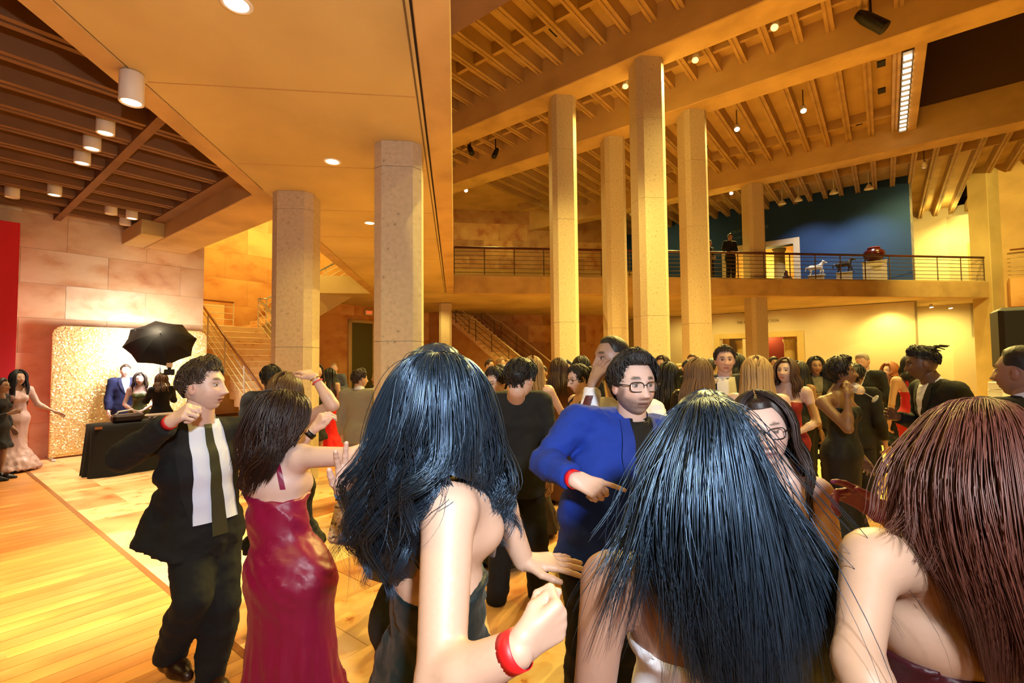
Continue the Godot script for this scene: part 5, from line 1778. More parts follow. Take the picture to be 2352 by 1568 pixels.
# builds one person from a description; see the lists in build_people
func person(d: Dictionary) -> Node3D:
	var base: Vector3 = d.base
	var o := thing("person", d.label, "person", d.get("group", ""), base)
	var J := skeleton(d)
	joints[o] = J
	var H: float = d.H
	var fem: bool = d.get("fem", false)
	var w: float = d.get("w", 1.0)
	var dep: float = d.get("dep", 6.0)
	var lod := 0 if dep < 3.0 else (1 if dep < 6.5 else 2)
	var q := H / 1.75
	var skin: Color = d.skin
	var rnd := RandomNumberGenerator.new()
	rnd.seed = hash(d.label)
	var wear: String = d.get("wear", "suit")
	# ---- head frame
	var hy: float = d.get("hyaw", d.yaw)
	var hb := Basis.from_euler(Vector3(d.get("hpitch", 0.0), hy, d.get("hroll", 0.0)))
	var hs: float = d.get("hs", 1.0) * (0.97 if fem else 1.0) * pow(q, 0.5)
	var hd := {"c": J.head, "B": hb, "s": hs, "fem": fem, "skin": skin, "lod": lod, "beard": d.get("beard", 0.0), "brow": d.get("brow", Color(0.02, 0.014, 0.01)), "lids": d.get("lids", 0.4)}
	if d.has("lip"): hd.lip = d.lip
	hd.mouth = d.get("mouth", 0.0)
	d.hd = hd
	var A := Acc.new()
	add_head(A, hd)
	# ---- body
	var clothed := wear == "suit" or wear == "shirt"
	var cb: float = d.get("cell", clampf(0.0055 * dep, 0.012, 0.03))
	var cbody := 0.032 if clothed else cb
	var bd := bounds(J, ["neck", "pelvis", "sl", "sr", "el", "er", "wl", "wr", "waist", "chest"], 0.26 * q)
	var F := field(bd[0], bd[1], cbody)
	var sg := -0.014 if clothed else 0.0
	trunk(F, J, H, w, sg, fem)
	for s in ["l", "r"]:
		arm(F, J, s, H, -0.008 if clothed else d.get("armg", 0.0), fem)
	if not clothed:
		cap(F, J.neck - Vector3(0, 0.02, 0), J.head + hb * Vector3(0, -0.07, -0.02), 0.060 * q * (0.86 if fem else 1.0), 0.05 * q * (0.92 if fem else 1.0), 0.05)
	if dep < 2.3: bodies[o] = F
	var m := nets_arrays(F)
	put(A, m[0], m[1], m[2], skin)
	if clothed:
		var nF := field(J.neck - Vector3.ONE * 0.15, (J.head as Vector3).max(J.neck) + Vector3.ONE * 0.12, clampf(cb, 0.012, 0.02))
		cap(nF, J.neck - Vector3(0, 0.03, 0), J.head + hb * Vector3(0, -0.075, -0.018), 0.068 * q * (0.82 if fem else 1.0), 0.060 * q * (0.85 if fem else 1.0), 0.03)
		var nm := nets_arrays(nF)
		put(A, nm[0], nm[1], nm[2], skin)
	# legs
	var lb := bounds(J, ["pelvis", "hl", "hr", "kl", "kr", "al", "ar"], 0.2)
	lb[0].y = 0.0
	if not clothed or d.has("barelegs"):
		var lF := field(lb[0], lb[1], maxf(cbody, 0.02))
		for s in ["l", "r"]:
			leg(lF, J, s, H, -0.012)
		var lm := nets_arrays(lF)
		put(A, lm[0], lm[1], lm[2], skin)
	# hands
	var hh := 0.0045 if dep < 3.2 else (0.0065 if dep < 6 else 0.009)
	for s in ["l", "r"]:
		var hp: Dictionary = d.get("hand_" + s, {})
		if hp.get("none", false): continue
		var W: Vector3 = J["w" + s]
		var D: Vector3 = hp.get("D", (W - J["e" + s]).normalized())
		var sd := 1.0 if s == "l" else -1.0
		var N: Vector3 = hp.get("N", J.l * -sd)
		add_hand(A, W, D, N, sd, hp.get("s", (0.92 if fem else 1.03) * pow(q, 0.6)), hp.get("curl", [0.25, 0.3, 0.34, 0.38]), hp.get("thumb", 0.4), hp.get("col", skin), hh, hp.get("spread", 0.12), (W - J["e" + s]).normalized())
	part(o, "body", acc_mesh(A), skin_mat())
	# ---- clothes
	match wear:
		"suit": wear_suit(o, d, J, F, rnd, cb, lb)
		"shirt": wear_shirt(o, d, J, rnd, cb, lb)
		"dress": wear_dress(o, d, J, F, rnd, cb)
	if wear != "dress" or d.get("shoes", true):
		for s in ["l", "r"]:
			shoe(o, J, s, d.get("shoe", Color(0.02, 0.018, 0.018)), dep)
	# ---- hair
	var hr: Dictionary = d.get("hair", {"kind": "short"})
	if hr.kind != "none":
		var G := Acc.new()
		var hc: Color = hr.get("col", Color(0.02, 0.014, 0.01))
		match hr.kind:
			"short":
				hair_shell(G, hd, hr.get("thick", 0.020), hr.get("front", 0.78), hr.get("side", 1.45), hr.get("nape", 2.05), hc, 0.009, hr.get("lift", 0.01))
				if lod < 2:
					tufts(G, hd, hr.get("tufts", 420) if lod == 0 else 220, hr.get("thick", 0.02), hr.get("tuft_len", 0.045), hc, rnd, hr.get("front", 0.78), hr.get("side", 1.4), hr.get("nape", 1.95), hr.get("lift", 0.01))
			"buzz":
				hair_shell(G, hd, hr.get("thick", 0.006), hr.get("front", 0.80), hr.get("side", 1.42), hr.get("nape", 2.0), hc, 0.002)
			"long":
				hair_shell(G, hd, 0.014, hr.get("front", 0.72), 1.75, 2.3, hc, 0.004)
				hair_long(G, hd, hr.get("len", 0.42), hr.get("n", [420, 150, 70][lod]), hr.get("r", [0.0042, 0.007, 0.011][lod]), hr.get("open", 0.95), hc, rnd, hr.get("wave", 0.006), hr.get("back", 0.08), 0.0, hr.get("spread", 1.0))
			"bun":
				hair_shell(G, hd, 0.014, 0.72, 1.6, 2.15, hc, 0.005)
				tufts(G, hd, [420, 240, 0][lod], 0.012, 0.08, hc, rnd, 0.72, 1.6, 2.1, 0.0)
				blob_ball(G, J.head + hb * Vector3(0, 0.03, -0.125) * hs, hb, 0.05, hc, 10)
			"curly":
				hair_shell(G, hd, 0.03, hr.get("front", 0.72), 1.75, 2.3, hc, 0.02)
				hair_long(G, hd, hr.get("len", 0.2), hr.get("n", [360, 140, 80][lod]), hr.get("r", [0.005, 0.008, 0.012][lod]), hr.get("open", 0.9), hc, rnd, 0.02, 0.05, 0.0, 1.8)
			"updo":
				hair_shell(G, hd, 0.03, 0.66, 1.5, 2.1, hc, 0.014, 0.01)
				tufts(G, hd, [420, 260, 0][lod], 0.028, 0.08, hc, rnd, 0.66, 1.5, 2.1, 0.01)
				blob_ball(G, J.head + hb * Vector3(0, 0.075, -0.075) * hs, hb, 0.07, hc, 10)
		if G.v.size():
			part(o, "hair", acc_mesh(G), hair_mat(hr.get("metal", 0.0), hr.get("rough", 0.55)))
		for k in hr.get("locs", 0):
			var a := rnd.randf_range(0.5, 2.6)
			var st: Vector3 = J.head + hb * (Vector3(sin(a * 3.0) * 0.05, 0.10, -0.02 - 0.07 * rnd.randf()) * hs)
			tube(o, "hair_lock", [st, st + hb * Vector3(rnd.randf_range(-0.03, 0.03), 0.022, -0.03), st + hb * Vector3(rnd.randf_range(-0.05, 0.05), -0.03 + 0.04 * rnd.randf(), -0.085)], [0.008, 0.007, 0.004], cloth_mat(Color(0.05, 0.035, 0.03), 0.6), 5)
	if d.has("glasses"):
		glasses(o, hd, d.glasses)
	for wb in d.get("bands", []):
		var W2: Vector3 = J["w" + wb[0]]
		var E2: Vector3 = J["e" + wb[0]]
		var ax := (W2 - E2).normalized()
		var c: Vector3 = W2 - ax * wb[1]
		var rr: float = wb[2]
		var p1 := ax.cross(Vector3.UP).normalized()
		tube_ring(o, wb[4], c, ax, rr, wb[3], wb[5])
	return o

func tube_ring(o: Node, called: String, c: Vector3, ax: Vector3, r: float, h: float, m: Material):
	var B := Basis(Quaternion(Vector3.UP, ax)) if absf(ax.dot(Vector3.UP) + 1.0) > 0.01 else Basis.IDENTITY
	var me := lathe([Vector2(r, -h / 2), Vector2(r + 0.002, -h / 2), Vector2(r + 0.002, h / 2), Vector2(r, h / 2)], 28)
	var p := part(o, called, me, m)
	p.transform = Transform3D(B, c)

func tufts(G: Acc, hd: Dictionary, n: int, thick: float, L: float, col: Color, rnd: RandomNumberGenerator, front: float, side: float, nape: float, lift: float):
	var paths := []
	var B: Basis = hd.B
	for k in n:
		var ph := rnd.randf_range(-PI, PI)
		var fr := (1.0 + cos(ph)) / 2.0
		var line := lerpf(nape, side, smoothstep(0.0, 0.5, fr))
		line = lerpf(line, front, smoothstep(0.62, 0.86, fr))
		var th := line * sqrt(rnd.randf()) * 0.97
		var len := L * rnd.randf_range(0.6, 1.2)
		var path := []
		for i in 5:
			var t := i / 4.0
			var th2 := th + t * len / 0.1 * (0.9 if fr < 0.75 else 0.5)
			var ph2 := ph + t * 0.25 * rnd.randf_range(-1, 1)
			var p := head_pt(minf(th2, line + 0.12), ph2, false, false)
			var nn := Vector3(p.x / 0.0765, p.y / 0.116, p.z / 0.095).normalized()
			var e := clampf(th2 / line, 0.0, 1.0)
			p += nn * (thick * (1.0 - 0.75 * smoothstep(0.75, 1.0, e)) + 0.002 + 0.004 * sin(t * PI)) + Vector3(0, lift * fr * (1.0 - e), lift * 0.6 * fr * (1.0 - e))
			path.append(hd.c + B * (p * hd.s))
		paths.append(path)
	strands(paths, 0.0028 if hd.get("lod", 0) == 0 else 0.0045, 4, G, col, rnd, 0.4)

func shoe(o: Node, J: Dictionary, s: String, col: Color, dep: float):
	var a: Vector3 = J["a" + s]
	var f: Vector3 = J.get("foot_" + s, J.f)
	var g := Vector3(a.x, 0, a.z)
	var F := field(g + Vector3(-0.3, 0.0, -0.3) + Vector3(0, a.y - 0.085, 0), g + Vector3(0.3, 0.2, 0.3) + Vector3(0, a.y - 0.085, 0), 0.012 if dep < 4 else 0.02)
	var y := a.y - 0.045
	cap(F, g - f * 0.04 + Vector3(0, y, 0), g + f * 0.09 + Vector3(0, y - 0.004, 0), 0.043, 0.046, 0.03)
	cap(F, g + f * 0.08 + Vector3(0, y - 0.006, 0), g + f * 0.17 + Vector3(0, y - 0.012, 0), 0.044, 0.03, 0.03)
	cap(F, a - f * 0.01, g - f * 0.01 + Vector3(0, y, 0), 0.038, 0.042, 0.03)
	cut_half(F, Vector3(a.x, a.y - 0.078, a.z), Vector3.DOWN, 0.35)
	part(o, "shoe", nets(F), cloth_mat(col, 0.35))

func trousers(o: Node, d: Dictionary, J: Dictionary, lb: Array, col: Color, cb: float):
	var H: float = d.H
	var F := field(lb[0] - Vector3(0.05, 0, 0.05), lb[1] + Vector3(0.05, 0.1, 0.05), clampf(cb, 0.014, 0.03))
	for s in ["l", "r"]:
		leg(F, J, s, H, 0.016, 0.022)
	cap(F, J.pelvis - Vector3(0, 0.04, 0), J.waist, 0.108 * H / 1.75 * d.get("w", 1.0) + 0.01, 0.10 * H / 1.75 * d.get("w", 1.0) + 0.008, 0.05, J.l * 1.38)
	for s in ["l", "r"]:
		var a: Vector3 = J["a" + s]
		cut_half(F, a + Vector3(0, -0.035, 0), Vector3.DOWN, 0.16)
	var a2 := nets_arrays(F)
	wrinkle(a2, 0.012, 7.0, hash(d.label) % 97)
	part(o, "trousers", arrays_mesh(a2[0], a2[1], a2[2]), cloth_mat(col, 0.9))

func wear_suit(o: Node, d: Dictionary, J: Dictionary, F0: Fld, rnd: RandomNumberGenerator, cb: float, lb: Array):
	var H: float = d.H
	var q := H / 1.75
	var w: float = d.get("w", 1.0)
	var fem: bool = d.get("fem", false)
	var suit: Color = d.get("suit", Color(0.02, 0.02, 0.024))
	trousers(o, d, J, lb, d.get("pants", suit), cb)
	var bd := bounds(J, ["neck", "pelvis", "sl", "sr", "el", "er", "wl", "wr", "waist", "chest"], 0.27 * q + 0.05)
	bd[0].y = minf(bd[0].y, J.pelvis.y - 0.35)
	var F := field(bd[0], bd[1], clampf(cb, 0.011, 0.028))
	trunk(F, J, H, w, d.get("jg", 0.022), fem, d.get("belly", 0.0))
	cap(F, J.pelvis, J.pelvis - Vector3(0, 0.14 * q, 0) + d.get("skirt", Vector3.ZERO), 0.115 * q * w + 0.022, 0.125 * q * w + 0.026, 0.05, J.l * 1.36)
	for e in d.get("flaps", []):
		cap(F, e[0] - d.base, e[1] - d.base, e[2], e[3], 0.05, e[4] if e.size() > 4 else Vector3.ZERO)
	for s in ["l", "r"]:
		arm(F, J, s, H, 0.017, fem, 0.93)
		cap(F, J["e" + s], (J["e" + s] as Vector3).lerp(J["w" + s], 0.93), 0.060 * q, 0.046 * q, 0.02)
		var ax: Vector3 = (J["w" + s] - J["e" + s]).normalized()
		cut_half(F, (J["e" + s] as Vector3).lerp(J["w" + s], 0.93), ax, 0.07)
	var hem: float = d.get("hem", J.pelvis.y - 0.16 * q)
	cut_half(F, Vector3(J.pelvis.x, hem, J.pelvis.z), (Vector3.DOWN + d.get("hem_tilt", Vector3.ZERO)).normalized(), 0.4)
	cap(F, J.neck + Vector3(0, 0.015, 0), J.head, 0.064 * q, 0.07 * q, 0.0, Vector3.ZERO, true)
	var a := nets_arrays(F)
	wrinkle(a, d.get("crease", 0.010), 8.0, hash(d.label) % 91)
	part(o, "jacket", arrays_mesh(a[0], a[1], a[2]), cloth_mat(suit, 0.88, 0.0))
	if d.get("cuffs", false):
		for s in ["l", "r"]:
			var W: Vector3 = J["w" + s]
			var ax2: Vector3 = (W - J["e" + s]).normalized()
			tube(o, "shirt_cuff", [W - ax2 * 0.06, W - ax2 * 0.005], [0.036 * q, 0.037 * q], cloth_mat(d.get("shirt", Color(0.85, 0.86, 0.9)), 0.8), 14)
	# collar
	var sh: Color = d.get("shirt", Color(0.85, 0.86, 0.9))
	var l: Vector3 = J.l
	var f: Vector3 = J.f
	if d.get("front", true):
		var N: Vector3 = J.neck
		var wid: float = d.get("vee", 0.062) * q
		var vlen: float = d.get("vlen", 0.30) * q
		var dir := (f + Vector3(0, 0.12, 0)).normalized()
		dir = d.get("fdir", dir)
		var top := N + f * 0.05 + Vector3(0, 0.012, 0)
		var bot: Vector3 = N + (J.waist - N).normalized() * vlen + f * 0.06
		var S := Acc.new()
		var steps := 12
		var e0 := []; var e1 := []; var lo0 := []; var lo1 := []; var li := []; var ri := []
		for i in steps + 1:
			var t := i / float(steps)
			var c := top.lerp(bot, t)
			var ww := wid * (1.0 - pow(t, 1.6)) + 0.004
			if d.get("open", false):
				ww = wid * (1.0 + 0.35 * t)
			e0.append(c + l * ww); e1.append(c - l * ww)
			lo0.append(c + l * (ww + 0.055 * sin(PI * minf(1.0, t * 0.75 + 0.22)))); lo1.append(c - l * (ww + 0.055 * sin(PI * minf(1.0, t * 0.75 + 0.22))))
		strip_on(S, F, e0, e1, dir, 20, 8, 0.011, Color.WHITE)
		part(o, "shirt_front", arrays_mesh(S.v, S.n, S.i), cloth_mat(sh, 0.75))
		for k in 2:
			var Lp := Acc.new()
			strip_on(Lp, F, e0 if k == 0 else e1, lo0 if k == 0 else lo1, dir, 20, 4, 0.016, Color.WHITE)
			part(o, "lapel", arrays_mesh(Lp.v, Lp.n, Lp.i), cloth_mat(suit * 0.92, d.get("lapel_rough", 0.8)))
		if d.has("tie"):
			var T0 := []; var T1 := []
			for i in steps + 1:
				var t := i / float(steps)
				var c: Vector3 = top.lerp(bot + (bot - top) * d.get("tie_over", 0.0), t) + d.get("tie_off", Vector3.ZERO) * t
				var tw := 0.016 + 0.022 * t
				if t < 0.08: tw = 0.022
				T0.append(c + l * tw); T1.append(c - l * tw)
			var Tm := Acc.new()
			strip_on(Tm, F, T0, T1, dir, 24, 3, 0.019, Color.WHITE)
			part(o, "tie", arrays_mesh(Tm.v, Tm.n, Tm.i), cloth_mat(d.tie, 0.5))
	# standing collar round the neck
	var cn := Acc.new()
	var up: Vector3 = ((J.head as Vector3) - J.neck).normalized()
	loft(cn, [[J.neck + up * 0.0 + f * 0.004, 0.072 * q, 0.070 * q, l], [J.neck + up * 0.022 + f * 0.006, 0.069 * q, 0.066 * q, l], [J.neck + up * 0.043 + f * 0.010, 0.066 * q, 0.063 * q, l]], 28, Color.WHITE)
	part(o, "shirt_collar", arrays_mesh(cn.v, cn.n, cn.i), cloth_mat(sh, 0.75))

func wear_shirt(o: Node, d: Dictionary, J: Dictionary, rnd: RandomNumberGenerator, cb: float, lb: Array):
	var H: float = d.H
	var q := H / 1.75
	var col: Color = d.get("shirt", Color(0.85, 0.85, 0.88))
	trousers(o, d, J, lb, d.get("pants", Color(0.03, 0.03, 0.04)), cb)
	var bd := bounds(J, ["neck", "pelvis", "sl", "sr", "el", "er", "wl", "wr", "waist", "chest"], 0.27 * q)
	var F := field(bd[0], bd[1], clampf(cb, 0.012, 0.026))
	trunk(F, J, H, d.get("w", 1.0), 0.012, d.get("fem", false))
	for s in ["l", "r"]:
		arm(F, J, s, H, 0.013, false, 0.94)
		cut_half(F, (J["e" + s] as Vector3).lerp(J["w" + s], 0.94), (J["w" + s] - J["e" + s]).normalized(), 0.07)
	cut_half(F, J.pelvis + Vector3(0, -0.05, 0), Vector3.DOWN, 0.35)
	cap(F, J.neck + Vector3(0, 0.02, 0), J.head, 0.062 * q, 0.07 * q, 0.0, Vector3.ZERO, true)
	var a := nets_arrays(F)
	wrinkle(a, 0.014, 9.0, 17.0)
	part(o, "shirt", arrays_mesh(a[0], a[1], a[2]), cloth_mat(col, 0.8))
	var cn := Acc.new()
	var up: Vector3 = ((J.head as Vector3) - J.neck).normalized()
	loft(cn, [[J.neck, 0.075 * q, 0.072 * q, J.l], [J.neck + up * 0.03 + J.f * 0.006, 0.069 * q, 0.066 * q, J.l], [J.neck + up * 0.045 + J.f * 0.01, 0.067 * q, 0.063 * q, J.l]], 28, Color.WHITE)
	part(o, "shirt_collar", arrays_mesh(cn.v, cn.n, cn.i), cloth_mat(col, 0.75))
	if d.has("tie"):
		var T0 := []; var T1 := []
		for i in 11:
			var t := i / 10.0
			var c: Vector3 = (J.neck + J.f * 0.05 + Vector3(0, 0.015, 0)).lerp(J.waist + J.f * 0.1, t)
			var tw := 0.018 + 0.022 * t
			T0.append(c + J.l * tw); T1.append(c - J.l * tw)
		var Tm := Acc.new()
		strip_on(Tm, F, T0, T1, J.f, 24, 3, 0.008, Color.WHITE)
		part(o, "tie", arrays_mesh(Tm.v, Tm.n, Tm.i), cloth_mat(d.tie, 0.5))

func wear_dress(o: Node, d: Dictionary, J: Dictionary, F0: Fld, rnd: RandomNumberGenerator, cb: float):
	var H: float = d.H
	var q := H / 1.75
	var w: float = d.get("w", 1.0)
	var col: Color = d.get("dress", Color(0.02, 0.02, 0.02))
	var hem: float = d.get("hem", 0.05)
	var flare: float = d.get("flare", 0.20)
	var bd := bounds(J, ["neck", "pelvis", "sl", "sr", "waist", "chest"], 0.27 * q)
	if d.get("sleeves", 0.0) > 0:
		bd = bounds(J, ["neck", "pelvis", "sl", "sr", "waist", "chest", "el", "er", "wl", "wr"], 0.27 * q)
	var fl: Vector3 = Vector3(J.pelvis.x, hem, J.pelvis.z) + d.get("hem_off", Vector3.ZERO)
	bd[0] = bd[0].min(fl - Vector3(flare * 1.5 + 0.05, 0.02, flare * 1.5 + 0.05))
	bd[1] = bd[1].max(fl + Vector3(flare * 1.5 + 0.05, 0, flare * 1.5 + 0.05))
	var F := field(bd[0], bd[1], clampf(cb, 0.013, 0.03))
	trunk(F, J, H, w, d.get("dg", 0.007), true)
	var knee: Vector3 = (J.pelvis as Vector3).lerp(fl, d.get("knee_at", 0.5)) + d.get("knee_off", Vector3.ZERO)
	cap(F, J.pelvis - Vector3(0, 0.02, 0), knee, 0.125 * q * w + 0.004, d.get("knee_r", 0.115) * q, 0.06, J.l * 1.36)
	cap(F, knee, fl + Vector3(0, 0.02, 0), d.get("knee_r", 0.115) * q, flare, 0.06, J.l * 1.25)
	if d.get("sleeves", 0.0) > 0:
		for s in ["l", "r"]:
			arm(F, J, s, H, 0.008, true, d.sleeves)
			cut_half(F, (J["e" + s] as Vector3).lerp(J["w" + s], d.sleeves), (J["w" + s] - J["e" + s]).normalized(), 0.07)
	cut_half(F, fl, Vector3.DOWN, flare * 1.6 + 0.2)
	# neckline: a tilted plane
	if d.get("sleeves", 0.0) <= 0:
		var nl: float = d.get("neckline", 0.055)
		var np: Vector3 = J.chest + Vector3(0, nl * q, 0)
		var nt: Vector3 = (Vector3.UP + d.get("neck_tilt", J.f * -0.15)).normalized()
		cut_half(F, np, nt, 0.45)
		# a scoop in the back
		if d.get("scoop", 0.0) > 0:
			cap(F, J.chest - J.f * 0.16 + Vector3(0, 0.12, 0), J.chest - J.f * 0.16 - Vector3(0, d.scoop * 0.5, 0), 0.13, 0.10, 0.0, J.l * 1.2, true)
	else:
		cap(F, J.neck + Vector3(0, 0.03, 0) + J.f * 0.04, J.head, 0.085 * q, 0.08 * q, 0.0, Vector3.ZERO, true)
	var a := nets_arrays(F)
	var vs: PackedVector3Array = a[0]
	var ns: PackedVector3Array = a[1]
	var fa: float = d.get("folds", 0.014)
	for i in vs.size():
		var p := vs[i]
		var y := p.y
		var lowf := smoothstep(J.pelvis.y + 0.05, hem, y)
		var upf := smoothstep(J.pelvis.y - 0.25, J.pelvis.y + 0.05, y)
		var dx := noise.get_noise_3d(p.x * 13.0, y * 1.2, p.z * 13.0) * fa * (0.25 + lowf * 2.0)
		dx += noise.get_noise_3d(p.x * 5.0 + 7.0, y * 16.0 + p.x * 10.0, p.z * 5.0) * fa * 0.6 * upf * d.get("ruche", 0.5)
		vs[i] = p + ns[i] * dx
	a[1] = smooth_normals(vs, a[2])
	var dm := cloth_mat(col, d.get("drough", 0.75), d.get("sheen", 0.0))
	part(o, "dress", arrays_mesh(vs, a[1], a[2]), dm)
	var sm: Color = d.get("strap_col", col)
	for st in d.get("straps", []):
		var s: Vector3 = J.sl if st == "l" else J.sr
		var sp: Vector3 = s.lerp(J.neck, 0.42) + Vector3(0, 0.055 * q, 0)
		var fr: Vector3 = J.chest + J.f * 0.125 * q + J.l * (0.075 if st == "l" else -0.075) * q + Vector3(0, d.get("neckline", 0.055) * q - 0.01, 0)
		var bk: Vector3 = J.chest - J.f * 0.105 * q + J.l * (0.06 if st == "l" else -0.06) * q + Vector3(0, d.get("neckline", 0.055) * q - 0.02, 0)
		tube(o, "strap", [bk, bk.lerp(sp, 0.5) - J.f * 0.03, sp, fr.lerp(sp, 0.5) + J.f * 0.02, fr], d.get("strap_r", 0.008), cloth_mat(sm, d.get("drough", 0.75)), 6)

func glasses(o: Node, hd: Dictionary, col: Color):
	var B: Basis = hd.B
	var c: Vector3 = hd.c
	var s: float = hd.s
	var at := func(x, y, z): return c + B * (Vector3(x, y, z) * s)
	var m := cloth_mat(col, 0.3)
	var lens := mat(Color(0.9, 0.93, 0.95, 0.05), 0.03)
	lens.transparency = BaseMaterial3D.TRANSPARENCY_ALPHA
	var g := part(o, "glasses", ArrayMesh.new(), m)
	var st := begin()
	st.set_smooth_group(0)
	for sx in [-1.0, 1.0]:
		var ring := []
		for k in 25:
			var a := TAU * k / 24
			var qx := signf(cos(a)) * pow(absf(cos(a)), 0.55) * 0.0255
			var qy := signf(sin(a)) * pow(absf(sin(a)), 0.6) * 0.0185
			ring.append(at.call(sx * 0.0315 + qx, 0.004 + qy, 0.094 - 0.25 * absf(sx * 0.0315 + qx) * absf(sx * 0.0315 + qx) * 14.0))
		add_tube(st, ring, 0.0019 * s, 6)
		add_tube(st, [at.call(sx * 0.056, 0.010, 0.083), at.call(sx * 0.074, 0.012, 0.070), at.call(sx * 0.080, 0.010, 0.0), at.call(sx * 0.078, -0.002, -0.018)], 0.0020 * s, 6)
		var ls := begin()
		face(ls, ring.slice(0, 24), B.z)
		part(g, "lens", mesh_of(ls), lens)
	add_tube(st, [at.call(-0.007, 0.010, 0.094), at.call(0.0, 0.013, 0.096), at.call(0.007, 0.010, 0.094)], 0.0018 * s, 6)
	g.mesh = mesh_of(st)

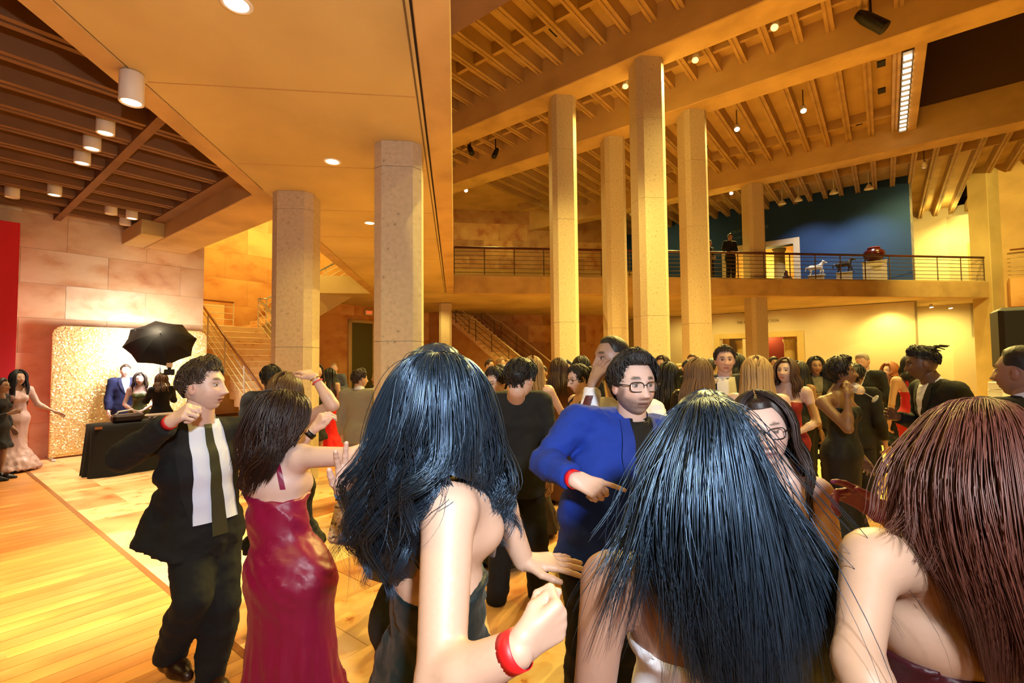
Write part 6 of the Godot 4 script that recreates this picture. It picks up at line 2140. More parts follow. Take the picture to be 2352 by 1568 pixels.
func build_people():
	person({"label": "man in a black suit and dark tie dancing with a raised fist, brown shoes", "base": Vector3(-1.322, 0.000, -2.650), "H": 1.76, "yaw": 0.9076, "dep": 2.4, "skin": Color(0.66, 0.45, 0.37), "hair": {"kind": "short", "col": Color(0.04, 0.02, 0.01), "thick": 0.024, "front": 0.8, "side": 1.3, "nape": 1.85, "lift": 0.018, "tufts": 520}, "J": {"head": Vector3(-1.225, 1.512, -2.522), "neck": Vector3(-1.282, 1.335, -2.587), "chest": Vector3(-1.296, 1.096, -2.619), "waist": Vector3(-1.278, 0.880, -2.647), "pelvis": Vector3(-1.289, 0.751, -2.674), "sr": Vector3(-1.392, 1.295, -2.481), "er": Vector3(-1.523, 1.197, -2.420), "wr": Vector3(-1.243, 1.372, -2.278), "sl": Vector3(-1.200, 1.263, -2.742), "el": Vector3(-1.078, 1.260, -2.828), "wl": Vector3(-0.977, 1.303, -2.955), "hr": Vector3(-1.330, 0.732, -2.639), "kr": Vector3(-1.250, 0.502, -2.498), "ar": Vector3(-1.450, 0.147, -2.699), "hl": Vector3(-1.248, 0.694, -2.732), "kl": Vector3(-1.173, 0.410, -2.634), "al": Vector3(-1.245, 0.057, -2.658)}, "hyaw": 1.466, "hs": 1.02, "hpitch": -0.02, "beard": 0.22, "brow": Color(0.05, 0.027, 0.015), "suit": Color(0.025, 0.025, 0.03), "pants": Color(0.018, 0.018, 0.022), "shirt": Color(0.86, 0.89, 0.96), "tie": Color(0.22, 0.22, 0.14), "tie_over": 0.14, "shoe": Color(0.16, 0.07, 0.04), "open": true, "vee": 0.08, "vlen": 0.5, "hem": 0.66, "skirt": Vector3(-0.100, -0.060, 0.050), "flaps": [[Vector3(-1.417, 0.932, -2.641), Vector3(-1.501, 0.724, -2.600), 0.1, 0.085]], "hem_tilt": Vector3(-0.300, 0.000, 0.000), "crease": 0.012, "lids": 0.35, "hand_r": {"D": Vector3(0.098, 0.059, 0.035), "N": Vector3(0.550, -0.500, -0.650), "curl": [0.95, 0.95, 0.95, 0.95], "thumb": 0.9}, "bands": [["r", 0.01, 0.0295, 0.026, "wristband", cloth_mat(Color(0.75, 0.1, 0.14), 0.5)]]})
	person({"label": "woman in a wine red satin gown seen from behind, dark wavy hair", "base": Vector3(-0.667, 0.000, -2.167), "H": 1.64, "yaw": 2.653, "dep": 2, "skin": Color(0.66, 0.45, 0.37), "hair": {"kind": "none"}, "J": {"head": Vector3(-0.742, 1.379, -2.217), "neck": Vector3(-0.757, 1.246, -2.185), "chest": Vector3(-0.757, 1.125, -2.150), "waist": Vector3(-0.736, 0.928, -2.135), "pelvis": Vector3(-0.676, 0.753, -2.106), "sr": Vector3(-0.626, 1.235, -2.079), "er": Vector3(-0.384, 1.262, -1.917), "wr": Vector3(-0.204, 1.340, -2.013), "sl": Vector3(-0.876, 1.211, -2.241), "el": Vector3(-0.820, 1.177, -2.518), "wl": Vector3(-0.709, 1.290, -2.540), "hr": Vector3(-0.637, 0.731, -2.102), "kr": Vector3(-0.614, 0.437, -2.092), "ar": Vector3(-0.613, 0.042, -2.159), "hl": Vector3(-0.737, 0.718, -2.145), "kl": Vector3(-0.720, 0.408, -2.156), "al": Vector3(-0.721, 0.003, -2.224)}, "fem": true, "hyaw": 1.885, "hpitch": 0.32, "wear": "dress", "dress": Color(0.5, 0.015, 0.21), "drough": 0.44, "folds": 0.016, "ruche": 1.3, "w": 1.16, "neckline": -0.045, "hem": 0.03, "flare": 0.26, "knee_r": 0.145, "knee_at": 0.45, "hem_off": Vector3(0.020, 0.000, 0.000), "sheen": 0.2, "shoes": false, "cell": 0.011, "neck_tilt": Vector3(0.100, 0.000, 0.100), "hand_l": {"D": Vector3(0.063, 0.090, 0.032), "N": Vector3(0.600, -0.200, -0.500), "curl": [0.55, 0.6, 0.65, 0.7], "thumb": 0.5}, "hand_r": {"curl": [0.1, 0.1, 0.15, 0.2]}, "bands": [["l", 0.03, 0.03, 0.026, "watch_strap", cloth_mat(Color(0.02, 0.02, 0.025), 0.5)]]})
	person({"label": "woman with light brown hair holding one hand on top of her head", "base": Vector3(-1.048, 0.000, -3.169), "H": 1.63, "yaw": 3.002, "dep": 2.95, "skin": Color(0.62, 0.4, 0.31), "hair": {"kind": "long", "col": Color(0.09, 0.045, 0.02), "len": 0.34, "n": 520, "r": 0.0042, "open": 0.7, "wave": 0.008, "back": 0.05, "rough": 0.4}, "J": {"head": Vector3(-1.042, 1.434, -3.108), "neck": Vector3(-1.061, 1.240, -3.169), "chest": Vector3(-1.061, 1.062, -3.177), "sr": Vector3(-0.922, 1.272, -3.101), "er": Vector3(-0.707, 1.379, -2.899), "wr": Vector3(-0.819, 1.542, -2.925), "sl": Vector3(-1.205, 1.252, -3.206)}, "fem": true, "wear": "dress", "dress": Color(0.03, 0.03, 0.035), "hem": 0.5, "flare": 0.2, "straps": ["l", "r"], "hyaw": 3.002, "hpitch": -0.05, "hand_r": {"D": Vector3(-0.100, 0.051, -0.070), "N": Vector3(-0.200, -0.800, -0.450), "curl": [0.2, 0.25, 0.3, 0.3], "thumb": 0.3}, "bands": [["r", 0.035, 0.03, 0.008, "bracelet", cloth_mat(Color(0.8, 0.25, 0.3), 0.4)], ["r", 0.012, 0.029, 0.006, "bracelet", mat(Color(0.9, 0.75, 0.4), 0.25, 0.9)]]})
	person({"label": "woman with long black curled hair and a dark teal velvet dress, bare arm", "base": Vector3(-0.070, 0.000, -1.259), "H": 1.66, "yaw": 1.955, "dep": 1.1, "skin": Color(0.58, 0.37, 0.27), "hair": {"kind": "none"}, "J": {"head": Vector3(-0.041, 1.545, -1.158), "neck": Vector3(-0.042, 1.392, -1.174), "chest": Vector3(-0.035, 1.248, -1.170), "waist": Vector3(-0.044, 1.035, -1.200), "pelvis": Vector3(-0.045, 0.820, -1.230), "sr": Vector3(-0.014, 1.315, -1.008), "er": Vector3(-0.027, 1.058, -0.864), "wr": Vector3(0.098, 1.152, -0.790), "sl": Vector3(0.012, 1.261, -1.345), "el": Vector3(0.110, 1.258, -1.414), "wl": Vector3(0.199, 1.036, -1.413), "hr": Vector3(-0.037, 0.850, -1.147), "kr": Vector3(-0.028, 0.548, -1.159), "ar": Vector3(-0.053, 0.066, -1.243), "hl": Vector3(-0.064, 0.752, -1.296), "kl": Vector3(-0.044, 0.392, -1.329), "al": Vector3(-0.069, -0.068, -1.352)}, "fem": true, "hyaw": 2.007, "wear": "dress", "dress": Color(0.02, 0.1, 0.115), "drough": 0.55, "sheen": 0.35, "neckline": -0.145, "neck_tilt": Vector3(-0.120, 0.000, 0.100), "hem": 0.3, "flare": 0.2, "knee_r": 0.16, "w": 1.24, "folds": 0.012, "ruche": 2, "shoes": false, "cell": 0.011, "armg": 0.008, "hand_r": {"D": Vector3(0.056, 0.022, -0.018), "N": Vector3(-0.150, 0.250, -1.000), "curl": [0.92, 0.95, 0.98, 1], "thumb": 0.85, "s": 0.95}, "hand_l": {"D": Vector3(0.098, -0.003, 0.012), "N": Vector3(0.000, -1.000, -0.250), "curl": [0.04, 0.05, 0.07, 0.1], "thumb": 0.05, "spread": 0.3, "s": 0.95}, "bands": [["r", 0.004, 0.0305, 0.028, "wristband", cloth_mat(Color(0.92, 0.10, 0.12), 0.45)]]})
	person({"label": "woman with long straight black hair in a white strapless dress, back to the camera", "base": Vector3(0.462, 0.000, -0.958), "H": 1.6, "yaw": 3.107, "dep": 0.9, "skin": Color(0.32, 0.18, 0.125), "hair": {"kind": "none"}, "J": {"head": Vector3(0.513, 1.440, -0.924), "neck": Vector3(0.473, 1.286, -0.885), "chest": Vector3(0.452, 1.125, -0.874), "waist": Vector3(0.466, 0.921, -0.912), "pelvis": Vector3(0.475, 0.716, -0.940), "sl": Vector3(0.276, 1.214, -0.872), "el": Vector3(0.235, 0.945, -0.858), "wl": Vector3(0.277, 0.779, -0.810), "sr": Vector3(0.650, 1.182, -0.898), "er": Vector3(0.692, 0.870, -0.907), "wr": Vector3(0.597, 0.696, -0.875), "hr": Vector3(0.527, 0.689, -0.935), "kr": Vector3(0.526, 0.386, -0.948), "ar": Vector3(0.524, -0.048, -0.967), "hl": Vector3(0.424, 0.690, -0.947), "kl": Vector3(0.422, 0.387, -0.960), "al": Vector3(0.421, -0.047, -0.979)}, "fem": true, "hyaw": 3.072, "wear": "dress", "dress": Color(0.9, 0.91, 0.95), "drough": 0.6, "neckline": -0.03, "neck_tilt": Vector3(0.050, 0.000, 0.000), "hem": 0.2, "flare": 0.2, "knee_r": 0.15, "folds": 0.006, "ruche": 0.4, "shoes": false, "cell": 0.012, "w": 1.1})
	person({"label": "woman with long auburn hair and a burgundy strapless gown at the right edge", "base": Vector3(0.924, 0.000, -0.892), "H": 1.62, "yaw": 3.246, "dep": 0.9, "skin": Color(0.44, 0.275, 0.19), "hair": {"kind": "none"}, "J": {"head": Vector3(0.994, 1.424, -0.796), "neck": Vector3(0.960, 1.280, -0.796), "chest": Vector3(0.888, 1.142, -0.796), "waist": Vector3(0.900, 0.948, -0.828), "pelvis": Vector3(0.919, 0.748, -0.854), "sl": Vector3(0.691, 1.283, -0.738), "el": Vector3(0.585, 1.175, -0.654), "wl": Vector3(0.569, 1.124, -0.578), "sr": Vector3(1.209, 1.195, -0.850), "er": Vector3(1.365, 1.098, -1.128), "wr": Vector3(1.138, 1.211, -1.191), "hr": Vector3(0.978, 0.714, -0.849), "kr": Vector3(0.977, 0.420, -0.862), "ar": Vector3(0.975, 0.000, -0.880), "hl": Vector3(0.878, 0.715, -0.861), "kl": Vector3(0.876, 0.421, -0.874), "al": Vector3(0.875, 0.001, -0.892)}, "fem": true, "hyaw": 3.246, "wear": "dress", "dress": Color(0.22, 0.03, 0.08), "drough": 0.5, "neckline": -0.07, "neck_tilt": Vector3(0.180, 0.000, 0.000), "hem": 0.2, "flare": 0.2, "knee_r": 0.15, "folds": 0.006, "ruche": 0.4, "shoes": false, "cell": 0.012, "w": 1.08, "armg": -0.004, "hand_r": {"D": Vector3(-0.141, 0.084, -0.013), "N": Vector3(-0.250, -0.750, 0.450), "curl": [0.12, 0.45, 0.55, 0.6], "thumb": 0.35, "col": Color(0.22, 0.042, 0.12), "s": 0.98}})
	person({"label": "stocky man with glasses in a royal blue suit jacket over a black shirt", "base": Vector3(0.655, 0.000, -2.058), "H": 1.7, "yaw": 0.2793, "dep": 2.05, "skin": Color(0.66, 0.45, 0.37), "hair": {"kind": "short", "col": Color(0.012, 0.009, 0.008), "thick": 0.026, "front": 0.66, "side": 1.42, "nape": 2, "lift": 0.012, "tufts": 700, "tuft_len": 0.06}, "J": {"head": Vector3(0.758, 1.514, -1.960), "neck": Vector3(0.769, 1.366, -2.025), "chest": Vector3(0.704, 1.183, -2.021), "waist": Vector3(0.648, 0.979, -2.027), "pelvis": Vector3(0.634, 0.754, -2.038), "sr": Vector3(0.513, 1.363, -2.006), "er": Vector3(0.364, 1.206, -1.950), "wr": Vector3(0.436, 1.186, -1.741), "sl": Vector3(0.977, 1.281, -2.135), "el": Vector3(1.081, 1.040, -2.163), "wl": Vector3(1.026, 0.822, -2.129), "hr": Vector3(0.559, 0.735, -2.048), "kr": Vector3(0.547, 0.421, -2.023), "ar": Vector3(0.542, 0.043, -2.100), "hl": Vector3(0.725, 0.725, -2.048), "kl": Vector3(0.735, 0.395, -2.041), "al": Vector3(0.757, 0.026, -2.095)}, "hyaw": 0.1047, "hpitch": 0.05, "hs": 1.08, "beard": 0.85, "brow": Color(0.02, 0.014, 0.011), "suit": Color(0.03, 0.19, 0.58), "pants": Color(0.02, 0.03, 0.06), "shirt": Color(0.022, 0.022, 0.026), "w": 1.24, "belly": 0.035, "hem": 0.765, "vee": 0.058, "vlen": 0.42, "crease": 0.012, "jg": 0.026, "mouth": 0.8, "glasses": Color(0.05, 0.045, 0.05), "lids": 0.34, "lip": Color(0.42, 0.22, 0.19), "hand_r": {"D": Vector3(0.111, -0.038, 0.072), "N": Vector3(0.150, -0.650, -0.750), "curl": [0.06, 0.75, 0.8, 0.85], "thumb": 0.8}, "bands": [["r", 0.002, 0.0325, 0.028, "wristband", cloth_mat(Color(0.92, 0.10, 0.12), 0.45)]]})
	person({"label": "laughing woman with glasses and dark hair in a bright blue dress", "base": Vector3(1.091, 0.000, -1.553), "H": 1.58, "yaw": -0.2443, "dep": 1.6, "skin": Color(0.66, 0.45, 0.37), "hair": {"kind": "long", "col": Color(0.022, 0.012, 0.01), "len": 0.26, "n": 620, "r": 0.0036, "open": 1, "wave": 0.007, "back": 0.02, "spread": 1.5, "rough": 0.5}, "J": {"head": Vector3(1.001, 1.383, -1.462), "neck": Vector3(1.102, 1.236, -1.517), "chest": Vector3(1.109, 1.066, -1.523), "waist": Vector3(1.108, 0.859, -1.533), "pelvis": Vector3(1.107, 0.681, -1.540), "sl": Vector3(1.140, 1.189, -1.413), "el": Vector3(1.138, 0.979, -1.362), "wl": Vector3(0.984, 0.887, -1.274), "sr": Vector3(1.056, 1.117, -1.608), "er": Vector3(0.993, 0.885, -1.626), "wr": Vector3(0.978, 0.753, -1.533)}, "fem": true, "hyaw": -0.4538, "hroll": 0.16, "hpitch": 0, "wear": "dress", "dress": Color(0.05, 0.14, 0.78), "drough": 0.4, "straps": ["l", "r"], "neckline": 0.05, "hem": 0.3, "flare": 0.2, "shoes": false, "cell": 0.012, "mouth": 0.5, "glasses": Color(0.1, 0.09, 0.1), "lids": 0.45, "lip": Color(0.55, 0.26, 0.25), "w": 1.1, "strap_r": 0.012, "armg": 0.01})
	person({"label": "man in a dark suit with his back turned in front of the blue suit jacket", "base": Vector3(0.411, 0.000, -3.248), "H": 1.66, "yaw": 3.072, "dep": 3.15, "skin": Color(0.62, 0.4, 0.31), "hair": {"kind": "short", "col": Color(0.012, 0.01, 0.01), "thick": 0.03, "front": 0.8, "side": 1.45, "nape": 2.05, "lift": 0, "tufts": 520, "tuft_len": 0.05}, "J": {"head": Vector3(0.429, 1.503, -3.099), "al": Vector3(0.273, 0.008, -3.283), "ar": Vector3(0.568, 0.019, -3.328), "kl": Vector3(0.317, 0.426, -3.240), "kr": Vector3(0.541, 0.439, -3.212)}, "hyaw": 2.409, "hpitch": 0.35, "suit": Color(0.055, 0.06, 0.065), "pants": Color(0.03, 0.03, 0.035), "front": false, "w": 1, "crease": 0.01, "hs": 1.06})
	person({"label": "tall bearded man in a white shirt covering his mouth with a hand", "base": Vector3(0.946, 0.000, -2.698), "H": 1.86, "yaw": -0.8029, "dep": 2.7, "skin": Color(0.34, 0.2, 0.145), "hair": {"kind": "buzz", "col": Color(0.012, 0.01, 0.009), "thick": 0.009, "front": 0.74, "side": 1.25, "nape": 1.95}, "J": {"head": Vector3(0.871, 1.627, -2.576), "neck": Vector3(0.947, 1.431, -2.636), "chest": Vector3(0.956, 1.232, -2.644), "sr": Vector3(0.801, 1.345, -2.537), "er": Vector3(0.671, 1.263, -2.394), "wr": Vector3(0.721, 1.496, -2.439), "sl": Vector3(1.182, 1.315, -2.754)}, "hyaw": -1.361, "beard": 0.95, "hs": 1.06, "wear": "shirt", "shirt": Color(0.9, 0.91, 0.95), "tie": Color(0.3, 0.05, 0.09), "pants": Color(0.03, 0.03, 0.04), "hand_r": {"D": Vector3(0.081, 0.132, -0.025), "N": Vector3(0.750, 0.100, -0.450), "curl": [0.2, 0.22, 0.25, 0.3], "thumb": 0.3, "s": 1.08}})
	person({"label": "guest hidden behind the curled hair raising a hand with a blue wristband", "base": Vector3(-0.118, 0.000, -1.641), "H": 1.53, "yaw": -2.618, "dep": 1.5, "skin": Color(0.62, 0.4, 0.31), "hair": {"kind": "short", "col": Color(0.012, 0.01, 0.01)}, "J": {"sl": Vector3(-0.194, 1.209, -1.574), "el": Vector3(-0.250, 0.996, -1.570), "wl": Vector3(-0.333, 1.229, -1.519)}, "fem": true, "wear": "dress", "dress": Color(0.04, 0.04, 0.05), "hem": 0.4, "flare": 0.18, "shoes": false, "cell": 0.014, "hand_l": {"D": Vector3(0.020, 0.112, 0.038), "N": Vector3(0.600, 0.000, 0.750), "curl": [0.08, 0.05, 0.14, 0.12], "thumb": 0.15, "spread": 0.35, "s": 0.93}, "hand_r": {"none": true}, "bands": [["l", 0, 0.029, 0.016, "wristband", cloth_mat(Color(0.25, 0.55, 0.85), 0.4)]]})
	person({"label": "woman in a champagne sequin gown standing by the red wall", "base": Vector3(-6.774, 0.000, -8.332), "H": 1.553, "yaw": 1.119, "dep": 7.45, "skin": Color(0.5, 0.31, 0.21), "hair": {"kind": "long", "col": Color(0.012, 0.01, 0.01), "len": 0.4, "n": 110, "open": 0.75}, "arms": {"el": Vector3(0.100, -0.250, 0.020), "wl": Vector3(0.200, -0.140, 0.100)}, "fem": true, "wear": "dress", "dress": Color(0.72, 0.6, 0.56), "drough": 0.4, "sleeves": 0.35, "flare": 0.26, "knee_r": 0.1, "folds": 0.02, "hem": 0.03, "group": "guests in the middle of the hall"})
	person({"label": "guest in a black outfit cut by the left edge of the picture", "base": Vector3(-6.525, 0.000, -7.752), "H": 1.446, "yaw": 1.747, "dep": 6.9, "skin": Color(0.3, 0.165, 0.1), "hair": {"kind": "short", "col": Color(0.012, 0.01, 0.01)}, "arms": {"er": Vector3(-0.050, -0.280, -0.020), "wr": Vector3(0.100, 0.060, 0.210)}, "fem": true, "wear": "dress", "dress": Color(0.03, 0.03, 0.035), "sleeves": 0.9, "hem": 0.45, "flare": 0.16, "group": "guests in the middle of the hall"})
	person({"label": "man in a navy suit posing before the gold backdrop", "base": Vector3(-6.105, 0.000, -9.710), "H": 1.637, "yaw": 0.7359, "dep": 8.9, "skin": Color(0.66, 0.45, 0.37), "hair": {"kind": "short", "col": Color(0.035, 0.018, 0.01)}, "arms": {"el": Vector3(0.050, -0.280, -0.020), "wl": Vector3(-0.100, 0.060, 0.210)}, "suit": Color(0.05, 0.08, 0.26), "group": "couple posing for a photo"})
	person({"label": "woman in an olive green dress posing before the gold backdrop", "base": Vector3(-5.635, 0.000, -9.357), "H": 1.476, "yaw": 0.4548, "dep": 8.6, "skin": Color(0.66, 0.45, 0.37), "hair": {"kind": "long", "col": Color(0.035, 0.018, 0.01), "len": 0.22, "open": 0.9}, "arms": {"el": Vector3(0.070, -0.270, 0.000), "wl": Vector3(-0.170, -0.120, 0.170), "er": Vector3(-0.070, -0.270, 0.000), "wr": Vector3(0.170, -0.120, 0.170)}, "fem": true, "wear": "dress", "dress": Color(0.3, 0.31, 0.12), "neckline": 0.05, "group": "couple posing for a photo", "flare": 0.22, "drough": 0.45})
	person({"label": "photographer in black holding a camera up towards the posing couple", "base": Vector3(-5.153, 0.000, -9.149), "H": 1.46, "yaw": 3.794, "dep": 8.45, "skin": Color(0.66, 0.45, 0.37), "hair": {"kind": "long", "col": Color(0.14, 0.075, 0.035), "len": 0.18}, "arms": {"el": Vector3(0.060, -0.200, 0.160), "wl": Vector3(-0.100, 0.170, 0.130), "er": Vector3(-0.060, -0.200, 0.160), "wr": Vector3(0.100, 0.170, 0.130)}, "fem": true, "wear": "suit", "front": false, "suit": Color(0.025, 0.025, 0.03), "group": "guests in the middle of the hall"})
	person({"label": "woman in a bright red gown with black hair by the olive door", "base": Vector3(-2.241, 0.000, -8.945), "H": 1.523, "yaw": 3.125, "dep": 8.6, "skin": Color(0.5, 0.31, 0.21), "hair": {"kind": "long", "col": Color(0.012, 0.01, 0.01), "len": 0.42, "open": 0.6}, "arms": {"el": Vector3(0.050, -0.280, -0.030), "wl": Vector3(-0.080, 0.040, 0.220), "er": Vector3(-0.050, -0.280, -0.030), "wr": Vector3(0.080, 0.040, 0.220)}, "fem": true, "wear": "dress", "dress": Color(0.86, 0.04, 0.06), "flare": 0.24, "straps": ["l", "r"], "group": "guests in the middle of the hall", "scoop": 0.1})
	person({"label": "woman in a black dress left of the bright red gown", "base": Vector3(-2.222, 0.000, -8.032), "H": 1.604, "yaw": 0.9681, "dep": 7.7, "skin": Color(0.5, 0.31, 0.21), "hair": {"kind": "long", "col": Color(0.035, 0.018, 0.01), "len": 0.34}, "arms": {"el": Vector3(0.050, -0.280, -0.020), "wl": Vector3(-0.100, 0.060, 0.210)}, "fem": true, "wear": "dress", "dress": Color(0.03, 0.03, 0.035), "hem": 0.4, "flare": 0.18, "group": "guests in the middle of the hall"})
	person({"label": "bald man far behind the bright red gown", "base": Vector3(-2.630, 0.000, -10.903), "H": 1.637, "yaw": -0.1123, "dep": 10.5, "skin": Color(0.66, 0.45, 0.37), "hair": {"kind": "buzz", "col": Color(0.3, 0.2, 0.14), "thick": 0.003}, "arms": {"el": Vector3(0.050, -0.280, -0.030), "wl": Vector3(-0.080, 0.040, 0.220), "er": Vector3(-0.050, -0.280, -0.030), "wr": Vector3(0.080, 0.040, 0.220)}, "suit": Color(0.3, 0.33, 0.4), "shirt": Color(0.8, 0.8, 0.85), "group": "guests in the far crowd"})
	person({"label": "man in a pale grey suit with his back turned beside the near column", "base": Vector3(-1.128, 0.000, -5.886), "H": 1.548, "yaw": 2.947, "dep": 5.7, "skin": Color(0.5, 0.31, 0.21), "hair": {"kind": "short", "col": Color(0.035, 0.018, 0.01), "side": 1.3}, "arms": {"er": Vector3(-0.050, -0.280, -0.020), "wr": Vector3(0.100, 0.060, 0.210)}, "suit": Color(0.52, 0.5, 0.44), "pants": Color(0.45, 0.43, 0.4), "hyaw": 2.284, "front": false, "group": "guests in the middle of the hall"})
	person({"label": "dark haired guest half hidden by the near column beside the grey suit", "base": Vector3(-1.106, 0.000, -7.195), "H": 1.519, "yaw": -0.8947, "dep": 7, "skin": Color(0.3, 0.165, 0.1), "hair": {"kind": "short", "col": Color(0.012, 0.01, 0.01)}, "suit": Color(0.05, 0.05, 0.06), "group": "guests in the middle of the hall"})
	person({"label": "guest in dark blue behind the woman with a hand on her head", "base": Vector3(-1.762, 0.000, -4.851), "H": 1.593, "yaw": 3.315, "dep": 4.6, "skin": Color(0.3, 0.165, 0.1), "hair": {"kind": "short", "col": Color(0.012, 0.01, 0.01), "thick": 0.03}, "suit": Color(0.04, 0.05, 0.1), "front": false, "group": "guests in the middle of the hall"})
	person({"label": "young woman with a pale face looking down left of the dark suited back", "base": Vector3(0.350, 0.000, -3.891), "H": 1.571, "yaw": -0.7005, "dep": 3.9, "skin": Color(0.66, 0.45, 0.37), "hair": {"kind": "updo", "col": Color(0.02, 0.012, 0.01)}, "arms": {"el": Vector3(0.070, -0.270, 0.000), "wl": Vector3(-0.170, -0.120, 0.170), "er": Vector3(-0.070, -0.270, 0.000), "wr": Vector3(0.170, -0.120, 0.170)}, "fem": true, "wear": "dress", "dress": Color(0.05, 0.05, 0.06), "straps": ["l", "r"], "hpitch": 0.25, "hyaw": -0.9274, "group": "guests in the middle of the hall"})
	person({"label": "blonde woman with a bare back right of the dark suited back", "base": Vector3(0.735, 0.000, -4.496), "H": 1.661, "yaw": 2.84, "dep": 4.55, "skin": Color(0.62, 0.4, 0.31), "hair": {"kind": "long", "col": Color(0.25, 0.14, 0.055), "len": 0.42, "n": 200, "r": 0.006}, "arms": {"er": Vector3(-0.100, -0.220, 0.160), "wr": Vector3(-0.020, -0.040, 0.250)}, "fem": true, "wear": "dress", "dress": Color(0.16, 0.07, 0.05), "straps": ["l", "r"], "scoop": 0.12, "neckline": -0.02, "group": "guests in the middle of the hall"})
	person({"label": "woman with long dark brown hair in a rust brown dress", "base": Vector3(1.214, 0.000, -5.497), "H": 1.65, "yaw": 2.75, "dep": 5.6, "skin": Color(0.62, 0.4, 0.31), "hair": {"kind": "long", "col": Color(0.045, 0.018, 0.01), "len": 0.3, "n": 190}, "arms": {"el": Vector3(0.050, -0.280, -0.030), "wl": Vector3(-0.080, 0.040, 0.220), "er": Vector3(-0.050, -0.280, -0.030), "wr": Vector3(0.080, 0.040, 0.220)}, "fem": true, "wear": "dress", "dress": Color(0.34, 0.18, 0.1), "sleeves": 0.9, "group": "guests in the middle of the hall"})
	person({"label": "woman with glasses and tied dark hair looking down beside the white shirt", "base": Vector3(0.983, 0.000, -3.662), "H": 1.6, "yaw": -1.344, "dep": 3.75, "skin": Color(0.66, 0.45, 0.37), "hair": {"kind": "bun", "col": Color(0.015, 0.01, 0.009)}, "arms": {"el": Vector3(0.050, -0.280, -0.030), "wl": Vector3(-0.080, 0.040, 0.220), "er": Vector3(-0.050, -0.280, -0.030), "wr": Vector3(0.080, 0.040, 0.220)}, "fem": true, "wear": "dress", "dress": Color(0.1, 0.04, 0.05), "straps": ["l", "r"], "hpitch": 0.22, "glasses": Color(0.04, 0.04, 0.045), "group": "guests in the middle of the hall"})
	person({"label": "short haired man far behind under the stairs", "base": Vector3(0.672, 0.000, -9.494), "H": 1.675, "yaw": 0.9766, "dep": 9.5, "skin": Color(0.5, 0.31, 0.21), "hair": {"kind": "short", "col": Color(0.035, 0.018, 0.01)}, "suit": Color(0.3, 0.28, 0.35), "group": "guests in the far crowd"})
	person({"label": "man drinking from a cup under the stairs", "base": Vector3(0.877, 0.000, -9.266), "H": 1.706, "yaw": 1.127, "dep": 9.3, "skin": Color(0.5, 0.31, 0.21), "hair": {"kind": "short", "col": Color(0.25, 0.14, 0.055)}, "arms": {"er": Vector3(-0.100, -0.240, 0.100), "wr": Vector3(0.050, 0.190, 0.130)}, "suit": Color(0.35, 0.28, 0.2), "group": "guests in the far crowd"})
	person({"label": "guest in white beside the man drinking under the stairs", "base": Vector3(1.147, 0.000, -10.142), "H": 1.676, "yaw": -1.16, "dep": 10.2, "skin": Color(0.62, 0.4, 0.31), "hair": {"kind": "short", "col": Color(0.25, 0.14, 0.055)}, "arms": {"er": Vector3(-0.050, -0.280, -0.020), "wr": Vector3(0.100, 0.060, 0.210)}, "suit": Color(0.7, 0.66, 0.6), "group": "guests in the far crowd"})
	person({"label": "bearded man in a white shirt far behind the blonde woman", "base": Vector3(1.355, 0.000, -7.299), "H": 1.558, "yaw": -0.5327, "dep": 7.4, "skin": Color(0.5, 0.31, 0.21), "hair": {"kind": "short", "col": Color(0.035, 0.018, 0.01)}, "beard": 0.9, "wear": "shirt", "shirt": Color(0.85, 0.83, 0.8), "group": "guests in the far crowd"})
	person({"label": "dark haired woman right behind the blonde woman", "base": Vector3(0.802, 0.000, -5.547), "H": 1.644, "yaw": 2.649, "dep": 5.6, "skin": Color(0.5, 0.31, 0.21), "hair": {"kind": "long", "col": Color(0.012, 0.01, 0.01), "len": 0.3}, "fem": true, "wear": "dress", "dress": Color(0.04, 0.04, 0.05), "group": "guests in the far crowd"})
	person({"label": "man with dark hair in the crowd left of the tall man", "base": Vector3(1.574, 0.000, -6.463), "H": 1.632, "yaw": -0.7625, "dep": 6.6, "skin": Color(0.5, 0.31, 0.21), "hair": {"kind": "short", "col": Color(0.012, 0.01, 0.01)}, "suit": Color(0.05, 0.05, 0.06), "group": "guests in the far crowd"})
	person({"label": "curly haired man just left of the tall man", "base": Vector3(1.478, 0.000, -5.465), "H": 1.668, "yaw": 2.79, "dep": 5.6, "skin": Color(0.3, 0.165, 0.1), "hair": {"kind": "curly", "col": Color(0.012, 0.01, 0.01), "len": 0.03, "n": 60}, "suit": Color(0.04, 0.04, 0.05), "front": false, "group": "guests in the far crowd"})
	person({"label": "man in a navy blazer and open white shirt holding a drink", "base": Vector3(2.415, 0.000, -4.038), "H": 1.744, "yaw": -0.3994, "dep": 4.3, "skin": Color(0.6, 0.38, 0.31), "hair": {"kind": "short", "col": Color(0.035, 0.018, 0.01), "thick": 0.018, "front": 0.72}, "arms": {"er": Vector3(-0.050, -0.280, -0.020), "wr": Vector3(0.100, 0.060, 0.210)}, "suit": Color(0.1, 0.12, 0.2), "shirt": Color(0.86, 0.85, 0.86), "vee": 0.075, "vlen": 0.5, "open": true, "group": "guests in the middle of the hall"})
	person({"label": "blonde woman with very long straight hair, back turned", "base": Vector3(2.166, 0.000, -3.216), "H": 1.633, "yaw": 2.514, "dep": 3.45, "skin": Color(0.66, 0.45, 0.37), "hair": {"kind": "long", "col": Color(0.42, 0.26, 0.1), "len": 0.44, "n": 330, "r": 0.0055, "open": 0.6, "wave": 0.003}, "fem": true, "wear": "dress", "dress": Color(0.04, 0.04, 0.05), "neckline": -0.04, "group": "guests in the middle of the hall"})
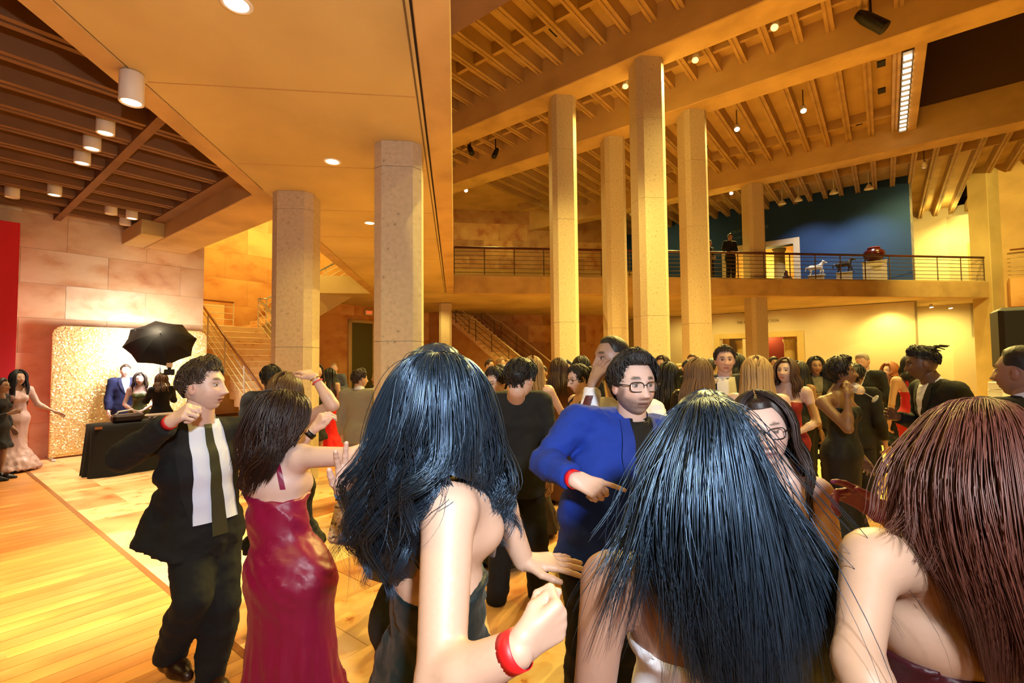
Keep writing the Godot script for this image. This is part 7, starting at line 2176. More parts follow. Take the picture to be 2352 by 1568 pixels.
	person({"label": "brown haired woman in a black sequin dress left of the blazer man", "base": Vector3(1.952, 0.000, -3.645), "H": 1.626, "yaw": 2.44, "dep": 3.85, "skin": Color(0.62, 0.4, 0.31), "hair": {"kind": "long", "col": Color(0.16, 0.085, 0.035), "len": 0.36, "n": 300, "r": 0.0055, "open": 0.6, "wave": 0.006}, "fem": true, "wear": "dress", "dress": Color(0.05, 0.05, 0.05), "drough": 0.35, "sleeves": 0.3, "hyaw": 1.952, "group": "guests in the middle of the hall"})
	person({"label": "woman with loose brown hair in a red floral strapless dress", "base": Vector3(3.107, 0.000, -4.161), "H": 1.622, "yaw": -0.8508, "dep": 4.5, "skin": Color(0.66, 0.45, 0.37), "hair": {"kind": "long", "col": Color(0.075, 0.034, 0.018), "len": 0.24, "n": 190, "wave": 0.008, "open": 0.85}, "arms": {"el": Vector3(0.070, -0.270, 0.000), "wl": Vector3(-0.170, -0.120, 0.170), "er": Vector3(-0.070, -0.270, 0.000), "wr": Vector3(0.170, -0.120, 0.170)}, "fem": true, "wear": "dress", "dress": Color(0.55, 0.1, 0.09), "neckline": 0.03, "hpitch": -0.15, "hyaw": -1.025, "group": "guests in the middle of the hall"})
	person({"label": "smiling woman peeking behind the red floral dress", "base": Vector3(3.302, 0.000, -4.645), "H": 1.533, "yaw": -1.142, "dep": 5, "skin": Color(0.62, 0.4, 0.31), "hair": {"kind": "long", "col": Color(0.05, 0.02, 0.012), "len": 0.26}, "fem": true, "wear": "dress", "dress": Color(0.08, 0.03, 0.03), "group": "guests in the middle of the hall"})
	person({"label": "woman in a black dress tipping a wine glass to her lips", "base": Vector3(3.128, 0.000, -3.553), "H": 1.623, "yaw": 0.5, "dep": 3.9, "skin": Color(0.2, 0.105, 0.055), "hair": {"kind": "short", "col": Color(0.012, 0.01, 0.01), "thick": 0.045, "front": 0.78, "side": 1.7, "nape": 2.2, "lift": 0}, "J": {"sr": Vector3(2.870, 1.276, -3.449), "er": Vector3(2.909, 1.098, -3.250), "wr": Vector3(2.961, 1.352, -3.304)}, "hand_r": {"D": Vector3(0.086, 0.107, -0.025), "N": Vector3(0.300, 0.100, -0.900), "curl": [0.5, 0.55, 0.6, 0.65], "thumb": 0.5}, "fem": true, "wear": "dress", "dress": Color(0.022, 0.022, 0.026), "neckline": 0.04, "hem": 0.05, "flare": 0.24, "w": 1.12, "hyaw": 0.7443, "hpitch": -0.1, "group": "guests in the middle of the hall"})
	person({"label": "woman with shoulder length black hair in a black jacket", "base": Vector3(4.732, 0.000, -5.778), "H": 1.647, "yaw": -0.4244, "dep": 6.3, "skin": Color(0.3, 0.165, 0.1), "hair": {"kind": "long", "col": Color(0.012, 0.01, 0.01), "len": 0.22}, "arms": {"er": Vector3(-0.050, -0.280, -0.020), "wr": Vector3(0.100, 0.060, 0.210)}, "fem": true, "wear": "suit", "suit": Color(0.03, 0.03, 0.035), "shirt": Color(0.4, 0.38, 0.36), "group": "guests in the middle of the hall"})
	person({"label": "grey haired man in a dark suit looking down", "base": Vector3(5.787, 0.000, -6.152), "H": 1.705, "yaw": -1.191, "dep": 6.8, "skin": Color(0.58, 0.36, 0.26), "hair": {"kind": "short", "col": Color(0.32, 0.28, 0.23), "thick": 0.018}, "arms": {"el": Vector3(0.070, -0.270, 0.000), "wl": Vector3(-0.170, -0.120, 0.170), "er": Vector3(-0.070, -0.270, 0.000), "wr": Vector3(0.170, -0.120, 0.170)}, "suit": Color(0.04, 0.06, 0.09), "hpitch": 0.35, "group": "guests in the middle of the hall"})
	person({"label": "red haired woman with a hand at her chin", "base": Vector3(6.175, 0.000, -6.112), "H": 1.553, "yaw": -1.489, "dep": 6.8, "skin": Color(0.62, 0.4, 0.31), "hair": {"kind": "curly", "col": Color(0.28, 0.085, 0.025), "len": 0.12}, "arms": {"er": Vector3(-0.060, -0.220, 0.160), "wr": Vector3(0.050, 0.230, 0.060)}, "fem": true, "wear": "dress", "dress": Color(0.03, 0.03, 0.035), "hem": 0.4, "flare": 0.22, "group": "guests in the middle of the hall"})
	person({"label": "woman in a red one shoulder gown with dark wavy hair", "base": Vector3(5.620, 0.000, -5.267), "H": 1.654, "yaw": 2.603, "dep": 5.9, "skin": Color(0.5, 0.31, 0.21), "hair": {"kind": "long", "col": Color(0.012, 0.01, 0.01), "len": 0.24, "n": 170, "wave": 0.012, "open": 0.7, "spread": 1.6}, "fem": true, "wear": "dress", "dress": Color(0.66, 0.02, 0.06), "neckline": 0.06, "neck_tilt": Vector3(-0.550, 0.000, 0.100), "flare": 0.2, "w": 1.12, "straps": ["l"], "strap_r": 0.02, "hyaw": 3.057, "group": "guests in the middle of the hall"})
	person({"label": "man in a dark suit behind the red one shoulder gown", "base": Vector3(6.859, 0.000, -6.226), "H": 1.674, "yaw": -2.055, "dep": 7, "skin": Color(0.62, 0.4, 0.31), "hair": {"kind": "short", "col": Color(0.09, 0.045, 0.02)}, "suit": Color(0.04, 0.04, 0.05), "group": "guests in the middle of the hall"})
	person({"label": "man with short locs leaning over in a black suit and white shirt", "base": Vector3(3.646, 0.000, -3.084), "H": 1.703, "yaw": -1.951, "dep": 3.5, "skin": Color(0.13, 0.068, 0.042), "hair": {"kind": "short", "col": Color(0.012, 0.01, 0.01), "thick": 0.022, "front": 0.8, "side": 1.1, "nape": 1.6, "lift": 0.015, "locs": 9}, "arms": {"er": Vector3(-0.050, -0.280, -0.020), "wr": Vector3(0.100, 0.060, 0.210)}, "suit": Color(0.045, 0.05, 0.052), "lean": 0.2, "hyaw": -2.195, "hpitch": 0.15, "beard": 0.3, "brow": Color(0.01, 0.008, 0.007), "w": 1.15, "group": "guests in the middle of the hall"})
	person({"label": "man in black seen from behind at the right edge with short hair", "base": Vector3(2.670, 0.000, -1.943), "H": 1.674, "yaw": -3.385, "dep": 2.25, "skin": Color(0.28, 0.15, 0.11), "hair": {"kind": "buzz", "col": Color(0.012, 0.01, 0.01), "thick": 0.01, "front": 0.8, "side": 1.3, "nape": 1.9}, "arms": {"el": Vector3(0.050, -0.280, -0.030), "wl": Vector3(-0.080, 0.040, 0.220), "er": Vector3(-0.050, -0.280, -0.030), "wr": Vector3(0.080, 0.040, 0.220)}, "suit": Color(0.035, 0.035, 0.04), "front": false, "hyaw": -2.897, "w": 1.12, "hs": 1.05, "group": "guests in the middle of the hall"})
	person({"label": "guest with brown hair and a covered mouth right of the blue suited man", "base": Vector3(2.775, 0.000, -6.114), "H": 1.678, "yaw": -0.9497, "dep": 6.4, "skin": Color(0.5, 0.31, 0.21), "hair": {"kind": "long", "col": Color(0.035, 0.018, 0.01), "len": 0.18}, "arms": {"er": Vector3(-0.060, -0.220, 0.160), "wr": Vector3(0.050, 0.230, 0.060)}, "group": "guests in the far crowd", "fem": true, "wear": "dress", "dress": Color(0.05, 0.03, 0.03), "sleeves": 0.8})
	person({"label": "woman with long black hair in a dark red dress behind the white sleeve", "base": Vector3(2.125, 0.000, -4.583), "H": 1.59, "yaw": 2.184, "dep": 4.8, "skin": Color(0.3, 0.165, 0.1), "hair": {"kind": "long", "col": Color(0.012, 0.01, 0.01), "len": 0.4, "n": 150}, "group": "guests in the far crowd", "fem": true, "wear": "dress", "dress": Color(0.16, 0.06, 0.05), "straps": ["l", "r"]})
	person({"label": "man with dark hair at the foot of the shaded column", "base": Vector3(3.488, 0.000, -6.837), "H": 1.618, "yaw": -0.1226, "dep": 7.2, "skin": Color(0.5, 0.31, 0.21), "hair": {"kind": "short", "col": Color(0.012, 0.01, 0.01)}, "group": "guests in the far crowd", "suit": Color(0.05, 0.05, 0.06)})
	person({"label": "man with a brown fringe behind the man at the shaded column", "base": Vector3(4.161, 0.000, -7.961), "H": 1.726, "yaw": -0.6561, "dep": 8.4, "skin": Color(0.62, 0.4, 0.31), "hair": {"kind": "short", "col": Color(0.09, 0.045, 0.02)}, "group": "guests in the far crowd", "suit": Color(0.08, 0.08, 0.1)})
	person({"label": "woman with golden curls in the far crowd", "base": Vector3(4.188, 0.000, -8.571), "H": 1.539, "yaw": 0.2436, "dep": 9, "skin": Color(0.62, 0.4, 0.31), "hair": {"kind": "curly", "col": Color(0.42, 0.26, 0.1), "len": 0.1}, "group": "guests in the far crowd", "fem": true, "wear": "dress", "dress": Color(0.3, 0.2, 0.1)})
	person({"label": "dark haired guest hidden behind the blazer man on his right", "base": Vector3(3.282, 0.000, -5.246), "H": 1.682, "yaw": 2.408, "dep": 5.6, "skin": Color(0.3, 0.165, 0.1), "hair": {"kind": "long", "col": Color(0.012, 0.01, 0.01), "len": 0.2}, "group": "guests in the far crowd", "fem": true, "wear": "dress", "dress": Color(0.04, 0.04, 0.05)})
	person({"label": "dark haired guest left of the blazer man", "base": Vector3(3.681, 0.000, -6.511), "H": 1.639, "yaw": 2.453, "dep": 6.9, "skin": Color(0.5, 0.31, 0.21), "hair": {"kind": "short", "col": Color(0.012, 0.01, 0.01)}, "group": "guests in the far crowd", "suit": Color(0.05, 0.06, 0.08), "front": false})
	person({"label": "man with black hair in front of the red panel doorway", "base": Vector3(5.438, 0.000, -7.608), "H": 1.665, "yaw": -0.09698, "dep": 8.2, "skin": Color(0.3, 0.165, 0.1), "hair": {"kind": "short", "col": Color(0.012, 0.01, 0.01)}, "group": "guests in the far crowd", "suit": Color(0.06, 0.05, 0.05)})
	person({"label": "woman with dark hair behind the floral dress", "base": Vector3(4.003, 0.000, -5.163), "H": 1.583, "yaw": 1.959, "dep": 5.6, "skin": Color(0.3, 0.165, 0.1), "hair": {"kind": "long", "col": Color(0.012, 0.01, 0.01), "len": 0.34}, "group": "guests in the far crowd", "fem": true, "wear": "dress", "dress": Color(0.03, 0.03, 0.04)})
	person({"label": "man in black between the wine drinker and the grey haired man", "base": Vector3(4.330, 0.000, -4.722), "H": 1.541, "yaw": 2.05, "dep": 5.2, "skin": Color(0.3, 0.165, 0.1), "hair": {"kind": "short", "col": Color(0.012, 0.01, 0.01), "thick": 0.03}, "group": "guests in the far crowd", "suit": Color(0.03, 0.03, 0.035), "front": false})
	person({"label": "distant guest behind the bar table at the right edge", "base": Vector3(7.520, 0.000, -5.750), "H": 1.504, "yaw": -1.965, "dep": 6.6, "skin": Color(0.3, 0.165, 0.1), "hair": {"kind": "short", "col": Color(0.012, 0.01, 0.01)}, "group": "guests in the far crowd", "suit": Color(0.06, 0.04, 0.04)})
	person({"label": "security guard in dark uniform leaning at the balcony rail", "base": Vector3(10.624, 4.620, -17.150), "H": 1.896, "yaw": 0.08727, "dep": 12, "skin": Color(0.3, 0.165, 0.1), "hair": {"kind": "short", "col": Color(0.012, 0.01, 0.01)}, "arms": {"el": Vector3(0.070, -0.270, 0.000), "wl": Vector3(-0.170, -0.120, 0.170), "er": Vector3(-0.070, -0.270, 0.000), "wr": Vector3(0.170, -0.120, 0.170)}, "suit": Color(0.03, 0.035, 0.06), "shirt": Color(0.04, 0.05, 0.09), "group": "security guards on the balcony"})
	person({"label": "second security guard half hidden behind the shaded column on the balcony", "base": Vector3(9.773, 4.620, -17.150), "H": 1.604, "yaw": 0.3491, "dep": 12, "skin": Color(0.3, 0.165, 0.1), "hair": {"kind": "short", "col": Color(0.012, 0.01, 0.01)}, "arms": {"el": Vector3(0.070, -0.270, 0.000), "wl": Vector3(-0.170, -0.120, 0.170), "er": Vector3(-0.070, -0.270, 0.000), "wr": Vector3(0.170, -0.120, 0.170)}, "suit": Color(0.03, 0.035, 0.06), "shirt": Color(0.04, 0.05, 0.09), "group": "security guards on the balcony"})
	hero_hair()
	build_held()

func hero_hair():
	var curl_l := [[Vector3(-0.059, 1.638, -1.115), Vector3(-0.106, 1.623, -1.111), Vector3(-0.136, 1.574, -1.107), Vector3(-0.171, 1.475, -1.126), Vector3(-0.210, 1.373, -1.145), Vector3(-0.237, 1.267, -1.173), Vector3(-0.237, 1.171, -1.187), Vector3(-0.208, 1.099, -1.197)], [Vector3(-0.052, 1.640, -1.074), Vector3(-0.085, 1.627, -1.056), Vector3(-0.106, 1.586, -1.043), Vector3(-0.128, 1.485, -1.040), Vector3(-0.153, 1.382, -1.057), Vector3(-0.177, 1.279, -1.095), Vector3(-0.177, 1.180, -1.129), Vector3(-0.166, 1.107, -1.151)], [Vector3(-0.046, 1.640, -1.053), Vector3(-0.064, 1.627, -1.026), Vector3(-0.075, 1.587, -1.004), Vector3(-0.088, 1.481, -0.995), Vector3(-0.107, 1.382, -1.011), Vector3(-0.130, 1.279, -1.059), Vector3(-0.125, 1.192, -1.092), Vector3(-0.113, 1.115, -1.114)], [Vector3(-0.041, 1.641, -1.043), Vector3(-0.043, 1.627, -1.010), Vector3(-0.043, 1.587, -0.985), Vector3(-0.047, 1.483, -0.975), Vector3(-0.061, 1.394, -0.990), Vector3(-0.085, 1.308, -1.017), Vector3(-0.098, 1.231, -1.037), Vector3(-0.084, 1.171, -1.058)], [Vector3(-0.036, 1.641, -1.042), Vector3(-0.022, 1.627, -1.010), Vector3(-0.013, 1.587, -0.986), Vector3(-0.008, 1.491, -0.975), Vector3(-0.023, 1.417, -0.974), Vector3(-0.047, 1.365, -0.965), Vector3(-0.063, 1.312, -0.974), Vector3(-0.071, 1.233, -1.003)]]
	var curl_m := [[Vector3(-0.036, 1.641, -1.042), Vector3(-0.022, 1.627, -1.010), Vector3(-0.013, 1.587, -0.986), Vector3(-0.008, 1.491, -0.975), Vector3(-0.017, 1.439, -0.973), Vector3(-0.026, 1.401, -0.970)], [Vector3(-0.034, 1.640, -1.042), Vector3(-0.010, 1.627, -1.012), Vector3(0.005, 1.586, -0.989), Vector3(0.015, 1.499, -0.976), Vector3(0.013, 1.438, -0.974), Vector3(0.006, 1.388, -0.967)], [Vector3(-0.032, 1.640, -1.041), Vector3(0.002, 1.627, -1.016), Vector3(0.023, 1.586, -0.997), Vector3(0.036, 1.487, -0.995), Vector3(0.038, 1.424, -0.997), Vector3(0.042, 1.366, -1.014)]]
	var curl_r := [[Vector3(-0.032, 1.640, -1.041), Vector3(0.002, 1.627, -1.016), Vector3(0.023, 1.586, -0.997), Vector3(0.036, 1.487, -0.995), Vector3(0.039, 1.403, -1.013), Vector3(0.050, 1.328, -1.055), Vector3(0.059, 1.247, -1.098), Vector3(0.066, 1.175, -1.120)], [Vector3(-0.028, 1.640, -1.061), Vector3(0.021, 1.624, -1.056), Vector3(0.053, 1.574, -1.054), Vector3(0.072, 1.477, -1.066), Vector3(0.083, 1.385, -1.089), Vector3(0.094, 1.310, -1.111), Vector3(0.097, 1.230, -1.145), Vector3(0.093, 1.144, -1.169)], [Vector3(-0.026, 1.638, -1.111), Vector3(0.034, 1.619, -1.116), Vector3(0.075, 1.560, -1.123), Vector3(0.099, 1.455, -1.145), Vector3(0.112, 1.357, -1.167), Vector3(0.117, 1.277, -1.190), Vector3(0.114, 1.205, -1.214), Vector3(0.102, 1.134, -1.219)]]
	var straight := [[Vector3(0.473, 1.541, -0.884), Vector3(0.431, 1.530, -0.862), Vector3(0.402, 1.491, -0.844), Vector3(0.351, 1.409, -0.824), Vector3(0.332, 1.321, -0.795), Vector3(0.354, 1.236, -0.770), Vector3(0.387, 1.159, -0.765), Vector3(0.418, 1.062, -0.770)], [Vector3(0.458, 1.549, -0.845), Vector3(0.423, 1.539, -0.805), Vector3(0.397, 1.503, -0.774), Vector3(0.364, 1.419, -0.751), Vector3(0.349, 1.329, -0.732), Vector3(0.357, 1.237, -0.725), Vector3(0.381, 1.156, -0.725), Vector3(0.410, 1.056, -0.731)], [Vector3(0.460, 1.550, -0.835), Vector3(0.437, 1.541, -0.791), Vector3(0.419, 1.505, -0.756), Vector3(0.402, 1.422, -0.731), Vector3(0.391, 1.334, -0.711), Vector3(0.390, 1.245, -0.705), Vector3(0.393, 1.158, -0.709), Vector3(0.401, 1.030, -0.723)], [Vector3(0.466, 1.550, -0.834), Vector3(0.459, 1.540, -0.791), Vector3(0.450, 1.504, -0.757), Vector3(0.450, 1.419, -0.736), Vector3(0.445, 1.330, -0.715), Vector3(0.444, 1.242, -0.704), Vector3(0.444, 1.151, -0.703), Vector3(0.451, 1.030, -0.717)], [Vector3(0.477, 1.548, -0.843), Vector3(0.488, 1.537, -0.814), Vector3(0.492, 1.498, -0.793), Vector3(0.502, 1.407, -0.775), Vector3(0.511, 1.312, -0.753), Vector3(0.512, 1.223, -0.732), Vector3(0.516, 1.131, -0.725), Vector3(0.522, 1.009, -0.735)], [Vector3(0.499, 1.542, -0.871), Vector3(0.519, 1.529, -0.852), Vector3(0.531, 1.485, -0.839), Vector3(0.552, 1.394, -0.820), Vector3(0.577, 1.308, -0.796), Vector3(0.598, 1.227, -0.772), Vector3(0.605, 1.149, -0.754), Vector3(0.615, 1.039, -0.757)], [Vector3(0.520, 1.530, -0.899), Vector3(0.548, 1.516, -0.891), Vector3(0.566, 1.471, -0.886), Vector3(0.601, 1.379, -0.875), Vector3(0.641, 1.302, -0.849), Vector3(0.682, 1.230, -0.822), Vector3(0.705, 1.168, -0.802), Vector3(0.732, 1.105, -0.801)]]
	var straight_loose := [[Vector3(0.479, 1.535, -0.904), Vector3(0.437, 1.525, -0.892), Vector3(0.409, 1.488, -0.884), Vector3(0.362, 1.405, -0.873), Vector3(0.309, 1.319, -0.848), Vector3(0.257, 1.261, -0.826), Vector3(0.227, 1.211, -0.827), Vector3(0.217, 1.165, -0.830)], [Vector3(0.463, 1.545, -0.865), Vector3(0.420, 1.535, -0.837), Vector3(0.390, 1.498, -0.815), Vector3(0.346, 1.416, -0.794), Vector3(0.312, 1.327, -0.782), Vector3(0.280, 1.254, -0.773), Vector3(0.261, 1.192, -0.774), Vector3(0.239, 1.121, -0.779)], [Vector3(0.464, 1.545, -0.865), Vector3(0.422, 1.535, -0.831), Vector3(0.393, 1.499, -0.805), Vector3(0.353, 1.419, -0.783), Vector3(0.324, 1.332, -0.765), Vector3(0.315, 1.249, -0.749), Vector3(0.304, 1.165, -0.754), Vector3(0.281, 1.078, -0.766)]]
	var auburn := [[Vector3(0.990, 1.533, -0.812), Vector3(0.927, 1.528, -0.797), Vector3(0.882, 1.505, -0.786), Vector3(0.812, 1.451, -0.766), Vector3(0.785, 1.395, -0.752), Vector3(0.782, 1.348, -0.734), Vector3(0.777, 1.319, -0.716), Vector3(0.774, 1.287, -0.707)], [Vector3(0.954, 1.541, -0.775), Vector3(0.881, 1.534, -0.746), Vector3(0.827, 1.507, -0.722), Vector3(0.768, 1.436, -0.702), Vector3(0.753, 1.363, -0.692), Vector3(0.766, 1.297, -0.683), Vector3(0.800, 1.235, -0.681), Vector3(0.835, 1.160, -0.690)], [Vector3(0.941, 1.544, -0.757), Vector3(0.869, 1.537, -0.716), Vector3(0.814, 1.505, -0.683), Vector3(0.769, 1.432, -0.661), Vector3(0.763, 1.356, -0.650), Vector3(0.780, 1.279, -0.647), Vector3(0.812, 1.194, -0.656), Vector3(0.846, 1.086, -0.677)], [Vector3(0.948, 1.545, -0.756), Vector3(0.895, 1.537, -0.710), Vector3(0.850, 1.505, -0.674), Vector3(0.817, 1.426, -0.651), Vector3(0.806, 1.345, -0.640), Vector3(0.819, 1.259, -0.643), Vector3(0.836, 1.170, -0.649), Vector3(0.865, 1.049, -0.671)], [Vector3(0.967, 1.543, -0.764), Vector3(0.945, 1.532, -0.722), Vector3(0.921, 1.490, -0.691), Vector3(0.900, 1.419, -0.666), Vector3(0.888, 1.334, -0.656), Vector3(0.895, 1.246, -0.659), Vector3(0.907, 1.154, -0.667), Vector3(0.938, 1.029, -0.689)], [Vector3(1.009, 1.537, -0.789), Vector3(1.032, 1.520, -0.765), Vector3(1.042, 1.463, -0.748), Vector3(1.048, 1.382, -0.731), Vector3(1.050, 1.286, -0.724), Vector3(1.057, 1.188, -0.728), Vector3(1.064, 1.089, -0.731), Vector3(1.084, 0.975, -0.744)]]
	var auburn_loose := [[Vector3(0.972, 1.536, -0.794), Vector3(0.904, 1.531, -0.774), Vector3(0.856, 1.507, -0.758), Vector3(0.789, 1.453, -0.739), Vector3(0.758, 1.396, -0.725), Vector3(0.745, 1.355, -0.718), Vector3(0.713, 1.332, -0.708), Vector3(0.665, 1.317, -0.699)], [Vector3(0.954, 1.541, -0.775), Vector3(0.884, 1.534, -0.751), Vector3(0.833, 1.505, -0.731), Vector3(0.770, 1.449, -0.711), Vector3(0.749, 1.388, -0.701), Vector3(0.743, 1.341, -0.699), Vector3(0.728, 1.294, -0.698), Vector3(0.711, 1.252, -0.701)]]
	var satin := [[Vector3(-0.763, 1.499, -2.195), Vector3(-0.815, 1.487, -2.190), Vector3(-0.849, 1.445, -2.187), Vector3(-0.883, 1.333, -2.186), Vector3(-0.898, 1.242, -2.182), Vector3(-0.916, 1.161, -2.177), Vector3(-0.930, 1.098, -2.172)], [Vector3(-0.730, 1.507, -2.140), Vector3(-0.757, 1.495, -2.105), Vector3(-0.773, 1.453, -2.077), Vector3(-0.793, 1.350, -2.053), Vector3(-0.801, 1.255, -2.048), Vector3(-0.818, 1.165, -2.064), Vector3(-0.841, 1.080, -2.091)], [Vector3(-0.708, 1.510, -2.117), Vector3(-0.710, 1.498, -2.073), Vector3(-0.708, 1.455, -2.039), Vector3(-0.724, 1.354, -2.015), Vector3(-0.736, 1.258, -2.020), Vector3(-0.762, 1.158, -2.048), Vector3(-0.791, 1.056, -2.076)], [Vector3(-0.697, 1.508, -2.126), Vector3(-0.675, 1.495, -2.085), Vector3(-0.659, 1.453, -2.053), Vector3(-0.684, 1.350, -2.030), Vector3(-0.719, 1.263, -2.038), Vector3(-0.755, 1.173, -2.056), Vector3(-0.788, 1.062, -2.085)], [Vector3(-0.696, 1.500, -2.156), Vector3(-0.660, 1.485, -2.136), Vector3(-0.635, 1.437, -2.121), Vector3(-0.655, 1.349, -2.097), Vector3(-0.706, 1.271, -2.087), Vector3(-0.742, 1.193, -2.084), Vector3(-0.775, 1.092, -2.103)]]
	var rnd := RandomNumberGenerator.new()
	rnd.seed = 21
	var ink := Color(0.055, 0.085, 0.13)
	var sheen_mat := hair_mat(0.80, 0.34)
	var G := Acc.new()
	var who := find_person("woman with long black curled hair")
	var off := Vector3(0.0, 0.0, -0.035)
	hair_shell(G, {"c": find_head(who), "B": Basis.from_euler(Vector3(0, deg_to_rad(115), 0)), "s": 0.95, "lod": 0}, 0.012, 0.72, 1.75, 2.3, ink)
	for g in [curl_l, curl_m, curl_r]:
		sheet(G, g, off, ink, who.position)
	strands(local(guided(curl_l, 2300, 28, 0.008, 0.022, 3.4, rnd, 1.4, 0.22, 42, 0.006), who.position), 0.0013, 3, G, ink, rnd)
	strands(local(guided(curl_m, 800, 14, 0.004, 0.002, 1.0, rnd, 1.0, 0.2, 40, 0.008), who.position), 0.0015, 3, G, ink, rnd)
	strands(local(guided(curl_r, 1050, 28, 0.008, 0.022, 3.4, rnd, 1.4, 0.22, 20, 0.006), who.position), 0.0015, 3, G, ink, rnd)
	strands(local(guided(curl_l, 70, 26, 0.02, 0.02, 2.2, rnd, 2.0, 0.05, 40, 0.012), who.position), 0.0008, 3, G, ink, rnd)
	part(who, "hair", acc_mesh(G), sheen_mat)
	G = Acc.new()
	who = find_person("woman with long straight black hair")
	hair_shell(G, {"c": find_head(who), "B": Basis.from_euler(Vector3(0, deg_to_rad(176), 0)), "s": 0.94, "lod": 0}, 0.012, 0.72, 1.9, 2.5, ink)
	sheet(G, straight, off, ink, who.position)
	strands(local(guided(straight, 5600, 15, 0.004, 0.0, 1.0, rnd, 2.2, 0.2, 210, 0.008), who.position), 0.00095, 3, G, ink, rnd)
	strands(local(guided(straight_loose, 240, 18, 0.010, 0.003, 1.0, rnd, 1.8, 0.3, 34, 0.005), who.position), 0.0010, 3, G, ink, rnd)
	strands(local(guided(straight, 130, 18, 0.016, 0.004, 1.0, rnd, 2.4, 0.1, 60, 0.02), who.position), 0.0008, 3, G, ink, rnd)
	part(who, "hair", acc_mesh(G), sheen_mat)
	G = Acc.new()
	who = find_person("woman with long auburn hair")
	var rust := Color(0.115, 0.036, 0.024)
	hair_shell(G, {"c": find_head(who), "B": Basis.from_euler(Vector3(0, deg_to_rad(186), 0)), "s": 0.94, "lod": 0}, 0.012, 0.72, 1.9, 2.5, rust)
	sheet(G, auburn, off, rust, who.position)
	strands(local(guided(auburn, 4600, 15, 0.004, 0.003, 1.2, rnd, 2.0, 0.2, 170, 0.009), who.position), 0.0010, 3, G, rust, rnd)
	strands(local(guided(auburn_loose, 260, 18, 0.008, 0.008, 1.2, rnd, 2.0, 0.3, 16, 0.005), who.position), 0.0010, 3, G, rust, rnd)
	part(who, "hair", acc_mesh(G), hair_mat(0.0, 0.46))
	G = Acc.new()
	who = find_person("woman in a wine red satin gown")
	var choc := Color(0.030, 0.013, 0.009)
	sheet(G, satin, off, choc, who.position)
	hair_shell(G, {"c": find_head(who), "B": Basis.from_euler(Vector3(0.32, deg_to_rad(108), 0)), "s": 0.94, "lod": 0}, 0.016, 0.72, 1.5, 2.2, choc)
	strands(local(guided(satin, 1400, 18, 0.009, 0.016, 2.0, rnd, 1.4, 0.25, 34, 0.010), who.position), 0.0026, 3, G, choc, rnd)
	part(who, "hair", acc_mesh(G), hair_mat(0.0, 0.42))

func find_person(start: String) -> Node3D:
	for c in get_children():
		if c.has_meta("label") and str(c.get_meta("label")).begins_with(start):
			return c
	return null

func find_head(_who: Node3D) -> Vector3:
	return joints[_who].head


func local(paths: Array, o: Vector3) -> Array:
	return paths.map(func(p): return p.map(func(q): return q - o))

# the under-layer of the hair: a smooth sheet through the guides
func sheet(A: Acc, guides: Array, off: Vector3, col: Color, o: Vector3):
	var np: int = guides[0].size()
	var rows := (np - 1) * 4 + 1
	var cols := (guides.size() - 1) * 4 + 1
	var vs := PackedVector3Array()
	for r in rows:
		var t := r / 4.0
		var a := mini(int(t), np - 2)
		var f := t - a
		for c in cols:
			var s := c / 4.0
			var gi := mini(int(s), guides.size() - 2)
			var w := s - gi
			var q := []
			for k in [gi - 1, gi, gi + 1, gi + 2]:
				var g: Array = guides[clampi(k, 0, guides.size() - 1)]
				q.append((g[a] as Vector3).cubic_interpolate(g[a + 1], g[maxi(a - 1, 0)], g[mini(a + 2, np - 1)], f))
			vs.append((q[1] as Vector3).cubic_interpolate(q[2], q[0], q[3], w) + off * 0.35 - o)
	var idx := grid_idx(rows, cols, false)
	put(A, vs, smooth_normals(vs, idx), idx, col)

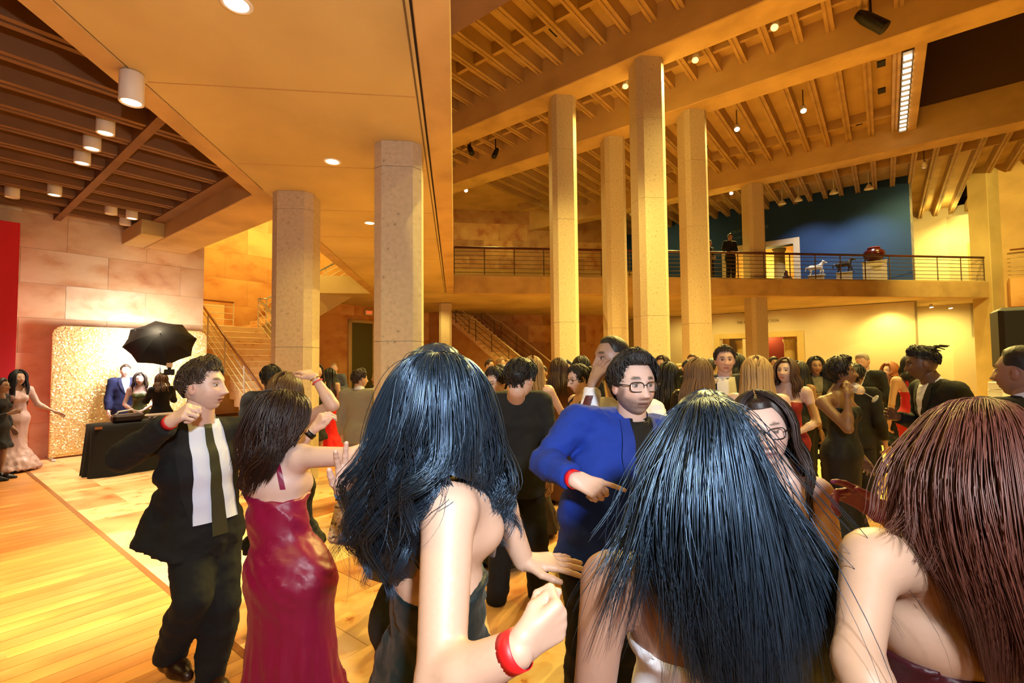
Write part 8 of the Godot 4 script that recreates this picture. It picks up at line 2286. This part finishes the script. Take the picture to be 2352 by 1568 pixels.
func build_held():
	# patterned purse hanging from the raised wrist
	var p := thing("clutch_purse", "beige patterned purse hanging from the wrist with the blue band", "purse", "", Vector3(-0.325, 1.07, -1.522), 0.12)
	var pt := tex(256, 0.03, [[0.0, Color(0.20, 0.11, 0.06)], [0.30, Color(0.35, 0.22, 0.12)], [0.36, Color(0.80, 0.68, 0.50)], [0.62, Color(0.84, 0.73, 0.56)], [0.7, Color(0.72, 0.40, 0.18)], [0.8, Color(0.86, 0.76, 0.60)], [1.0, Color(0.9, 0.8, 0.66)]], 41, 40, 3)
	var body := part(p, "body", soft_box(Vector3(-0.062, 0.0, -0.018), Vector3(0.082, 0.125, 0.018), 0.012), tri(mat(Color.WHITE, 0.5), pt, 5.0, Vector3.ZERO, false))
	body.rotation.z = -0.22
	var fr := tube(p, "frame", [Vector3(-0.035, 0.142, 0), Vector3(0.115, 0.11, 0)], 0.007, cloth_mat(Color(0.16, 0.07, 0.05), 0.4), 8)
	tube(p, "strap", [Vector3(-0.03, 0.142, 0), Vector3(-0.035, 0.17, 0.012), Vector3(-0.02, 0.2, 0.03), Vector3(0.03, 0.19, 0.025), Vector3(0.05, 0.13, 0)], 0.0022, cloth_mat(Color(0.16, 0.07, 0.05), 0.4), 5)
	# glasses of wine
	var gl := mat(Color(0.95, 0.97, 1.0, 0.22), 0.03)
	gl.transparency = BaseMaterial3D.TRANSPARENCY_ALPHA
	var g := thing("wine_glass", "tilted wine glass at the lips of the woman in black", "glass", "", Vector3(2.997, 1.405, -3.273))
	var dir := Vector3(0.110, -0.072, 0.030).normalized()
	var B := Basis(Quaternion(Vector3.UP, -dir))
	for q in [["bowl", [Vector2(0.003, -0.075), Vector2(0.022, -0.068), Vector2(0.036, -0.045), Vector2(0.038, -0.015), Vector2(0.032, 0.02)], gl], ["stem", [Vector2(0.0035, -0.16), Vector2(0.0035, -0.075)], gl], ["foot", [Vector2(0.0, -0.158), Vector2(0.006, -0.158), Vector2(0.034, -0.163), Vector2(0.0, -0.165)], gl], ["wine", [Vector2(0.0, -0.072), Vector2(0.02, -0.066), Vector2(0.034, -0.045), Vector2(0.034, -0.03), Vector2(0.0, -0.03)], mat(Color(0.85, 0.72, 0.5), 0.1)]]:
		part(g, q[0], lathe(q[1], 20), q[2]).transform.basis = B
	var c := thing("cocktail_glass", "shallow cocktail glass in the hand of the blazer man", "glass", "", Vector3(2.216, 1.33, -3.874))
	part(c, "bowl", lathe([Vector2(0.003, 0.08), Vector2(0.03, 0.1), Vector2(0.048, 0.14)], 20), gl)
	part(c, "stem", lathe([Vector2(0.003, 0.005), Vector2(0.003, 0.08)], 8), gl)
	part(c, "foot", lathe([Vector2(0.0, 0.006), Vector2(0.032, 0.0)], 16), gl)
	part(c, "drink", lathe([Vector2(0.0, 0.085), Vector2(0.028, 0.1), Vector2(0.04, 0.125), Vector2(0.0, 0.125)], 16), mat(Color(0.9, 0.82, 0.66), 0.1))
	# the photographer's camera with its flash on top
	var k := thing("photo_camera", "black camera held up by the photographer before the backdrop", "camera", "", Vector3(-4.60, 1.46, -8.36), 0.4)
	part(k, "body", soft_box(Vector3(-0.07, 0, -0.035), Vector3(0.07, 0.095, 0.035), 0.01), M.black)
	tube(k, "lens_barrel", [Vector3(0, 0.045, -0.03), Vector3(0, 0.045, -0.14)], [0.035, 0.04], M.black, 14)
	part(k, "viewfinder", soft_box(Vector3(-0.025, 0.095, -0.03), Vector3(0.025, 0.125, 0.03), 0.006), M.black)
	part(k, "flash_unit", soft_box(Vector3(-0.04, 0.125, -0.05), Vector3(0.04, 0.20, 0.02), 0.008), M.lamp_body)
	# long glove of the auburn haired woman
	var w := find_person("woman with long auburn hair")
	var A := Acc.new()
	var J: Dictionary = joints[w]
	var F := field((J.wr as Vector3).min(J.er) - Vector3.ONE * 0.1, (J.wr as Vector3).max(J.er) + Vector3.ONE * 0.1, 0.010)
	cap(F, J.er, (J.er as Vector3).lerp(J.wr, 0.3), 0.045, 0.046, 0.02)
	cap(F, (J.er as Vector3).lerp(J.wr, 0.3), J.wr, 0.046, 0.031, 0.02)
	var gm := nets_arrays(F)
	wrinkle(gm, 0.010, 26.0, 3.0)
	part(w, "glove", arrays_mesh(gm[0], gm[1], gm[2]), cloth_mat(Color(0.48, 0.13, 0.30), 0.45))
	# strap crossing the back of the satin gown
	var s := find_person("woman in a wine red satin gown")
	var JS: Dictionary = joints[s]
	var S := Acc.new()
	strip_on(S, bodies[s], [Vector3(-0.703, 1.105, -2.124) - s.position, Vector3(-0.717, 1.175, -2.122) - s.position, Vector3(-0.733, 1.239, -2.122) - s.position, Vector3(-0.742, 1.299, -2.120) - s.position], [Vector3(-0.725, 1.105, -2.126) - s.position, Vector3(-0.739, 1.175, -2.125) - s.position, Vector3(-0.755, 1.239, -2.124) - s.position, Vector3(-0.764, 1.299, -2.123) - s.position], Vector3(0.28, 0.12, 0.95).normalized(), 16, 3, 0.004, Color.WHITE)
	part(s, "strap", arrays_mesh(S.v, S.n, S.i), cloth_mat(Color(0.50, 0.015, 0.21), 0.44))

var joints := {}
var bodies := {}
